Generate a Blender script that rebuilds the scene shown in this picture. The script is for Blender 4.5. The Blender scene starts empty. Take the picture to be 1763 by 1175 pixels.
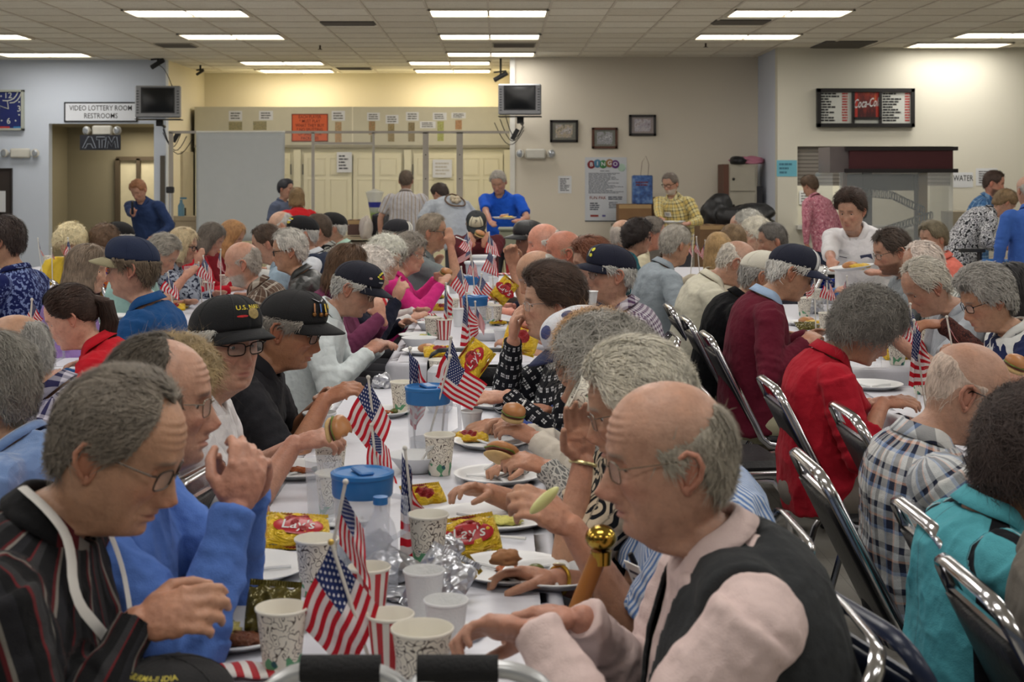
import bpy, math, random
import numpy as np
from mathutils import Vector, Matrix, Euler
random.seed(7)
SC = bpy.context.scene
COL = SC.collection
PI = math.pi
# ---------------------------------------------------------------- camera, world, exposure
F = 2449.0; CX = 857.0; CY = 302.0; CH = 1.6      # focal length in pixels of a 1763 px wide frame, principal point, camera height
def P(px, py, d):
    return Vector(((px - CX) * d / F, d, CH - (py - CY) * d / F))
def onz(px, py, z=0.749):
    return P(px, py, (CH - z) * F / (py - CY))
cam = bpy.data.cameras.new('camera'); camo = bpy.data.objects.new('camera', cam); COL.objects.link(camo)
camo.location = (0, 0, CH); camo.rotation_euler = (PI / 2, 0, 0)
cam.sensor_width = 36; cam.lens = 36 * F / 1763
cam.shift_x = (881.5 - CX) / 1763; cam.shift_y = -(587.5 - CY) / 1763
cam.clip_start = 0.05; cam.clip_end = 200
cam.dof.use_dof = True; cam.dof.focus_distance = 5.2; cam.dof.aperture_fstop = 8.0
SC.camera = camo
SC.view_settings.view_transform = 'Standard'; SC.view_settings.look = 'None'
SC.view_settings.gamma = 1; SC.view_settings.use_curve_mapping = False
SC.view_settings.exposure = 0.0
SC.cycles.use_denoising = True
SC.cycles.max_bounces = 6; SC.cycles.diffuse_bounces = 3; SC.cycles.glossy_bounces = 2
SC.cycles.transmission_bounces = 5; SC.cycles.transparent_max_bounces = 8
SC.cycles.caustics_reflective = False; SC.cycles.caustics_refractive = False
SC.cycles.sample_clamp_indirect = 4
w = bpy.data.worlds.new('world'); SC.world = w; w.use_nodes = True
w.node_tree.nodes['Background'].inputs[0].default_value = (0.80, 0.88, 1.0, 1)
w.node_tree.nodes['Background'].inputs[1].default_value = 0.08
LIGHT_E = 6.0          # emission of the fluorescent diffusers
LAMP_W = 12.0          # power of the tubes in each fixture
# ---------------------------------------------------------------- materials
def lin(c):
    return tuple(((v / 255) / 12.92 if v / 255 <= 0.04045 else ((v / 255 + 0.055) / 1.055) ** 2.4) for v in c[:3]) + (1,)
class NB:
    def __init__(s, name):
        s.m = bpy.data.materials.new(name); s.m.use_nodes = True
        s.nt = s.m.node_tree; s.b = s.nt.nodes['Principled BSDF']
    def n(s, t, **k):
        o = s.nt.nodes.new(t)
        for a, b in k.items(): setattr(o, a, b)
        return o
    def put(s, sock, v):
        if isinstance(v, (int, float)):
            sock.default_value = v
        elif isinstance(v, tuple):
            sock.default_value = v if len(v) == len(sock.default_value) else v[:len(sock.default_value)]
        else: s.nt.links.new(v, sock)
    def math(s, op, a, b=0.0, c=0.0):
        o = s.n('ShaderNodeMath', operation=op); s.put(o.inputs[0], a); s.put(o.inputs[1], b); s.put(o.inputs[2], c); return o.outputs[0]
    def mix(s, f, a, b, mode='MIX'):
        o = s.n('ShaderNodeMix', data_type='RGBA', blend_type=mode); s.put(o.inputs[0], f); s.put(o.inputs[6], a); s.put(o.inputs[7], b); return o.outputs[2]
    def attr(s, name):
        return s.n('ShaderNodeAttribute', attribute_name=name)
    def xyz(s, v):
        o = s.n('ShaderNodeSeparateXYZ'); s.nt.links.new(v, o.inputs[0]); return o.outputs
    def coord(s, k='Object'):
        return s.n('ShaderNodeTexCoord').outputs[k]
    def noise(s, v, scale, detail=2, rough=.5, out='Fac'):
        o = s.n('ShaderNodeTexNoise'); 
        if v is not None: s.nt.links.new(v, o.inputs['Vector'])
        o.inputs['Scale'].default_value = scale; o.inputs['Detail'].default_value = detail; o.inputs['Roughness'].default_value = rough
        return o.outputs[out]
    def voro(s, v, scale, feature='F1', out='Distance'):
        o = s.n('ShaderNodeTexVoronoi', feature=feature)
        if v is not None: s.nt.links.new(v, o.inputs['Vector'])
        o.inputs['Scale'].default_value = scale
        return o.outputs[out]
    def ramp(s, f, stops, interp='CONSTANT'):
        o = s.n('ShaderNodeValToRGB'); s.put(o.inputs[0], f); cr = o.color_ramp; cr.interpolation = interp
        while len(cr.elements) < len(stops): cr.elements.new(0.5)
        for e, (p, c) in zip(cr.elements, stops): e.position = p
        for e, (p, c) in zip(cr.elements, stops): e.color = c if len(c) == 4 else lin(c)
        return o.outputs[0]
    def scalev(s, v, sc):
        o = s.n('ShaderNodeMapping'); s.nt.links.new(v, o.inputs[0]); o.inputs['Scale'].default_value = sc; return o.outputs[0]
    def bump(s, h, strength=.3, dist=.01):
        o = s.n('ShaderNodeBump'); o.inputs['Strength'].default_value = strength; o.inputs['Distance'].default_value = dist
        s.nt.links.new(h, o.inputs['Height']); s.nt.links.new(o.outputs[0], s.b.inputs['Normal']); return o.outputs[0]
    def set(s, color=None, rough=None, metal=None, spec=None):
        if color is not None: s.put(s.b.inputs['Base Color'], color)
        if rough is not None: s.put(s.b.inputs['Roughness'], rough)
        if metal is not None: s.put(s.b.inputs['Metallic'], metal)
        if spec is not None: s.put(s.b.inputs['Specular IOR Level'], spec)
        return s.m
MATS = {}
def mat(name, c, rough=.6, metal=0., var=.06, vs=8., bump=0., bs=60., spec=.4, trans=0., alpha=None, sheen=0.):
    if name in MATS: return MATS[name]
    b = NB(name); v = b.coord()
    base = lin(c)
    if var > 0:
        f = b.noise(v, vs, 3)
        lo = tuple(x * (1 - var * 2) for x in base[:3]) + (1,); hi = tuple(min(1, x * (1 + var * 2)) for x in base[:3]) + (1,)
        base = b.mix(f, lo, hi)
    b.set(base, rough, metal, spec)
    if trans: b.b.inputs['Transmission Weight'].default_value = trans; b.b.inputs['IOR'].default_value = 1.2
    if alpha is not None: b.b.inputs['Alpha'].default_value = alpha
    if sheen: b.b.inputs['Sheen Weight'].default_value = sheen
    if bump: b.bump(b.noise(v, bs, 3), bump, .01)
    MATS[name] = b.m; return b.m
def cloth(name, kind, cols, per=.05, rough=.85, per2=None, bump=.6, sheen=.03):
    """woven or printed cloth; the pattern runs in the garment's own coordinates (attribute pc: around, along)"""
    if name in MATS: return MATS[name]
    b = NB(name); at = b.attr('pc').outputs['Vector']; u, v, _ = b.xyz(at)
    L = [lin(c) for c in cols]; per2 = per2 or per
    def stripes(x, p, stops): return b.ramp(b.math('FRACT', b.math('MULTIPLY', x, 1 / p)), stops)
    if kind == 'solid':
        c = b.mix(b.noise(at, 14, 3), tuple(x * .86 for x in L[0][:3]) + (1,), tuple(min(1, x * 1.12) for x in L[0][:3]) + (1,))
    elif kind == 'gingham':      # base, line
        s = [(0, cols[1]), (.5, cols[0])]
        c = b.mix(.5, stripes(u, per, s), stripes(v, per, s))
    elif kind == 'grid':         # thin lines on base
        s = [(0, cols[1]), (.28, cols[0])]
        c = b.mix(.999, stripes(u, per, s), stripes(v, per, s), 'MULTIPLY') if len(cols) == 2 else b.mix(.5, stripes(u, per, s), stripes(v, per, s))
    elif kind == 'plaid':        # four colours cycling in both directions
        n = len(cols); st = []
        wd = [.30, .10, .22, .06, .16, .16][:n]; tot = sum(wd); x = 0
        for q, c_ in zip(wd, cols): st.append((x / tot, c_)); x += q
        c = b.mix(.5, stripes(u, per, st), stripes(v, per2, st))
    elif kind == 'vstripe':
        n = len(cols); c = stripes(u, per, [(i / n, cols[i]) for i in range(n)])
    elif kind == 'hstripe':
        n = len(cols); c = stripes(v, per, [(i / n, cols[i]) for i in range(n)])
    elif kind == 'panel':
        c = b.ramp(b.math('DIVIDE', b.math('ABSOLUTE', u), .534), [(0, cols[0]), (.12, cols[1]), (.22, cols[0]), (.24, cols[2]), (.255, cols[1]), (.27, cols[2]), (.285, cols[0]), (.46, cols[1]), (.60, cols[0])])
    elif kind == 'bold':         # uneven stripes
        ps = [0, .30, .36, .42, .62, .80, .84]; c = stripes(u, per, list(zip(ps, cols)))
    elif kind == 'blotch':
        f = b.noise(at, 1 / per, 3, .6); st = [(0, cols[0])] + [(.46 + .07 * i, cc) for i, cc in enumerate(cols[1:])]
        c = b.ramp(f, st)
    elif kind == 'swirl':
        nz = b.noise(at, .6 / per, 1, .5); f = b.math('FRACT', b.math('MULTIPLY', nz, 9)); c = b.ramp(f, [(0, cols[0]), (.5, cols[1])])
    elif kind == 'dots':
        fu = b.math('SUBTRACT', b.math('FRACT', b.math('MULTIPLY', u, 1 / per)), .5); 
        row = b.math('MULTIPLY', b.math('FLOOR', b.math('MULTIPLY', v, 1 / per)), .5)
        fu = b.math('SUBTRACT', b.math('FRACT', b.math('ADD', b.math('MULTIPLY', u, 1 / per), row)), .5)
        fv = b.math('SUBTRACT', b.math('FRACT', b.math('MULTIPLY', v, 1 / per)), .5)
        d = b.math('MAXIMUM', b.math('ABSOLUTE', fu), b.math('ABSOLUTE', fv))
        cr = b.math('MINIMUM', b.math('ABSOLUTE', fu), b.math('ABSOLUTE', fv))
        f = b.math('MULTIPLY', b.math('LESS_THAN', d, .22), b.math('GREATER_THAN', cr, .035)); c = b.mix(f, L[0], L[1])
    elif kind == 'cells':
        f = b.voro(at, 1 / per, 'DISTANCE_TO_EDGE'); c = b.ramp(f, [(0, cols[1]), (.13, cols[0])])
    b.set(c, rough, 0, .14)
    b.b.inputs['Sheen Weight'].default_value = sheen
    o = b.coord()
    h = b.math('ADD', b.math('MULTIPLY', b.noise(o, 9, 3, .55), 1.0), b.math('MULTIPLY', b.noise(o, 420, 1), .05))
    b.bump(h, bump, .035)
    MATS[name] = b.m; return b.m
# ---------------------------------------------------------------- mesh helpers
def make_mesh(name, V, Fc, mats=(), mi=None, smooth=True, attrs=None, uv=None):
    V = np.asarray(V, dtype=np.float32).reshape(-1, 3)
    me = bpy.data.meshes.new(name)
    if isinstance(Fc, np.ndarray):
        n, k = Fc.shape; flat = Fc.astype(np.int32).ravel(); starts = np.arange(n, dtype=np.int32) * k; tot = np.full(n, k, np.int32)
    else:
        n = len(Fc); tot = np.array([len(f) for f in Fc], np.int32); starts = np.concatenate([[0], np.cumsum(tot)[:-1]]).astype(np.int32) if n else tot
        flat = np.array([i for f in Fc for i in f], np.int32)
    me.vertices.add(len(V)); me.vertices.foreach_set('co', V.ravel())
    me.loops.add(len(flat)); me.loops.foreach_set('vertex_index', flat)
    me.polygons.add(n); me.polygons.foreach_set('loop_start', starts); me.polygons.foreach_set('loop_total', tot)
    for m in mats: me.materials.append(m)
    if mi is not None: me.polygons.foreach_set('material_index', np.asarray(mi, np.int32))
    me.polygons.foreach_set('use_smooth', np.full(n, bool(smooth)))
    if attrs:
        for k_, (ty, arr) in attrs.items():
            a = me.attributes.new(k_, ty, 'POINT'); a.data.foreach_set('color' if ty == 'FLOAT_COLOR' else 'vector', np.asarray(arr, np.float32).ravel())
    if uv is not None:
        l = me.uv_layers.new(name='uv'); l.data.foreach_set('uv', np.asarray(uv, np.float32)[flat].ravel())
    me.update(calc_edges=True); me.validate()
    return me
def link(name, me, parent=None, loc=None):
    o = bpy.data.objects.new(name, me); COL.objects.link(o)
    if parent is not None: o.parent = parent
    if loc is not None: o.location = loc
    return o
class MB:
    """collects shapes into one mesh; k is the material slot"""
    def __init__(s): s.V = []; s.F = []; s.K = []; s.n = 0
    def add(s, V, Fc, k=0):
        V = np.asarray(V, float).reshape(-1, 3); s.V.append(V)
        s.F += [[i + s.n for i in f] for f in Fc]; s.K += [k] * len(Fc); s.n += len(V); return s
    def box(s, c, size, k=0, rot=None, bev=0.):
        x, y, z = [q / 2 for q in size]
        if bev <= 0:
            V = np.array([(a, b, c_) for a in (-x, x) for b in (-y, y) for c_ in (-z, z)])
            Fc = [(0, 1, 3, 2), (4, 6, 7, 5), (0, 4, 5, 1), (2, 3, 7, 6), (0, 2, 6, 4), (1, 5, 7, 3)]
        else:
            b = min(bev, x * .9, y * .9, z * .9); pts = []; idx = {}
            V = []; 
            for sx in (-1, 1):
                for sy in (-1, 1):
                    for sz in (-1, 1):
                        idx[sx, sy, sz, 0] = len(V); V.append((sx * x, sy * (y - b), sz * (z - b)))
                        idx[sx, sy, sz, 1] = len(V); V.append((sx * (x - b), sy * y, sz * (z - b)))
                        idx[sx, sy, sz, 2] = len(V); V.append((sx * (x - b), sy * (y - b), sz * z))
            Fc = []
            V = np.array(V)
            for a in (0, 1, 2):
                o1, o2 = [q for q in (0, 1, 2) if q != a]
                for sg in (-1, 1):
                    f = []
                    for p, q in ((-1, -1), (1, -1), (1, 1), (-1, 1)):
                        t = [0, 0, 0]; t[a] = sg; t[o1] = p; t[o2] = q; f.append(idx[t[0], t[1], t[2], a])
                    Fc.append(f)
                for p in (-1, 1):
                    for q in (-1, 1):
                        f = []
                        for sg, w in ((-1, o1), (1, o1), (1, o2), (-1, o2)):
                            t = [0, 0, 0]; t[a] = sg; t[o1] = p; t[o2] = q; f.append(idx[t[0], t[1], t[2], w])
                        Fc.append(f)
            for sx in (-1, 1):
                for sy in (-1, 1):
                    for sz in (-1, 1): Fc.append([idx[sx, sy, sz, i] for i in range(3)])
        if rot is not None: V = V @ np.array(rot).T
        return s.add(V + np.array(c), Fc, k)
    def tube(s, pts, r, n=8, k=0, closed=False, caps=True, flat=1.):
        V, Fc = tube(pts, r, n, closed, caps, flat); return s.add(V, Fc, k)
    def lathe(s, prof, n=24, k=0, c=(0, 0, 0), cap0=True, cap1=True, ex=1., ey=1.):
        V = []; Fc = []
        for r, z in prof:
            for i in range(n): V.append((c[0] + ex * r * math.cos(2 * PI * i / n), c[1] + ey * r * math.sin(2 * PI * i / n), c[2] + z))
        for j in range(len(prof) - 1):
            for i in range(n): Fc.append((j * n + i, j * n + (i + 1) % n, (j + 1) * n + (i + 1) % n, (j + 1) * n + i))
        if cap0: Fc.append(tuple(range(n))[::-1])
        if cap1: Fc.append(tuple((len(prof) - 1) * n + i for i in range(n)))
        return s.add(V, Fc, k)
    def ball(s, c, r, n=12, m=8, k=0, rot=None):
        V, Fc = ball(c, r, n, m, rot); return s.add(V, Fc, k)
    def grid(s, G, k=0):
        G = np.asarray(G, float); a, b = G.shape[:2]
        Fc = [(i * b + j, i * b + j + 1, (i + 1) * b + j + 1, (i + 1) * b + j) for i in range(a - 1) for j in range(b - 1)]
        return s.add(G.reshape(-1, 3), Fc, k)
    def build(s, name, mats, parent=None, loc=None, smooth=True, rot=None, sharp=True):
        if not isinstance(mats, (list, tuple)): mats = [mats]
        me = make_mesh(name, np.concatenate(s.V), s.F, mats, s.K, smooth)
        if smooth and sharp: me.set_sharp_from_angle(angle=math.radians(40))
        o = link(name, me, parent, loc)
        if rot is not None: o.rotation_euler = rot
        return o
def tube(pts, r, n=8, closed=False, caps=True, flat=1.):
    pts = [np.array(p, float) for p in pts]; m = len(pts)
    rr = [r] * m if isinstance(r, (int, float)) else list(r)
    V = []; Fc = []; up = None
    for i in range(m):
        a = pts[(i - 1) % m] if (closed or i > 0) else pts[i]; b = pts[(i + 1) % m] if (closed or i < m - 1) else pts[i]
        t = b - a; t = t / (np.linalg.norm(t) + 1e-9)
        if up is None:
            up = np.array((0, 0, 1.)) if abs(t[2]) < .9 else np.array((1., 0, 0))
        up = up - t * np.dot(up, t); up /= np.linalg.norm(up) + 1e-9; sd = np.cross(t, up)
        for j in range(n):
            q = 2 * PI * j / n; V.append(pts[i] + rr[i] * (math.cos(q) * sd + flat * math.sin(q) * up))
    for i in range(m if closed else m - 1):
        for j in range(n): Fc.append((i * n + j, i * n + (j + 1) % n, ((i + 1) % m) * n + (j + 1) % n, ((i + 1) % m) * n + j))
    if caps and not closed: Fc.append(tuple(range(n))[::-1]); Fc.append(tuple((m - 1) * n + j for j in range(n)))
    return np.array(V), Fc
def ball(c, r, n=12, m=8, rot=None):
    if isinstance(r, (int, float)): r = (r, r, r)
    V = [(0, 0, 1)]
    for i in range(1, m):
        a = PI * i / m
        for j in range(n): V.append((math.sin(a) * math.cos(2 * PI * j / n), math.sin(a) * math.sin(2 * PI * j / n), math.cos(a)))
    V.append((0, 0, -1)); L = len(V) - 1; Fc = []
    for j in range(n): Fc.append((0, 1 + j, 1 + (j + 1) % n))
    for i in range(m - 2):
        for j in range(n): a = 1 + i * n + j; b = 1 + i * n + (j + 1) % n; Fc.append((a, a + n, b + n, b))
    for j in range(n): Fc.append((L, 1 + (m - 2) * n + (j + 1) % n, 1 + (m - 2) * n + j))
    V = np.array(V) * np.array(r)
    if rot is not None: V = V @ np.array(rot).T
    return V + np.array(c), Fc
def tag(o, label=None, cat=None, group=None, kind=None):
    if label: o['label'] = label
    if cat: o['category'] = cat
    if group: o['group'] = group
    if kind: o['kind'] = kind
    return o
def empty(name, loc=(0, 0, 0), rz=0.):
    o = bpy.data.objects.new(name, None); COL.objects.link(o); o.location = loc; o.rotation_euler = (0, 0, rz); o.empty_display_size = .05; return o
def copy_tree(o, parent=None):
    c = o.copy(); COL.objects.link(c)
    if parent is not None: c.parent = parent
    for ch in list(o.children): copy_tree(ch, c)
    return c
TXT = {}
def text_mesh(s, size=1.0, bold=False, align='CENTER'):
    """vertices (x right, y up, z 0) and faces of a line of lettering"""
    key = (s, bold, align)
    if key not in TXT:
        cu = bpy.data.curves.new('t', 'FONT'); cu.body = s; cu.align_x = align; cu.align_y = 'CENTER'; cu.resolution_u = 2; cu.size = 1
        if bold: cu.offset = .006
        o = bpy.data.objects.new('t', cu); COL.objects.link(o); dg = bpy.context.evaluated_depsgraph_get()
        me = bpy.data.meshes.new_from_object(o.evaluated_get(dg)); V = np.array([v.co[:] for v in me.vertices]).reshape(-1, 3); Fc = [tuple(p.vertices) for p in me.polygons]
        bpy.data.objects.remove(o); bpy.data.curves.remove(cu); bpy.data.meshes.remove(me); TXT[key] = (V, Fc)
    V, Fc = TXT[key]; return V * size, Fc
def lettering(mb, s, c, size, k=0, bold=False, align='CENTER', sx=1.):
    """adds lettering that faces -Y at c"""
    V, Fc = text_mesh(s, size, bold, align)
    if len(V): mb.add(np.stack([V[:, 0] * sx + c[0], np.full(len(V), c[1]), V[:, 1] + c[2]], 1), Fc, k)
def hsh(i, j, k, seed):
    h = (i * 374761393 + j * 668265263 + k * 2147483647 + seed * 1274126177) & 0xffffffff
    h = ((h ^ (h >> 13)) * 1274126177) & 0xffffffff
    return ((h ^ (h >> 16)) & 0xffff) / 65535.0
def vnoise(p, scale, seed=0):
    q = np.asarray(p, float) * scale + 1000.0; i = np.floor(q).astype(np.int64); f = q - i; f = f * f * (3 - 2 * f); r = 0
    for a in (0, 1):
        for b in (0, 1):
            for c in (0, 1):
                wt = (f[:, 0] if a else 1 - f[:, 0]) * (f[:, 1] if b else 1 - f[:, 1]) * (f[:, 2] if c else 1 - f[:, 2])
                r = r + wt * hsh(i[:, 0] + a, i[:, 1] + b, i[:, 2] + c, seed)
    return r * 2 - 1
def remesh(parts, voxel, smooth=4):
    """one closed skin around a list of (V, F) shapes; returns vertices, quads, normals"""
    V = []; Fc = []; n = 0
    for v, f in parts: V.append(np.asarray(v, float)); Fc += [[i + n for i in q] for q in f]; n += len(v)
    me = make_mesh('tmp', np.concatenate(V), Fc); o = bpy.data.objects.new('tmp', me); COL.objects.link(o)
    m = o.modifiers.new('r', 'REMESH'); m.mode = 'VOXEL'; m.voxel_size = voxel
    if smooth: s = o.modifiers.new('s', 'SMOOTH'); s.factor = .5; s.iterations = smooth
    dg = bpy.context.evaluated_depsgraph_get(); e = o.evaluated_get(dg).to_mesh()
    k = len(e.vertices); co = np.empty(k * 3, np.float32); e.vertices.foreach_get('co', co)
    nr = np.empty(k * 3, np.float32); e.vertices.foreach_get('normal', nr)
    lp = np.empty(len(e.loops), np.int32); e.loops.foreach_get('vertex_index', lp)
    assert len(lp) == 4 * len(e.polygons)
    o.to_mesh_clear(); bpy.data.objects.remove(o); bpy.data.meshes.remove(me)
    return co.reshape(-1, 3).astype(float), lp.reshape(-1, 4), nr.reshape(-1, 3).astype(float)
def rotz(a): c, s = math.cos(a), math.sin(a); return np.array([[c, -s, 0], [s, c, 0], [0, 0, 1.]])
def roty(a): c, s = math.cos(a), math.sin(a); return np.array([[c, 0, s], [0, 1, 0], [-s, 0, c]])
def rotx(a): c, s = math.cos(a), math.sin(a); return np.array([[1, 0, 0], [0, c, -s], [0, s, c]])
# ---------------------------------------------------------------- people
def sm(a, b, x): t = np.clip((x - a) / (b - a), 0, 1); return t * t * (3 - 2 * t)
def curve(xs, ys):
    X = np.linspace(min(xs), max(xs), 400); o = np.argsort(xs); Y = np.interp(X, np.array(xs)[o], np.array(ys)[o])
    k = np.hanning(25); k /= k.sum(); Y = np.convolve(np.pad(Y, 12, 'edge'), k, 'valid'); return lambda q: np.interp(q, X, Y)
_zs = [.03, 0, -.03, -.055, -.08, -.10, -.115, -.125, -.135, -.15, -.18, -.22]
XFc = curve(_zs, [.094, .091, .089, .088, .087, .085, .079, .064, .048, .037, .033, .036])
XBc = curve(_zs, [.102, .100, .092, .081, .071, .066, .064, .063, .063, .063, .065, .069])
WCc = curve(_zs, [.078, .078, .075, .071, .065, .057, .052, .050, .050, .052, .056, .062])
def ring_dims(z, jaw=1.0, dbl=0.):
    up = z > .03; q = np.clip((z - .03) / .088, 0, .99999); e = np.sqrt(1 - q * q)
    zc = np.minimum(z, .03); xf = XFc(zc); xb = XBc(zc); wd = WCc(zc)
    jw = np.interp(z, [-.11, -.06, .0], [jaw, 1 + (jaw - 1) * .7, 1]); wd = wd * jw
    xf = xf + dbl * np.exp(-((z + .145) / .022) ** 2)
    return np.where(up, .094 * e, xf), np.where(up, .102 * e, xb), np.where(up, .078 * e, wd)
def head_rows(res):
    n1 = int(.14 / res); n2 = int(.25 / res); n3 = int(.44 / res)
    ph = np.linspace(.02, PI / 2, max(6, n1)); z = np.concatenate([.03 + .088 * np.cos(ph), np.linspace(.03, -.22, max(12, n2))[1:]])
    f = np.linspace(-PI, PI, max(20, n3) + 1)[:-1]; th = f - .45 * np.sin(f); return z, th
def ring_pts(z, th, jaw, dbl=0., zsh=None):
    Z, T = np.meshgrid(z, th, indexing='ij'); zz = Z if zsh is None else np.maximum(Z, zsh)
    xf, xb, wd = ring_dims(zz, jaw, dbl); c = np.cos(T); s = np.sin(T)
    x = np.where(c > 0, xf, xb) * np.sign(c) * np.abs(c) ** .9; y = wd * np.sign(s) * np.abs(s) ** .92
    return np.stack([x, y, Z], -1), Z, T
def G(y, z, cy, cz, sy, sz): return np.exp(-((y - cy) / sy) ** 2 - ((z - cz) / sz) ** 2)
def head_mesh(res, o):
    """skin of head and neck in the head's own frame: +X nose, origin between crown and chin"""
    z, th = head_rows(res); Pn, Z, T = ring_pts(z, th, o['jaw'], o['dbl'])
    x, y = Pn[..., 0], Pn[..., 1]; fr = sm(-.02, .03, x); ay = np.abs(y); rs = o['rs']
    nose = np.interp(Z, [-.068, -.058, -.050, -.040, -.025, -.008, .008, .02], [0, .010, .023, .029, .019, .010, .004, 0]) * o['nose']
    ns = np.interp(Z, [-.055, -.035, 0], [.0150, .0115, .0085])
    dx = nose * np.exp(-(ay / ns) ** 2.4)
    dx += .007 * G(ay, Z, .013, -.050, .006, .008) * o['nose']
    dx += .0065 * G(ay, Z, .030, .022, .020, .009) + .003 * G(y, Z, 0, .018, .012, .010)
    dx -= .0135 * G(ay, Z, .030, -.001, .015, .0125)
    dx += .006 * G(ay, Z, .042, -.030, .020, .016)
    dx -= .004 * G(ay, Z, .040 , -.062, .014, .018) * rs
    dx -= .0048 * G(ay, Z, .026 + (-.045 - Z) * .35, -.055, .0045, .022) * rs
    dx += .0065 * G(y, Z, 0, -.069, .021, .0050) + .0065 * G(y, Z, 0, -.081, .019, .0055) + .004 * G(y, Z, 0, -.075, .030, .016)
    dx -= .0075 * G(y, Z, 0, -.0748, .023, .0022)
    dx -= .004 * G(y, Z, 0, -.092, .020, .005) + .002 * G(ay, Z, .027, -.078, .004, .010) * rs
    dx += .007 * G(y, Z, 0, -.108, .018, .012)
    dx -= .0012 * np.exp(-((ay) / .05) ** 4) * (np.sin(Z * 520) * sm(.035, .045, Z) * sm(.09, .08, Z)) * rs
    dx -= .0034 * G(ay, Z, .031, -.018, .014, .003) * rs
    x = x + dx * fr
    y = y * (1 - .05 * np.exp(-((Z - .02) / .03) ** 2) * sm(.03, .07, x)) ; Pn = np.stack([x, y, Z], -1)
    nz, nt = Z.shape; i, j = np.meshgrid(np.arange(nz - 1), np.arange(nt), indexing='ij'); j2 = (j + 1) % nt
    Q = np.stack([i * nt + j, i * nt + j2, (i + 1) * nt + j2, (i + 1) * nt + j], -1).reshape(-1, 4)
    # tint
    b = np.array(lin(o['skin'])[:3]); t = np.ones(Z.shape + (3,)) * b
    red = .55 * G(y, Z, 0, -.045, .020, .016) + .45 * G(ay, Z, .045, -.035, .022, .02) + .15 * G(y, Z, 0, -.105, .03, .02)
    red = np.clip(red * fr * o['ruddy'], 0, 1)[..., None]; t = t * (1 - red * np.array([.02, .36, .36]))
    lip = np.clip(G(y, Z, 0, -.0745, .024, .0085) * 1.5, 0, 1) ** 2 * fr; t = t * (1 - lip[..., None] * np.array([.12, .42, .34]) * o['lip'])
    hc = np.array(lin(o['haircol'])[:3]); br = np.clip(1.6 * np.exp(-((ay - .031) / .017) ** 4 - ((Z - .0205 + .10 * (ay - .031) ** 1) / .0042) ** 2), 0, 1) * fr * o['brow']
    t = t * (1 - br[..., None]) + (hc * .75) * br[..., None]
    if o['fuzz'] > 0 or o['hair'] == 'horseshoe':
        zb = np.interp(np.degrees(np.abs(T)), HB['short'][0], HB['short'][1]); fz = o['fuzz'] * sm(-.006, .012, Z - zb) if o['hair'] != 'horseshoe' else (.25 + o['fuzz']) * sm(-.006, .02, Z - zb) * sm(.10, .02, Z) * sm(.06, .0, x); t = t * (1 - fz[..., None]) + hc * fz[..., None]
    if o['beard'] is not None:
        bc = np.array(lin(o['beard'])[:3]); f = sm(-.052, -.066, Z) * sm(-.15, -.125, Z) * sm(-.02, .02, x) * (1 - np.clip(G(y, Z, 0, -.076, .02, .005), 0, 1)) * .85
        t = t * (1 - f[..., None]) + bc * f[..., None]
    return Pn.reshape(-1, 3), Q, t.reshape(-1, 3), nt
# hairlines: lowest height of the hair by degrees from the nose
HB = {'short': ([0, 35, 50, 62, 80, 95, 110, 130, 180], [.074, .078, .062, .020, .0, .012, -.02, -.065, -.075]),
      'receding': ([0, 20, 40, 58, 70, 80, 95, 110, 130, 180], [.098, .112, .108, .060, .015, .0, .012, -.02, -.065, -.075]),
      'balding': ([0, 56, 64, 76, 88, 98, 110, 130, 180], [.2, .2, .135, .085, .045, .012, -.02, -.065, -.075]),
      'horseshoe': ([0, 50, 68, 80, 95, 110, 130, 180], [.2, .2, .03, .0, .012, -.02, -.06, -.07]),
      'curly': ([0, 30, 50, 70, 90, 110, 180], [.066, .062, .030, -.022, -.035, -.06, -.10]),
      'bob': ([0, 30, 52, 68, 180], [.074, .066, .030, -.11, -.12]),
      'long': ([0, 32, 48, 62, 180], [.080, .070, .010, -.25, -.30]),
      'pony': ([0, 35, 50, 65, 85, 100, 120, 180], [.078, .078, .055, .02, .0, .005, -.04, -.06])}
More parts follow.
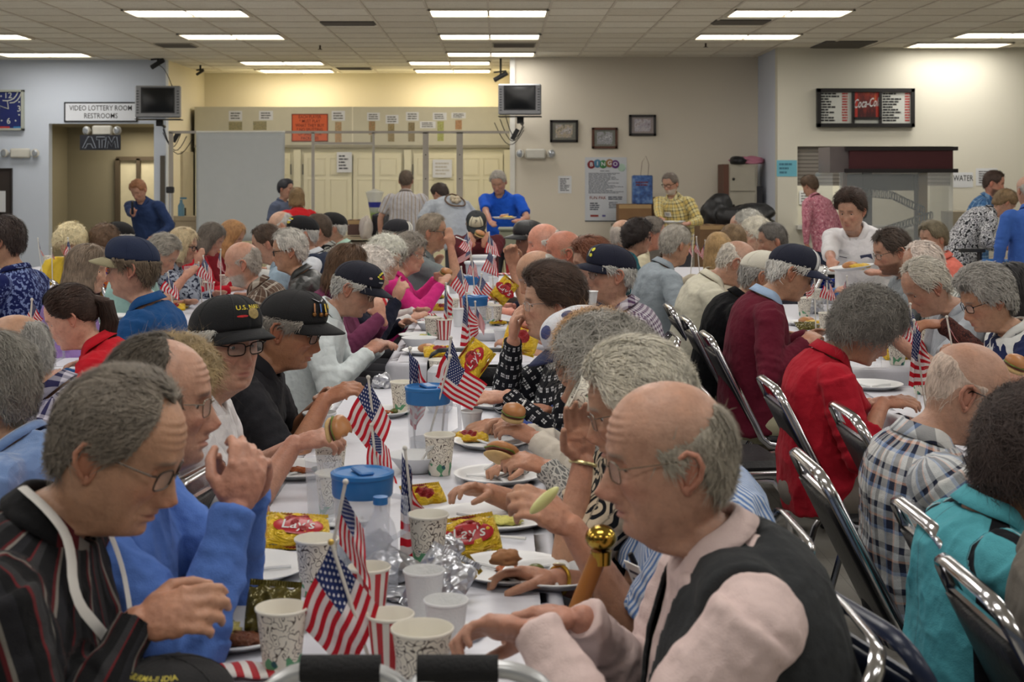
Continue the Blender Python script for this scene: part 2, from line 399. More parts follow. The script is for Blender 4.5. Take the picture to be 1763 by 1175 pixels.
def hair_mesh(o, res, hr):
    st = o['hair']; hang = st in ('bob', 'long'); low = {'bob': -.125, 'long': -.31}.get(st, -.11)
    z, th = head_rows(res); z = z[z > -.11]
    if hang: z = np.concatenate([z, np.arange(z[-1] - res, low, -res * 1.3)])
    Pn, Z, T = ring_pts(z, th, o['jaw'], 0, -.01 if hang else None)
    zb = np.interp(np.degrees(np.abs(T)), HB[st][0], HB[st][1]) + o['hl'] + (.004 + .008 * (st == 'balding')) * vnoise(Pn.reshape(-1, 3), 55, 6).reshape(Z.shape) * (0 if hang else 1)
    e = Z - zb; th0 = o['thick']
    t = th0 * sm(-.002, .016, e) - .0035 * (1 - sm(0, .008, e))
    if st == 'horseshoe':
        top = .018 + .045 * sm(85, 150, np.degrees(np.abs(T))) + .008 * vnoise(Pn.reshape(-1, 3), 60, 2).reshape(Z.shape); e = np.minimum(e, top + .012 - Z); t = th0 * sm(-.002, .03, e) - .0030 * (1 - sm(0, .012, e))
    if hang: t = t * (1 - .6 * sm(low + .03, low, Z)) + .012 * sm(.04, -.08, Z); 
    keep = e > -.004
    n = np.stack([Pn[..., 0], Pn[..., 1] * 1.25, np.where(Z > .03, (Z - .03) * 1.1, (Z - .03) * (.05 if hang else .35))], -1); n /= np.linalg.norm(n, axis=-1, keepdims=True)
    q = Pn.reshape(-1, 3)
    if st == 'curly' or o['curl'] > 0:
        c = max(o['curl'], .6 if st == 'curly' else 0); nn = (1 - np.abs(vnoise(q, 34, 5))) ** 2 * .024 + (1 - np.abs(vnoise(q, 75, 9))) * .008; t = t + (nn.reshape(t.shape) - .004) * c * sm(0, .01, e)
    else:
        s2 = q * np.array([1, 1.6, 1]) ; ang = (np.arctan2(s2[:, 1], s2[:, 0]) if hang else np.zeros(len(q)))
        nn = vnoise(np.stack([q[:, 0] * .6 + ang * .08, q[:, 1] * 1.0, q[:, 2] * (.15 if hang else .5)], 1), 85, 3) * .0022 + vnoise(q, 30, 4) * .0025; t = t + nn.reshape(t.shape) * sm(0, .01, e)
    t = t + o['vol'] * sm(.03, .10, Z) * .02
    V = (Pn + n * t[..., None]); nz, nt = Z.shape
    i, j = np.meshgrid(np.arange(nz - 1), np.arange(nt), indexing='ij'); j2 = (j + 1) % nt
    K = keep[i, j] | keep[i, j2] | keep[i + 1, j2] | keep[i + 1, j]; Q = np.stack([i * nt + j, i * nt + j2, (i + 1) * nt + j2, (i + 1) * nt + j], -1)[K]
    Vf = V.reshape(-1, 3); kk = np.nonzero((e > .001).ravel())[0]
    if hr > 0 and len(kk):
        R = np.random.RandomState(o['seed']); 
        wgt = np.linalg.norm(Vf[kk] * np.array([1, 1, 0]), axis=1) + .01; s = R.choice(kk, hr, p=wgt / wgt.sum()); p = Vf[s] + R.randn(hr, 3) * .0022; nn = n.reshape(-1, 3)[s]
        if st == 'curly': dr = R.randn(hr, 3) + np.array([-.2, 0, -.3])
        elif hang: dr = np.array([0, 0, -1.]) + R.randn(hr, 3) * .13 + nn * np.array([.5, .5, 0]) * (p[:, 2:] > .06) + np.stack([-.2 * np.ones(hr), np.sign(p[:, 1]) * .5, np.zeros(hr)], 1) * (p[:, 2:] > .04)
        elif st == 'pony': dr = np.array([-1, 0, -.1]) + R.randn(hr, 3) * .08
        else: dr = np.array(o['comb']) + R.randn(hr, 3) * .32 + np.stack([np.zeros(hr), np.sign(p[:, 1]) * .35, np.zeros(hr)], 1)
        dr -= nn * np.sum(dr * nn, 1, keepdims=True); dr /= np.linalg.norm(dr, axis=1, keepdims=True) + 1e-9
        Ln = (.018 if st != 'horseshoe' else .020) * (1 + R.rand(hr, 1)) * (1.9 if hang else 1.6 if st == 'curly' else 1) * o['slen']; sd = np.cross(dr, nn) * (.00045 + .0005 * R.rand(hr, 1)) * (1.0 if res < .005 else 2.2) * (1.5 if st == 'curly' else 1)
        cv = 1.0 if st == 'curly' else .18; bend = np.cross(dr, nn) * R.randn(hr, 1) * cv
        lift = .0030 if not hang else .0008
        lift = lift + .0035 * R.rand(hr, 1) ** 2; p1 = p + (dr + bend * .25) * Ln * .5 + nn * lift; p2 = p + (dr + bend * .9) * Ln + nn * (lift * 1.2 - (.004 if cv > .5 else 0))
        S = np.stack([p - sd, p + sd, p1 - sd, p1 + sd, p2 - sd * .3, p2 + sd * .3], 1).reshape(-1, 3); b = len(Vf) + np.arange(hr)[:, None] * 6
        Q = np.concatenate([Q, b + np.array([[0, 1, 3, 2]]), b + np.array([[2, 3, 5, 4]])]); Vf = np.concatenate([Vf, S])
    used = np.zeros(len(Vf), bool); used[Q.ravel()] = True; remap = np.cumsum(used) - 1
    return Vf[used], remap[Q]
def m_hair(c):
    nm = 'hair_%d_%d_%d' % c
    if nm in MATS: return MATS[nm]
    b = NB(nm); v = b.coord(); L = lin(c)
    f = b.math('ADD', b.math('MULTIPLY', b.noise(b.scalev(v, (1, 1, .25)), 160, 2), .6), b.math('MULTIPLY', b.noise(v, 26, 2), .5))
    col = b.ramp(f, [(.25, tuple(x * .45 for x in L[:3]) + (1,)), (.75, tuple(min(1, x * 1.45) for x in L[:3]) + (1,))], 'LINEAR')
    b.set(col, .58, 0, .35); b.bump(b.noise(b.scalev(v, (1, 1, .3)), 300, 2), .4, .004); MATS[nm] = b.m; return b.m
def m_skin():
    if 'skin' in MATS: return MATS['skin']
    b = NB('skin'); v = b.coord(); a = b.attr('tint').outputs['Color']
    f = b.noise(v, 45, 3, .6); g = b.noise(v, 190, 2)
    c = b.mix(1.0, a, b.ramp(f, [(.25, (.80, .74, .72, 1)), (.5, (.98, .96, .95, 1)), (.75, (1.12, 1.06, 1.02, 1))], 'LINEAR'), 'MULTIPLY')
    c = b.mix(b.math('MULTIPLY', b.math('LESS_THAN', g, .34), .22), c, (.25, .11, .06, 1))
    b.set(c, .48, 0, .42); b.b.inputs['Subsurface Weight'].default_value = .06; b.b.inputs['Subsurface Radius'].default_value = (1, .35, .2); b.b.inputs['Subsurface Scale'].default_value = .008
    b.bump(b.math('ADD', b.noise(v, 130, 3, .6), b.math('MULTIPLY', f, .8)), .35, .0035); MATS['skin'] = b.m; return b.m
def unit(v): v = np.asarray(v, float); return v / (np.linalg.norm(v) + 1e-9)
TT = [0, .2, .45, .68, .84, .93, 1.0, 1.04]
def torso(hip, ctl, neck, s, fat, fem, off, t0=0., t1=1.04, n=14, m=28, wsc=1., bust=0.):
    ts = np.linspace(t0, t1, n); V = []; Fc = []
    wy = np.array([.172, .168, .165, .182, .178, .125, .078, .062]) ; 
    if fem: wy = np.array([.180, .165, .148, .158, .155, .110, .070, .055])
    wf = np.array([.12, .125, .125, .125, .105, .082, .066, .056]); wb = np.array([.12, .115, .105, .115, .112, .092, .070, .058])
    wy = wy + fat * np.array([.05, .07, .06, .035, .02, .01, .004, 0]); wf = wf + fat * np.array([.07, .13, .11, .05, .02, .008, .004, 0]); wb = wb + fat * np.array([.03, .03, .025, .02, .015, .01, .005, 0])
    if fem: wf = wf + np.array([0, 0, .012, .035, .016, 0, 0, 0])
    wy, wf, wb = wy * s * wsc + off, wf * s * wsc + off, wb * s * wsc + off
    fwd0 = None
    for t in ts:
        c = (1 - t) ** 2 * hip + 2 * t * (1 - t) * ctl + t * t * neck; tg = unit(2 * (1 - t) * (ctl - hip) + 2 * t * (neck - ctl))
        fw = unit(np.cross([0, 1, 0], tg)); a, b_, c_ = (np.interp(t, TT, q) for q in (wy, wf, wb))
        for j in range(m):
            q = 2 * PI * j / m; cs, sn = math.cos(q), math.sin(q)
            V.append(c + fw * (b_ if cs > 0 else c_) * math.copysign(abs(cs) ** .85, cs) + np.array([0, 1, 0]) * a * math.copysign(abs(sn) ** .85, sn))
    for i in range(n - 1):
        for j in range(m): Fc.append((i * m + j, i * m + (j + 1) % m, (i + 1) * m + (j + 1) % m, (i + 1) * m + j))
    Fc.append(tuple(range(m))[::-1]); Fc.append(tuple((n - 1) * m + j for j in range(m)))
    return np.array(V), Fc
def hand_parts(W, dr, pn, left, curl, s, far):
    """W wrist, dr pointing to the fingers, pn palm normal; closed pieces of one hand"""
    dr = unit(dr); pn = unit(pn - dr * np.dot(pn, dr)); th = np.cross(dr, pn) * (-1 if left else 1); R = np.stack([dr, th, pn], 1); out = []
    out.append(ball(W + dr * .045 * s, (.052 * s, .040 * s, .018 * s), 16, 10, R)); out.append(ball(W + dr * .062 * s + pn * .002, (.032 * s, .042 * s, .017 * s), 14, 10, R))
    if far:
        out.append(ball(W + dr * .10 * s + pn * .015 * curl, (.045 * s, .035 * s, .018 * s), 12, 8, R)); out.append(tube([W + dr * .02, W + dr * .07 + th * .045], [.016, .012])); return out
    cl = curl if isinstance(curl, (list, tuple)) else [curl * .85, curl, curl * 1.05, curl * 1.1]
    for k, (o_, ln, r, sp) in enumerate(((.029, .074, .0092, .10), (.010, .083, .0094, .03), (-.010, .077, .0090, -.04), (-.028, .060, .0082, -.12))):
        b = W + dr * (.082 - .004 * abs(k - 1)) * s + th * o_ * s; a = .45 * cl[k]; fd = unit(dr + th * sp); pts = [b - fd * .02 * s, b]; p = b
        for seg, da in ((.44, .55), (.31, 1.0), (.25, .75)):
            v = fd * math.cos(a) + pn * math.sin(a); p = p + v * ln * seg * s; pts.append(p); a += da * cl[k]
        out.append(tube(pts, [r * s * q for q in (1.1, 1.08, 1.0, .95, .8)], 10)); out.append(ball(pts[-1], r * .82 * s, 8, 6)); out.append(ball(pts[2], r * 1.08 * s, 8, 6)); out.append(ball(pts[3], r * 1.02 * s, 8, 6)); out.append(ball(pts[1] - pn * .002, r * 1.2 * s, 8, 6))
    b = W + dr * .025 * s + th * .026 * s + pn * .006; v1 = unit(dr * .62 + th * .72 + pn * .35); v2 = unit(dr * (.95) + th * .15 + pn * .35 * (1 + cl[0]))
    p1 = b + v1 * .040 * s; p2 = p1 + v2 * .033 * s; p3 = p2 + unit(v2 * .9 - th * .35 * min(1, cl[0])) * .026 * s
    out.append(tube([b, p1, p2, p3], [.0155 * s, .0115 * s, .0105 * s, .0085 * s], 10)); out.append(ball(p3, .0088 * s, 8, 6)); out.append(ball(b, .017 * s, 8, 6))
    return out
def ik(S, W, l1, l2, pole):
    v = W - S; L = np.linalg.norm(v); mx = (l1 + l2) * .995
    if L > mx: v = v / L * mx; W = S + v; L = mx
    u = v / (L + 1e-9); a = (l1 * l1 - l2 * l2 + L * L) / (2 * L); h = math.sqrt(max(l1 * l1 - a * a, 1e-6))
    p = unit(pole - u * np.dot(pole, u)); return S + u * a + p * h, W
def limb_coord(V, segs, tors, s):
    """pattern coordinates: (around, along) of the nearest limb or the torso"""
    best = np.full(len(V), 9.); out = np.zeros((len(V), 3))
    for k, (a, b, r, off) in enumerate(segs):
        ab = b - a; L = np.linalg.norm(ab); u = ab / L; t = np.clip((V - a) @ u, -.02, L + .02); c = a + t[:, None] * u; dd = V - c; dist = np.linalg.norm(dd, axis=1) / r
        up = unit(np.cross(u, [.3, 1, .2])); sd = np.cross(u, up); ang = np.arctan2(dd @ up, dd @ sd); m = dist < best
        out[m] = np.stack([ang * .062, t + off, np.full(len(V), k + 1.)], 1)[m]; best = np.where(m, dist, best)
    hip, ctl, neck = tors
    ts = np.linspace(-.1, 1.05, 40)[:, None]; c = (1 - ts) ** 2 * hip + 2 * ts * (1 - ts) * ctl + ts * ts * neck; D = np.linalg.norm(V[:, None] - c[None], axis=2); i = D.argmin(1); dist = D[np.arange(len(V)), i] / .17
    dd = V - c[i]; m = dist < best; L = np.linalg.norm(neck - hip); tgs = 2 * (1 - ts) * (ctl - hip) + 2 * ts * (neck - ctl); tl = np.linalg.norm(tgs, axis=1)[:, None]; along = np.sum(dd * (tgs / tl)[i], 1); dd = dd - along[:, None] * (tgs / tl)[i]; out[m] = np.stack([np.arctan2(dd[:, 1], dd @ unit(np.cross([0, 1, 0], neck - hip))) * .17, ts[i, 0] * L + along, np.zeros(len(V))], 1)[m]
    return out
def folds(V, N, pc, amp, seed, segs):
    q = V + seed * 3.1; f = (1 - np.abs(vnoise(q * np.array([1, 1, .75]), 11, seed))) ** 2 * 1.0 + (1 - np.abs(vnoise(q * np.array([1.2, 1, .6]), 24, seed + 1))) ** 2 * .45
    e = np.zeros(len(V))
    for a, b, r, off in segs:
        if off > 0: e += np.exp(-(np.linalg.norm(V - a, axis=1) / .09) ** 2)
    ring = np.sin(pc[:, 1] * 150 + vnoise(q, 12, 4) * 3) * (pc[:, 2] > 0) * (.25 + e)
    return V + N * ((f - .75) * amp + ring * amp * .30)[:, None]
PEOPLE = {}
def person(key, label, px, py, d, face=0, look=(0, 20, 0), skin=(198, 150, 124), hair='short', haircol=(150, 148, 145), shirt=None, sleeve='long', pants=(60, 60, 66), collar=True,
           vest=None, vestcol=None, R=None, Lh=None, cap=None, glasses=None, fat=.25, fem=False, size=None, stand=False, jaw=1.0, nose=1.0, thick=None, curl=0., beard=None, fuzz=0., ruddy=1.0,
           group=None, comb=(-.6, 0, -.75), hl=0., vol=0., extra=None, seed=None, lean=None, lip=.8, brow=.6, mouth=0, strands=None, lid=.35, chair=None, collarmat=None, slen=1., dbl=.0, crown=None, Rp=None, Lp=None, pole=None, hipx=0., cat='person', watch=None, wide=1., bend=False):
    seed = seed if seed is not None else len(PEOPLE) + 1; s = size or (.94 if fem else 1.0)
    res = .0028 if d < 3 else .0036 if d < 5 else .0055 if d < 8 else .008; vox = .0042 if d < 3.6 else .0052 if d < 5.5 else .0075 if d < 8 else .011; far = vox > .008
    o = dict(skin=skin, jaw=jaw, rs=.25 if (fem and size == .9) else 1.0, nose=nose, ruddy=ruddy, lip=lip, haircol=haircol, brow=brow, fuzz=fuzz, beard=beard, hair=hair, curl=curl, hl=hl, vol=vol, comb=comb, seed=seed, slen=slen, dbl=dbl,
             thick=thick if thick is not None else {'short': .011, 'receding': .009, 'horseshoe': .0065, 'curly': .030, 'bob': .020, 'long': .016, 'pony': .008}.get(hair, .01))
    Hw = np.array(P(px, py, d)); yaw, pitch, roll = [math.radians(a) for a in look]; fa = math.radians(face); Rw = rotz(fa)
    Rh = rotz(yaw) @ roty(pitch) @ rotx(roll)
    sp = math.sin(max(pitch, 0)); nofs = np.array([.045 + .15 * sp, 0, .168 - .115 * sp]) * s
    Nz = Hw[2] - nofs[2]
    if stand and not bend: s = min(1.05, max(.86, Nz / 1.452)); nofs = np.array([.035 + .08 * sp, 0, .172 - .05 * sp]) * s; Nz = Hw[2] - nofs[2]
    hipz = .915 * s if stand else .535; Lt = .545 * s; ratio = (Nz - hipz) / Lt; le = math.acos(min(.995, max(.45, ratio)))
    if not stand: le = max(.08, le * .46) if lean is None else math.radians(lean); Lt = (Nz - hipz) / math.cos(le)
    elif lean is not None: le = math.radians(lean)
    if stand and ratio > 1: hipz = Nz - Lt * .995
    hip = np.array([0, 0, hipz]); neck = np.array([Lt * math.sin(le) + hipx, 0, Nz]); 
    up = unit(neck - hip); ctl = hip + (neck - hip) * .55 - np.cross([0, 1, 0], up) * (.03 + .10 * math.sin(le) + .05 * sp) * s
    Hb = neck + nofs; org = Hw - Rw @ np.array([Hb[0], Hb[1], 0]); org[2] = 0
    toB = lambda v: Rw.T @ (np.array(v) - org); 
    tg = unit(neck - ctl); Sx = neck - tg * .062 * s; sw = (.168 if fem else .192) * s * wide + fat * .03
    Sh = {1: Sx + np.array([0, sw, 0]), -1: Sx + np.array([0, -sw, 0])}
    if collar is None: collar = False
    arms = {}; hands = {}
    for sd, spec, pl in ((-1, R, Rp), (1, Lh, Lp)):      # right hand is -Y in the body frame
        spec = dict(spec or {}); 
        if 'w' in spec: T = toB(spec['w'])
        else: T = np.array(spec.get('b', (.40 if not stand else .06, sd * (.16 if not stand else .27), .80 if not stand else .80 * s)), float); 
        if 'b' not in spec and 'w' not in spec and not stand: T[0] = max(T[0], neck[0] + .12)
        pole = np.array(spec.get('pole', (-.35, sd * .55, -.8))); Wr = T - unit(T - Sh[sd] + np.array([0, -sd * .05, 0])) * .085 * s
        for _ in range(3):
            E, Wr2 = ik(Sh[sd], Wr, .285 * s, .255 * s, pole); hd = unit(spec['dir']) if 'dir' in spec else unit(unit(T - E) + np.array([0, -sd * .25, 0])); Wr = T - hd * .085 * s
        E, Wr = ik(Sh[sd], Wr, .285 * s, .255 * s, pole)
        pn = np.array(spec.get('pn', (0, -sd * .35, -1.)), float); arms[sd] = (Sh[sd], E, Wr); hands[sd] = (Wr, hd, pn, spec.get('curl', .55))
    # --- skin
    parts = [torso(hip, ctl, neck, s, fat * .8, fem, -.016, n=10, m=16)]
    for sd in (1, -1):
        S, E, Wr = arms[sd]; m1 = S * .5 + E * .5; m2 = E * .62 + Wr * .38; fk = 1.0 + fat * .25
        parts.append(tube([S, m1, E], [.046 * s * fk, .043 * s * fk, .036 * s], 12)); parts.append(ball(E, .037 * s, 12, 8)); parts.append(tube([E, m2, Wr], [.037 * s, .038 * s, .026 * s], 12)); parts.append(ball(Wr, (.026 * s), 10, 8))
        parts += hand_parts(*hands[sd][:3], sd == 1, hands[sd][3], s * (1.0 if not fem else .96), far)
    lg = []
    for sd in (1, -1):
        if stand: K = np.array([.03, sd * .10 * s, .50 * s]); A = np.array([-.01, sd * .11 * s, .09]); h0 = hip + np.array([0, sd * .085 * s, -.02])
        else: h0 = hip + np.array([.0, sd * .09 * s, -.02]); K = np.array([.42 * s, sd * .13, .52]); A = np.array([.40 * s, sd * .12, .09])
        lg.append((h0, K, A)); parts.append(tube([h0, (h0 + K) / 2, K], [.08 * s, .070 * s, .052 * s], 12)); parts.append(ball(K, .053 * s, 10, 8)); parts.append(tube([K, K * .7 + A * .3, A], [.05 * s, .052 * s, .034 * s], 12)); parts.append(tube([A, A + np.array([.1, 0, -.05])], [.034, .028], 8))
    V, Q, N = remesh(parts, vox, 3 if vox < .006 else 2)
    if vox < .006:
        for sd in (1, -1):      # knuckles and sinews on the backs of the hands
            Wr, hd, pn, _ = hands[sd]; dd = np.linalg.norm(V - (Wr + unit(hd) * .05), axis=1); V = V + N * (np.exp(-(dd / .07) ** 2) * ((1 - np.abs(vnoise(V * np.array([1, 1, 1]), 75, 2))) ** 2 - .5) * .0026)[:, None]
    sk = np.array(lin(skin)[:3]); tint = np.ones((len(V), 3)) * sk
    for sd in (1, -1): 
        dd = np.linalg.norm(V - hands[sd][0], axis=1); f = (.16 * np.exp(-(dd / .13) ** 2))[:, None]; tint = tint * (1 - f * np.array([0, 1, 1]))
    mi = np.zeros(len(Q), int)
    hs = s * (1.0 if not fem else .985) * 1.0
    hv, hq, ht, nt = head_mesh(res, o)
    rr = neck + np.array([0, 0, 0]); fw = unit(np.cross([0, 1, 0], tg)); blend = sm(-.105, -.215, hv[:, 2])[:, None]; blend = np.maximum(blend, sm(-.06, -.20, hv[:, 2])[:, None] * (hv[:, :1] < -.01))
    hw = Hb + (hv * hs) @ Rh.T; tgt = neck + (hv[:, :1] + .004) * hs * fw + hv[:, 1:2] * hs * np.array([0, 1, 0]) + (hv[:, 2:] + .20) * s * tg
    hw = hw * (1 - blend) + tgt * blend
    H2 = lambda p: Hb + (np.asarray(p, float) * hs) @ Rh.T
    Vs = [V, hw]; Qs = [Q.tolist(), (hq + len(V)).tolist()]; ts_ = [tint, ht]; mis = [mi, np.zeros(len(hq), int)]; cnt = len(V) + len(hw)
    def addp(Vp, Fp, k, col=None):
        nonlocal cnt
        Vs.append(np.asarray(Vp)); Qs.append([[i + cnt for i in f] for f in Fp]); ts_.append(np.ones((len(Vp), 3)) * (sk if col is None else col)); mis.append(np.full(len(Fp), k)); cnt += len(Vp)
    zz, _, ww = ring_dims(np.array([-.012]), jaw)
    for sd in (1, -1):
        if d < 10:
            ec = np.array([.0655, sd * .0310, -.0005]); bv, bf = ball((0, 0, 0), .0118, 16, 12); addp(H2(bv + ec), bf, 1)
            iv, if_ = ball((0, 0, 0), (.0035, .0056, .0056), 12, 8); gz = np.array([.0094, 0, -.003]); addp(H2(iv + ec + gz), if_, 2)
            for lo, hi in ((math.radians(25 - 60 * lid), PI / 2), (-PI / 2, -.42)):
                a = np.linspace(lo, hi, 8); b = np.linspace(-1.6, 1.6, 12); A_, B_ = np.meshgrid(a, b, indexing='ij'); rl = .0131
                Gp = np.stack([np.cos(A_) * np.cos(B_) * rl, np.cos(A_) * np.sin(B_) * rl * 1.12, np.sin(A_) * rl], -1) + ec
                g = MB().grid(Gp); addp(H2(np.concatenate(g.V)), g.F, 0, sk * np.array([.92, .78, .74]))
        yy = ww[0] * .985; ry = sd
        rim = [(.006, .0, -.030), (.008, .001, -.016), (.010, .002, .006), (.006, .006, .022), (-.006, .012, .030), (-.020, .015, .024), (-.026, .016, .006), (-.020, .013, -.012), (-.008, .008, -.024), (.002, .002, -.032)]
        es = 1.0 if not fem else .88; base = np.array([-.010, sd * yy, -.012])
        f = lambda p: H2(base + np.array([p[0], sd * p[1], p[2]]) * es)
        if d < 9:
            tv, tf = tube([(p[0], sd * p[1], p[2]) for p in rim], .0046, 8, True); addp(H2(base + tv * es), tf, 0, sk * np.array([1, .80, .78]))
            bv, bf = ball((-.006, sd * .004, -.002), (.017, .006, .026), 12, 8, rotz(-sd * .45)); addp(H2(base + bv * es), bf, 0, sk * np.array([.95, .72, .68])); bv, bf = ball((.001, sd * .003, -.030), (.008, .005, .009), 8, 6); addp(H2(base + bv * es), bf, 0, sk * np.array([1, .8, .78]))
        else:
            bv, bf = ball((-.006, sd * .006, -.002), (.020, .009, .032), 10, 7, rotz(-sd * .45)); addp(H2(base + bv * es), bf, 0, sk * np.array([1, .80, .76]))
    Fl = [q for L_ in Qs for q in L_]
    me = make_mesh('person', np.concatenate(Vs), Fl, [m_skin(), mat('eye_white', (225, 220, 212), .2, var=0), mat('iris', (60, 62, 60), .15, var=0)], np.concatenate(mis), True,
                   {'tint': ('FLOAT_COLOR', np.concatenate([np.concatenate(ts_), np.ones((cnt, 1))], 1))})
    root = link('person', me, None, org); root.rotation_euler = (0, 0, fa); tag(root, label, cat, group)
    # --- hair
    if hair:
        nst = strands if strands is not None else (15000 if d < 3 else 7500 if d < 5.5 else 1800 if d < 9 else 700)
        if hair == 'horseshoe': nst = int(nst * .6)
        V, Q = hair_mesh(o, res * 1.15, nst)
        if cap: ab = V[:, 2] - (.042 + .16 * V[:, 0]); Q = Q[(ab[Q] < -.004).all(1)]; V[:, :2] *= np.where(ab > -.012, .955, 1)[:, None]
        V = H2(V)
        Lf = Q.tolist()
        if hair == 'pony':
            c = H2((-.105, 0, .03)); pts = [c, c + np.array([-.045, .0, -.01]), c + np.array([-.065, 0, -.08]), c + np.array([-.05, 0, -.18]), c + np.array([-.02, 0, -.25])]
            tv, tf = tube(pts, [.018, .022, .030, .026, .006], 14); n0 = len(V); V = np.concatenate([V, tv]); Lf += [[i + n0 for i in f] for f in tf]
            Rr = np.random.RandomState(3)
            for q in range(260):
                a = Rr.rand() * 2 * PI; off = np.array([math.cos(a) * .028, math.sin(a) * .028, 0]); pp = [np.array(p) + off * (.5 if i == 0 else 1) + Rr.randn(3) * .003 for i, p in enumerate(pts)]; tv, tf = tube(pp, .0009, 3); n0 = len(V); V = np.concatenate([V, tv]); Lf += [[i + n0 for i in f] for f in tf]
        hm = make_mesh('hair', V, Lf, [m_hair(haircol)]); link('hair', hm, root)
    # --- shirt
    shirt = shirt or cloth('grey_shirt', 'solid', [(120, 122, 126)]); segs = []; parts = [torso(hip, ctl, neck, s, fat, fem, .008, t0=-.12 if not stand else -.2, t1=1.0, n=18, m=32, wsc=1.0)]
    for sd in (1, -1):
        S, E, Wr = arms[sd]; r1, r2, r3 = (.064 + fat * .012) * s, .051 * s, .040 * s; inn = S + np.array([0, -sd * .05 * s, 0]) + tg * .0
        parts.append(ball(S - tg * .008 + np.array([0, -sd * .012, 0]), ((.062 + fat * .01) * s,) * 3, 16, 12)); parts.append(tube([inn - tg * .02, S], [.07 * s, r1], 14))
        if sleeve == 'long':
            fa_ = unit(Wr - E); e2 = Wr + fa_ * .005; parts += [tube([S, (S + E) / 2, E], [r1, r1 * .93, r2 * 1.02], 16), ball(E, r2 * 1.02, 14, 10), tube([E, (E + e2) / 2, e2 - fa_ * .05, e2 - fa_ * .048, e2], [r2, r2 * .95, r3, r3 * .97, r3 * .97], 16)]
        elif sleeve == 'roll':
            e2 = E * .5 + Wr * .5; parts += [tube([S, (S + E) / 2, E], [r1, r1 * .93, r2 * 1.02], 16), ball(E, r2 * 1.02, 14, 10), tube([E, e2], [r2, r2 * 1.02], 16)]
        else:
            q = S * .22 + E * .78; parts.append(tube([S, (S + q) / 2, q], [r1, r1 * .98, r1 * .95], 18))
        segs.append((S, E, .075, 0.)); segs.append((E, Wr, .06, .285))
    vx = vox * 1.25; V, Q, N = remesh(parts, vx, 5 if vx < .008 else 3)
    pc = limb_coord(V, segs, (hip, ctl, neck), s); V2 = folds(V, N, pc, .011 if d < 6 else .008, seed, segs)
    if shirt != 'skin':
        me = make_mesh('shirt', V2, Q, [shirt], attrs={'pc': ('FLOAT_VECTOR', pc)}); link('shirt', me, root)
    cst = lambda t: (1 - t) ** 2 * hip + 2 * t * (1 - t) * ctl + t * t * neck
    if vest:
        pv = [torso(hip, ctl, neck, s, fat, fem, .020, t0=-.14, t1=.985, n=20, m=36)]
        for sd in (1, -1): pv.append(tube([Sx + np.array([0, sd * .03, 0]), Sh[sd] + np.array([0, -sd * .045, 0]) + tg * .01], [.082 * s, .066 * s], 16))
        V, Q, N = remesh(pv, vx, 5); pc = limb_coord(V, [], (hip, ctl, neck), s); V = folds(V, N, pc, .005, seed + 7, [])
        # the front stays open in a V below the neck
        fwN = unit(np.cross([0, 1, 0], tg)); rel = V - neck; keepv = ~((rel @ fwN > .01) & (np.abs(V[:, 1]) < .075 + (rel @ tg) * .28) & (rel @ tg > -.30)); kq = keepv[Q].all(1); Q = Q[kq]
        me = make_mesh('vest', V, Q, [vest], attrs={'pc': ('FLOAT_VECTOR', pc)}); vo = link('vest', me, root); so = vo.modifiers.new('s', 'SOLIDIFY'); so.thickness = .006; so.offset = 0
    if collar:
        fw = unit(np.cross([0, 1, 0], tg)); m = 48; rows = []
        open_ = .30 if collar != 'crew' else 0
        if collar == 'crew': prof = [(.060, .012), (.066, .020), (.074, .014), (.080, -.006)]
        else: prof = [(.060, .0), (.057, .022), (.058, .032), (.063, .033), (.073, .014), (.082, -.002)]
        for r, h in prof:
            row = []
            for j in range(m + 1):
                q = open_ + (2 * PI - 2 * open_) * j / m; front = max(0, math.cos(q)); hh = h - .040 * front ** 2 - (.022 * front ** 6 if r > .078 else 0)
                row.append(neck + tg * (hh + .006) * s + fw * (math.cos(q) * (r + .012 * front) + (-.006)) * s * 1.02 + np.array([0, 1, 0]) * math.sin(q) * r * s * (1.04 + fat * .1))
            rows.append(row)
        g = MB().grid(rows); me = make_mesh('collar', np.concatenate(g.V), g.F, [collarmat or shirt], attrs={'pc': ('FLOAT_VECTOR', np.concatenate(g.V) * np.array([.3, 1, 1]))}); co = link('collar', me, root); so = co.modifiers.new('s', 'SOLIDIFY'); so.thickness = .0025
    # --- trousers and shoes
    pr = []
    for h0, K, A in lg: pr += [tube([h0, (h0 + K) / 2, K], [.102 * s, .088 * s, .070 * s], 14), ball(K, .071 * s, 12, 8), tube([K, (K + A) / 2, A + np.array([0, 0, -.02])], [.068 * s, .063 * s, .060 * s], 14)]
    pr.append(ball(hip + np.array([-.01, 0, -.01]), ((.125 + fat * .04) * s, (.178 + fat * .05) * s, .105), 18, 12))
    V, Q, N = remesh(pr, .012, 3); me = make_mesh('trousers', V, Q, [mat('trousers_%d_%d_%d' % pants, pants, .9, bump=.2, bs=12)]); link('trousers', me, root)
    for h0, K, A in lg:
        b = MB().ball((.07, 0, .02), (.135, .048, .045), 14, 8).ball((.0, 0, .04), (.055, .042, .05), 12, 8).box((.06, 0, -.025), (.25, .085, .02), 1, bev=.01)
        so = b.build('shoe', [mat('shoe_leather', (40, 36, 34), .4), mat('shoe_sole', (26, 25, 25), .8)], root, (A[0], A[1], A[2] - .055))
    info = dict(root=root, H=Hb, Rh=Rh, neck=neck, hip=hip, arms=arms, hands=hands, org=org, Rw=Rw, s=s, tg=tg, H2=H2, d=d, fwn=unit(np.cross([0, 1, 0], tg)), cst=cst, fat=fat, face=fa, vx=vx)
    if cap: add_cap(info, **cap)
    if glasses: add_glasses(info, glasses, jaw)
    if watch: add_watch(info, *watch)
    PEOPLE[key] = info
    return info
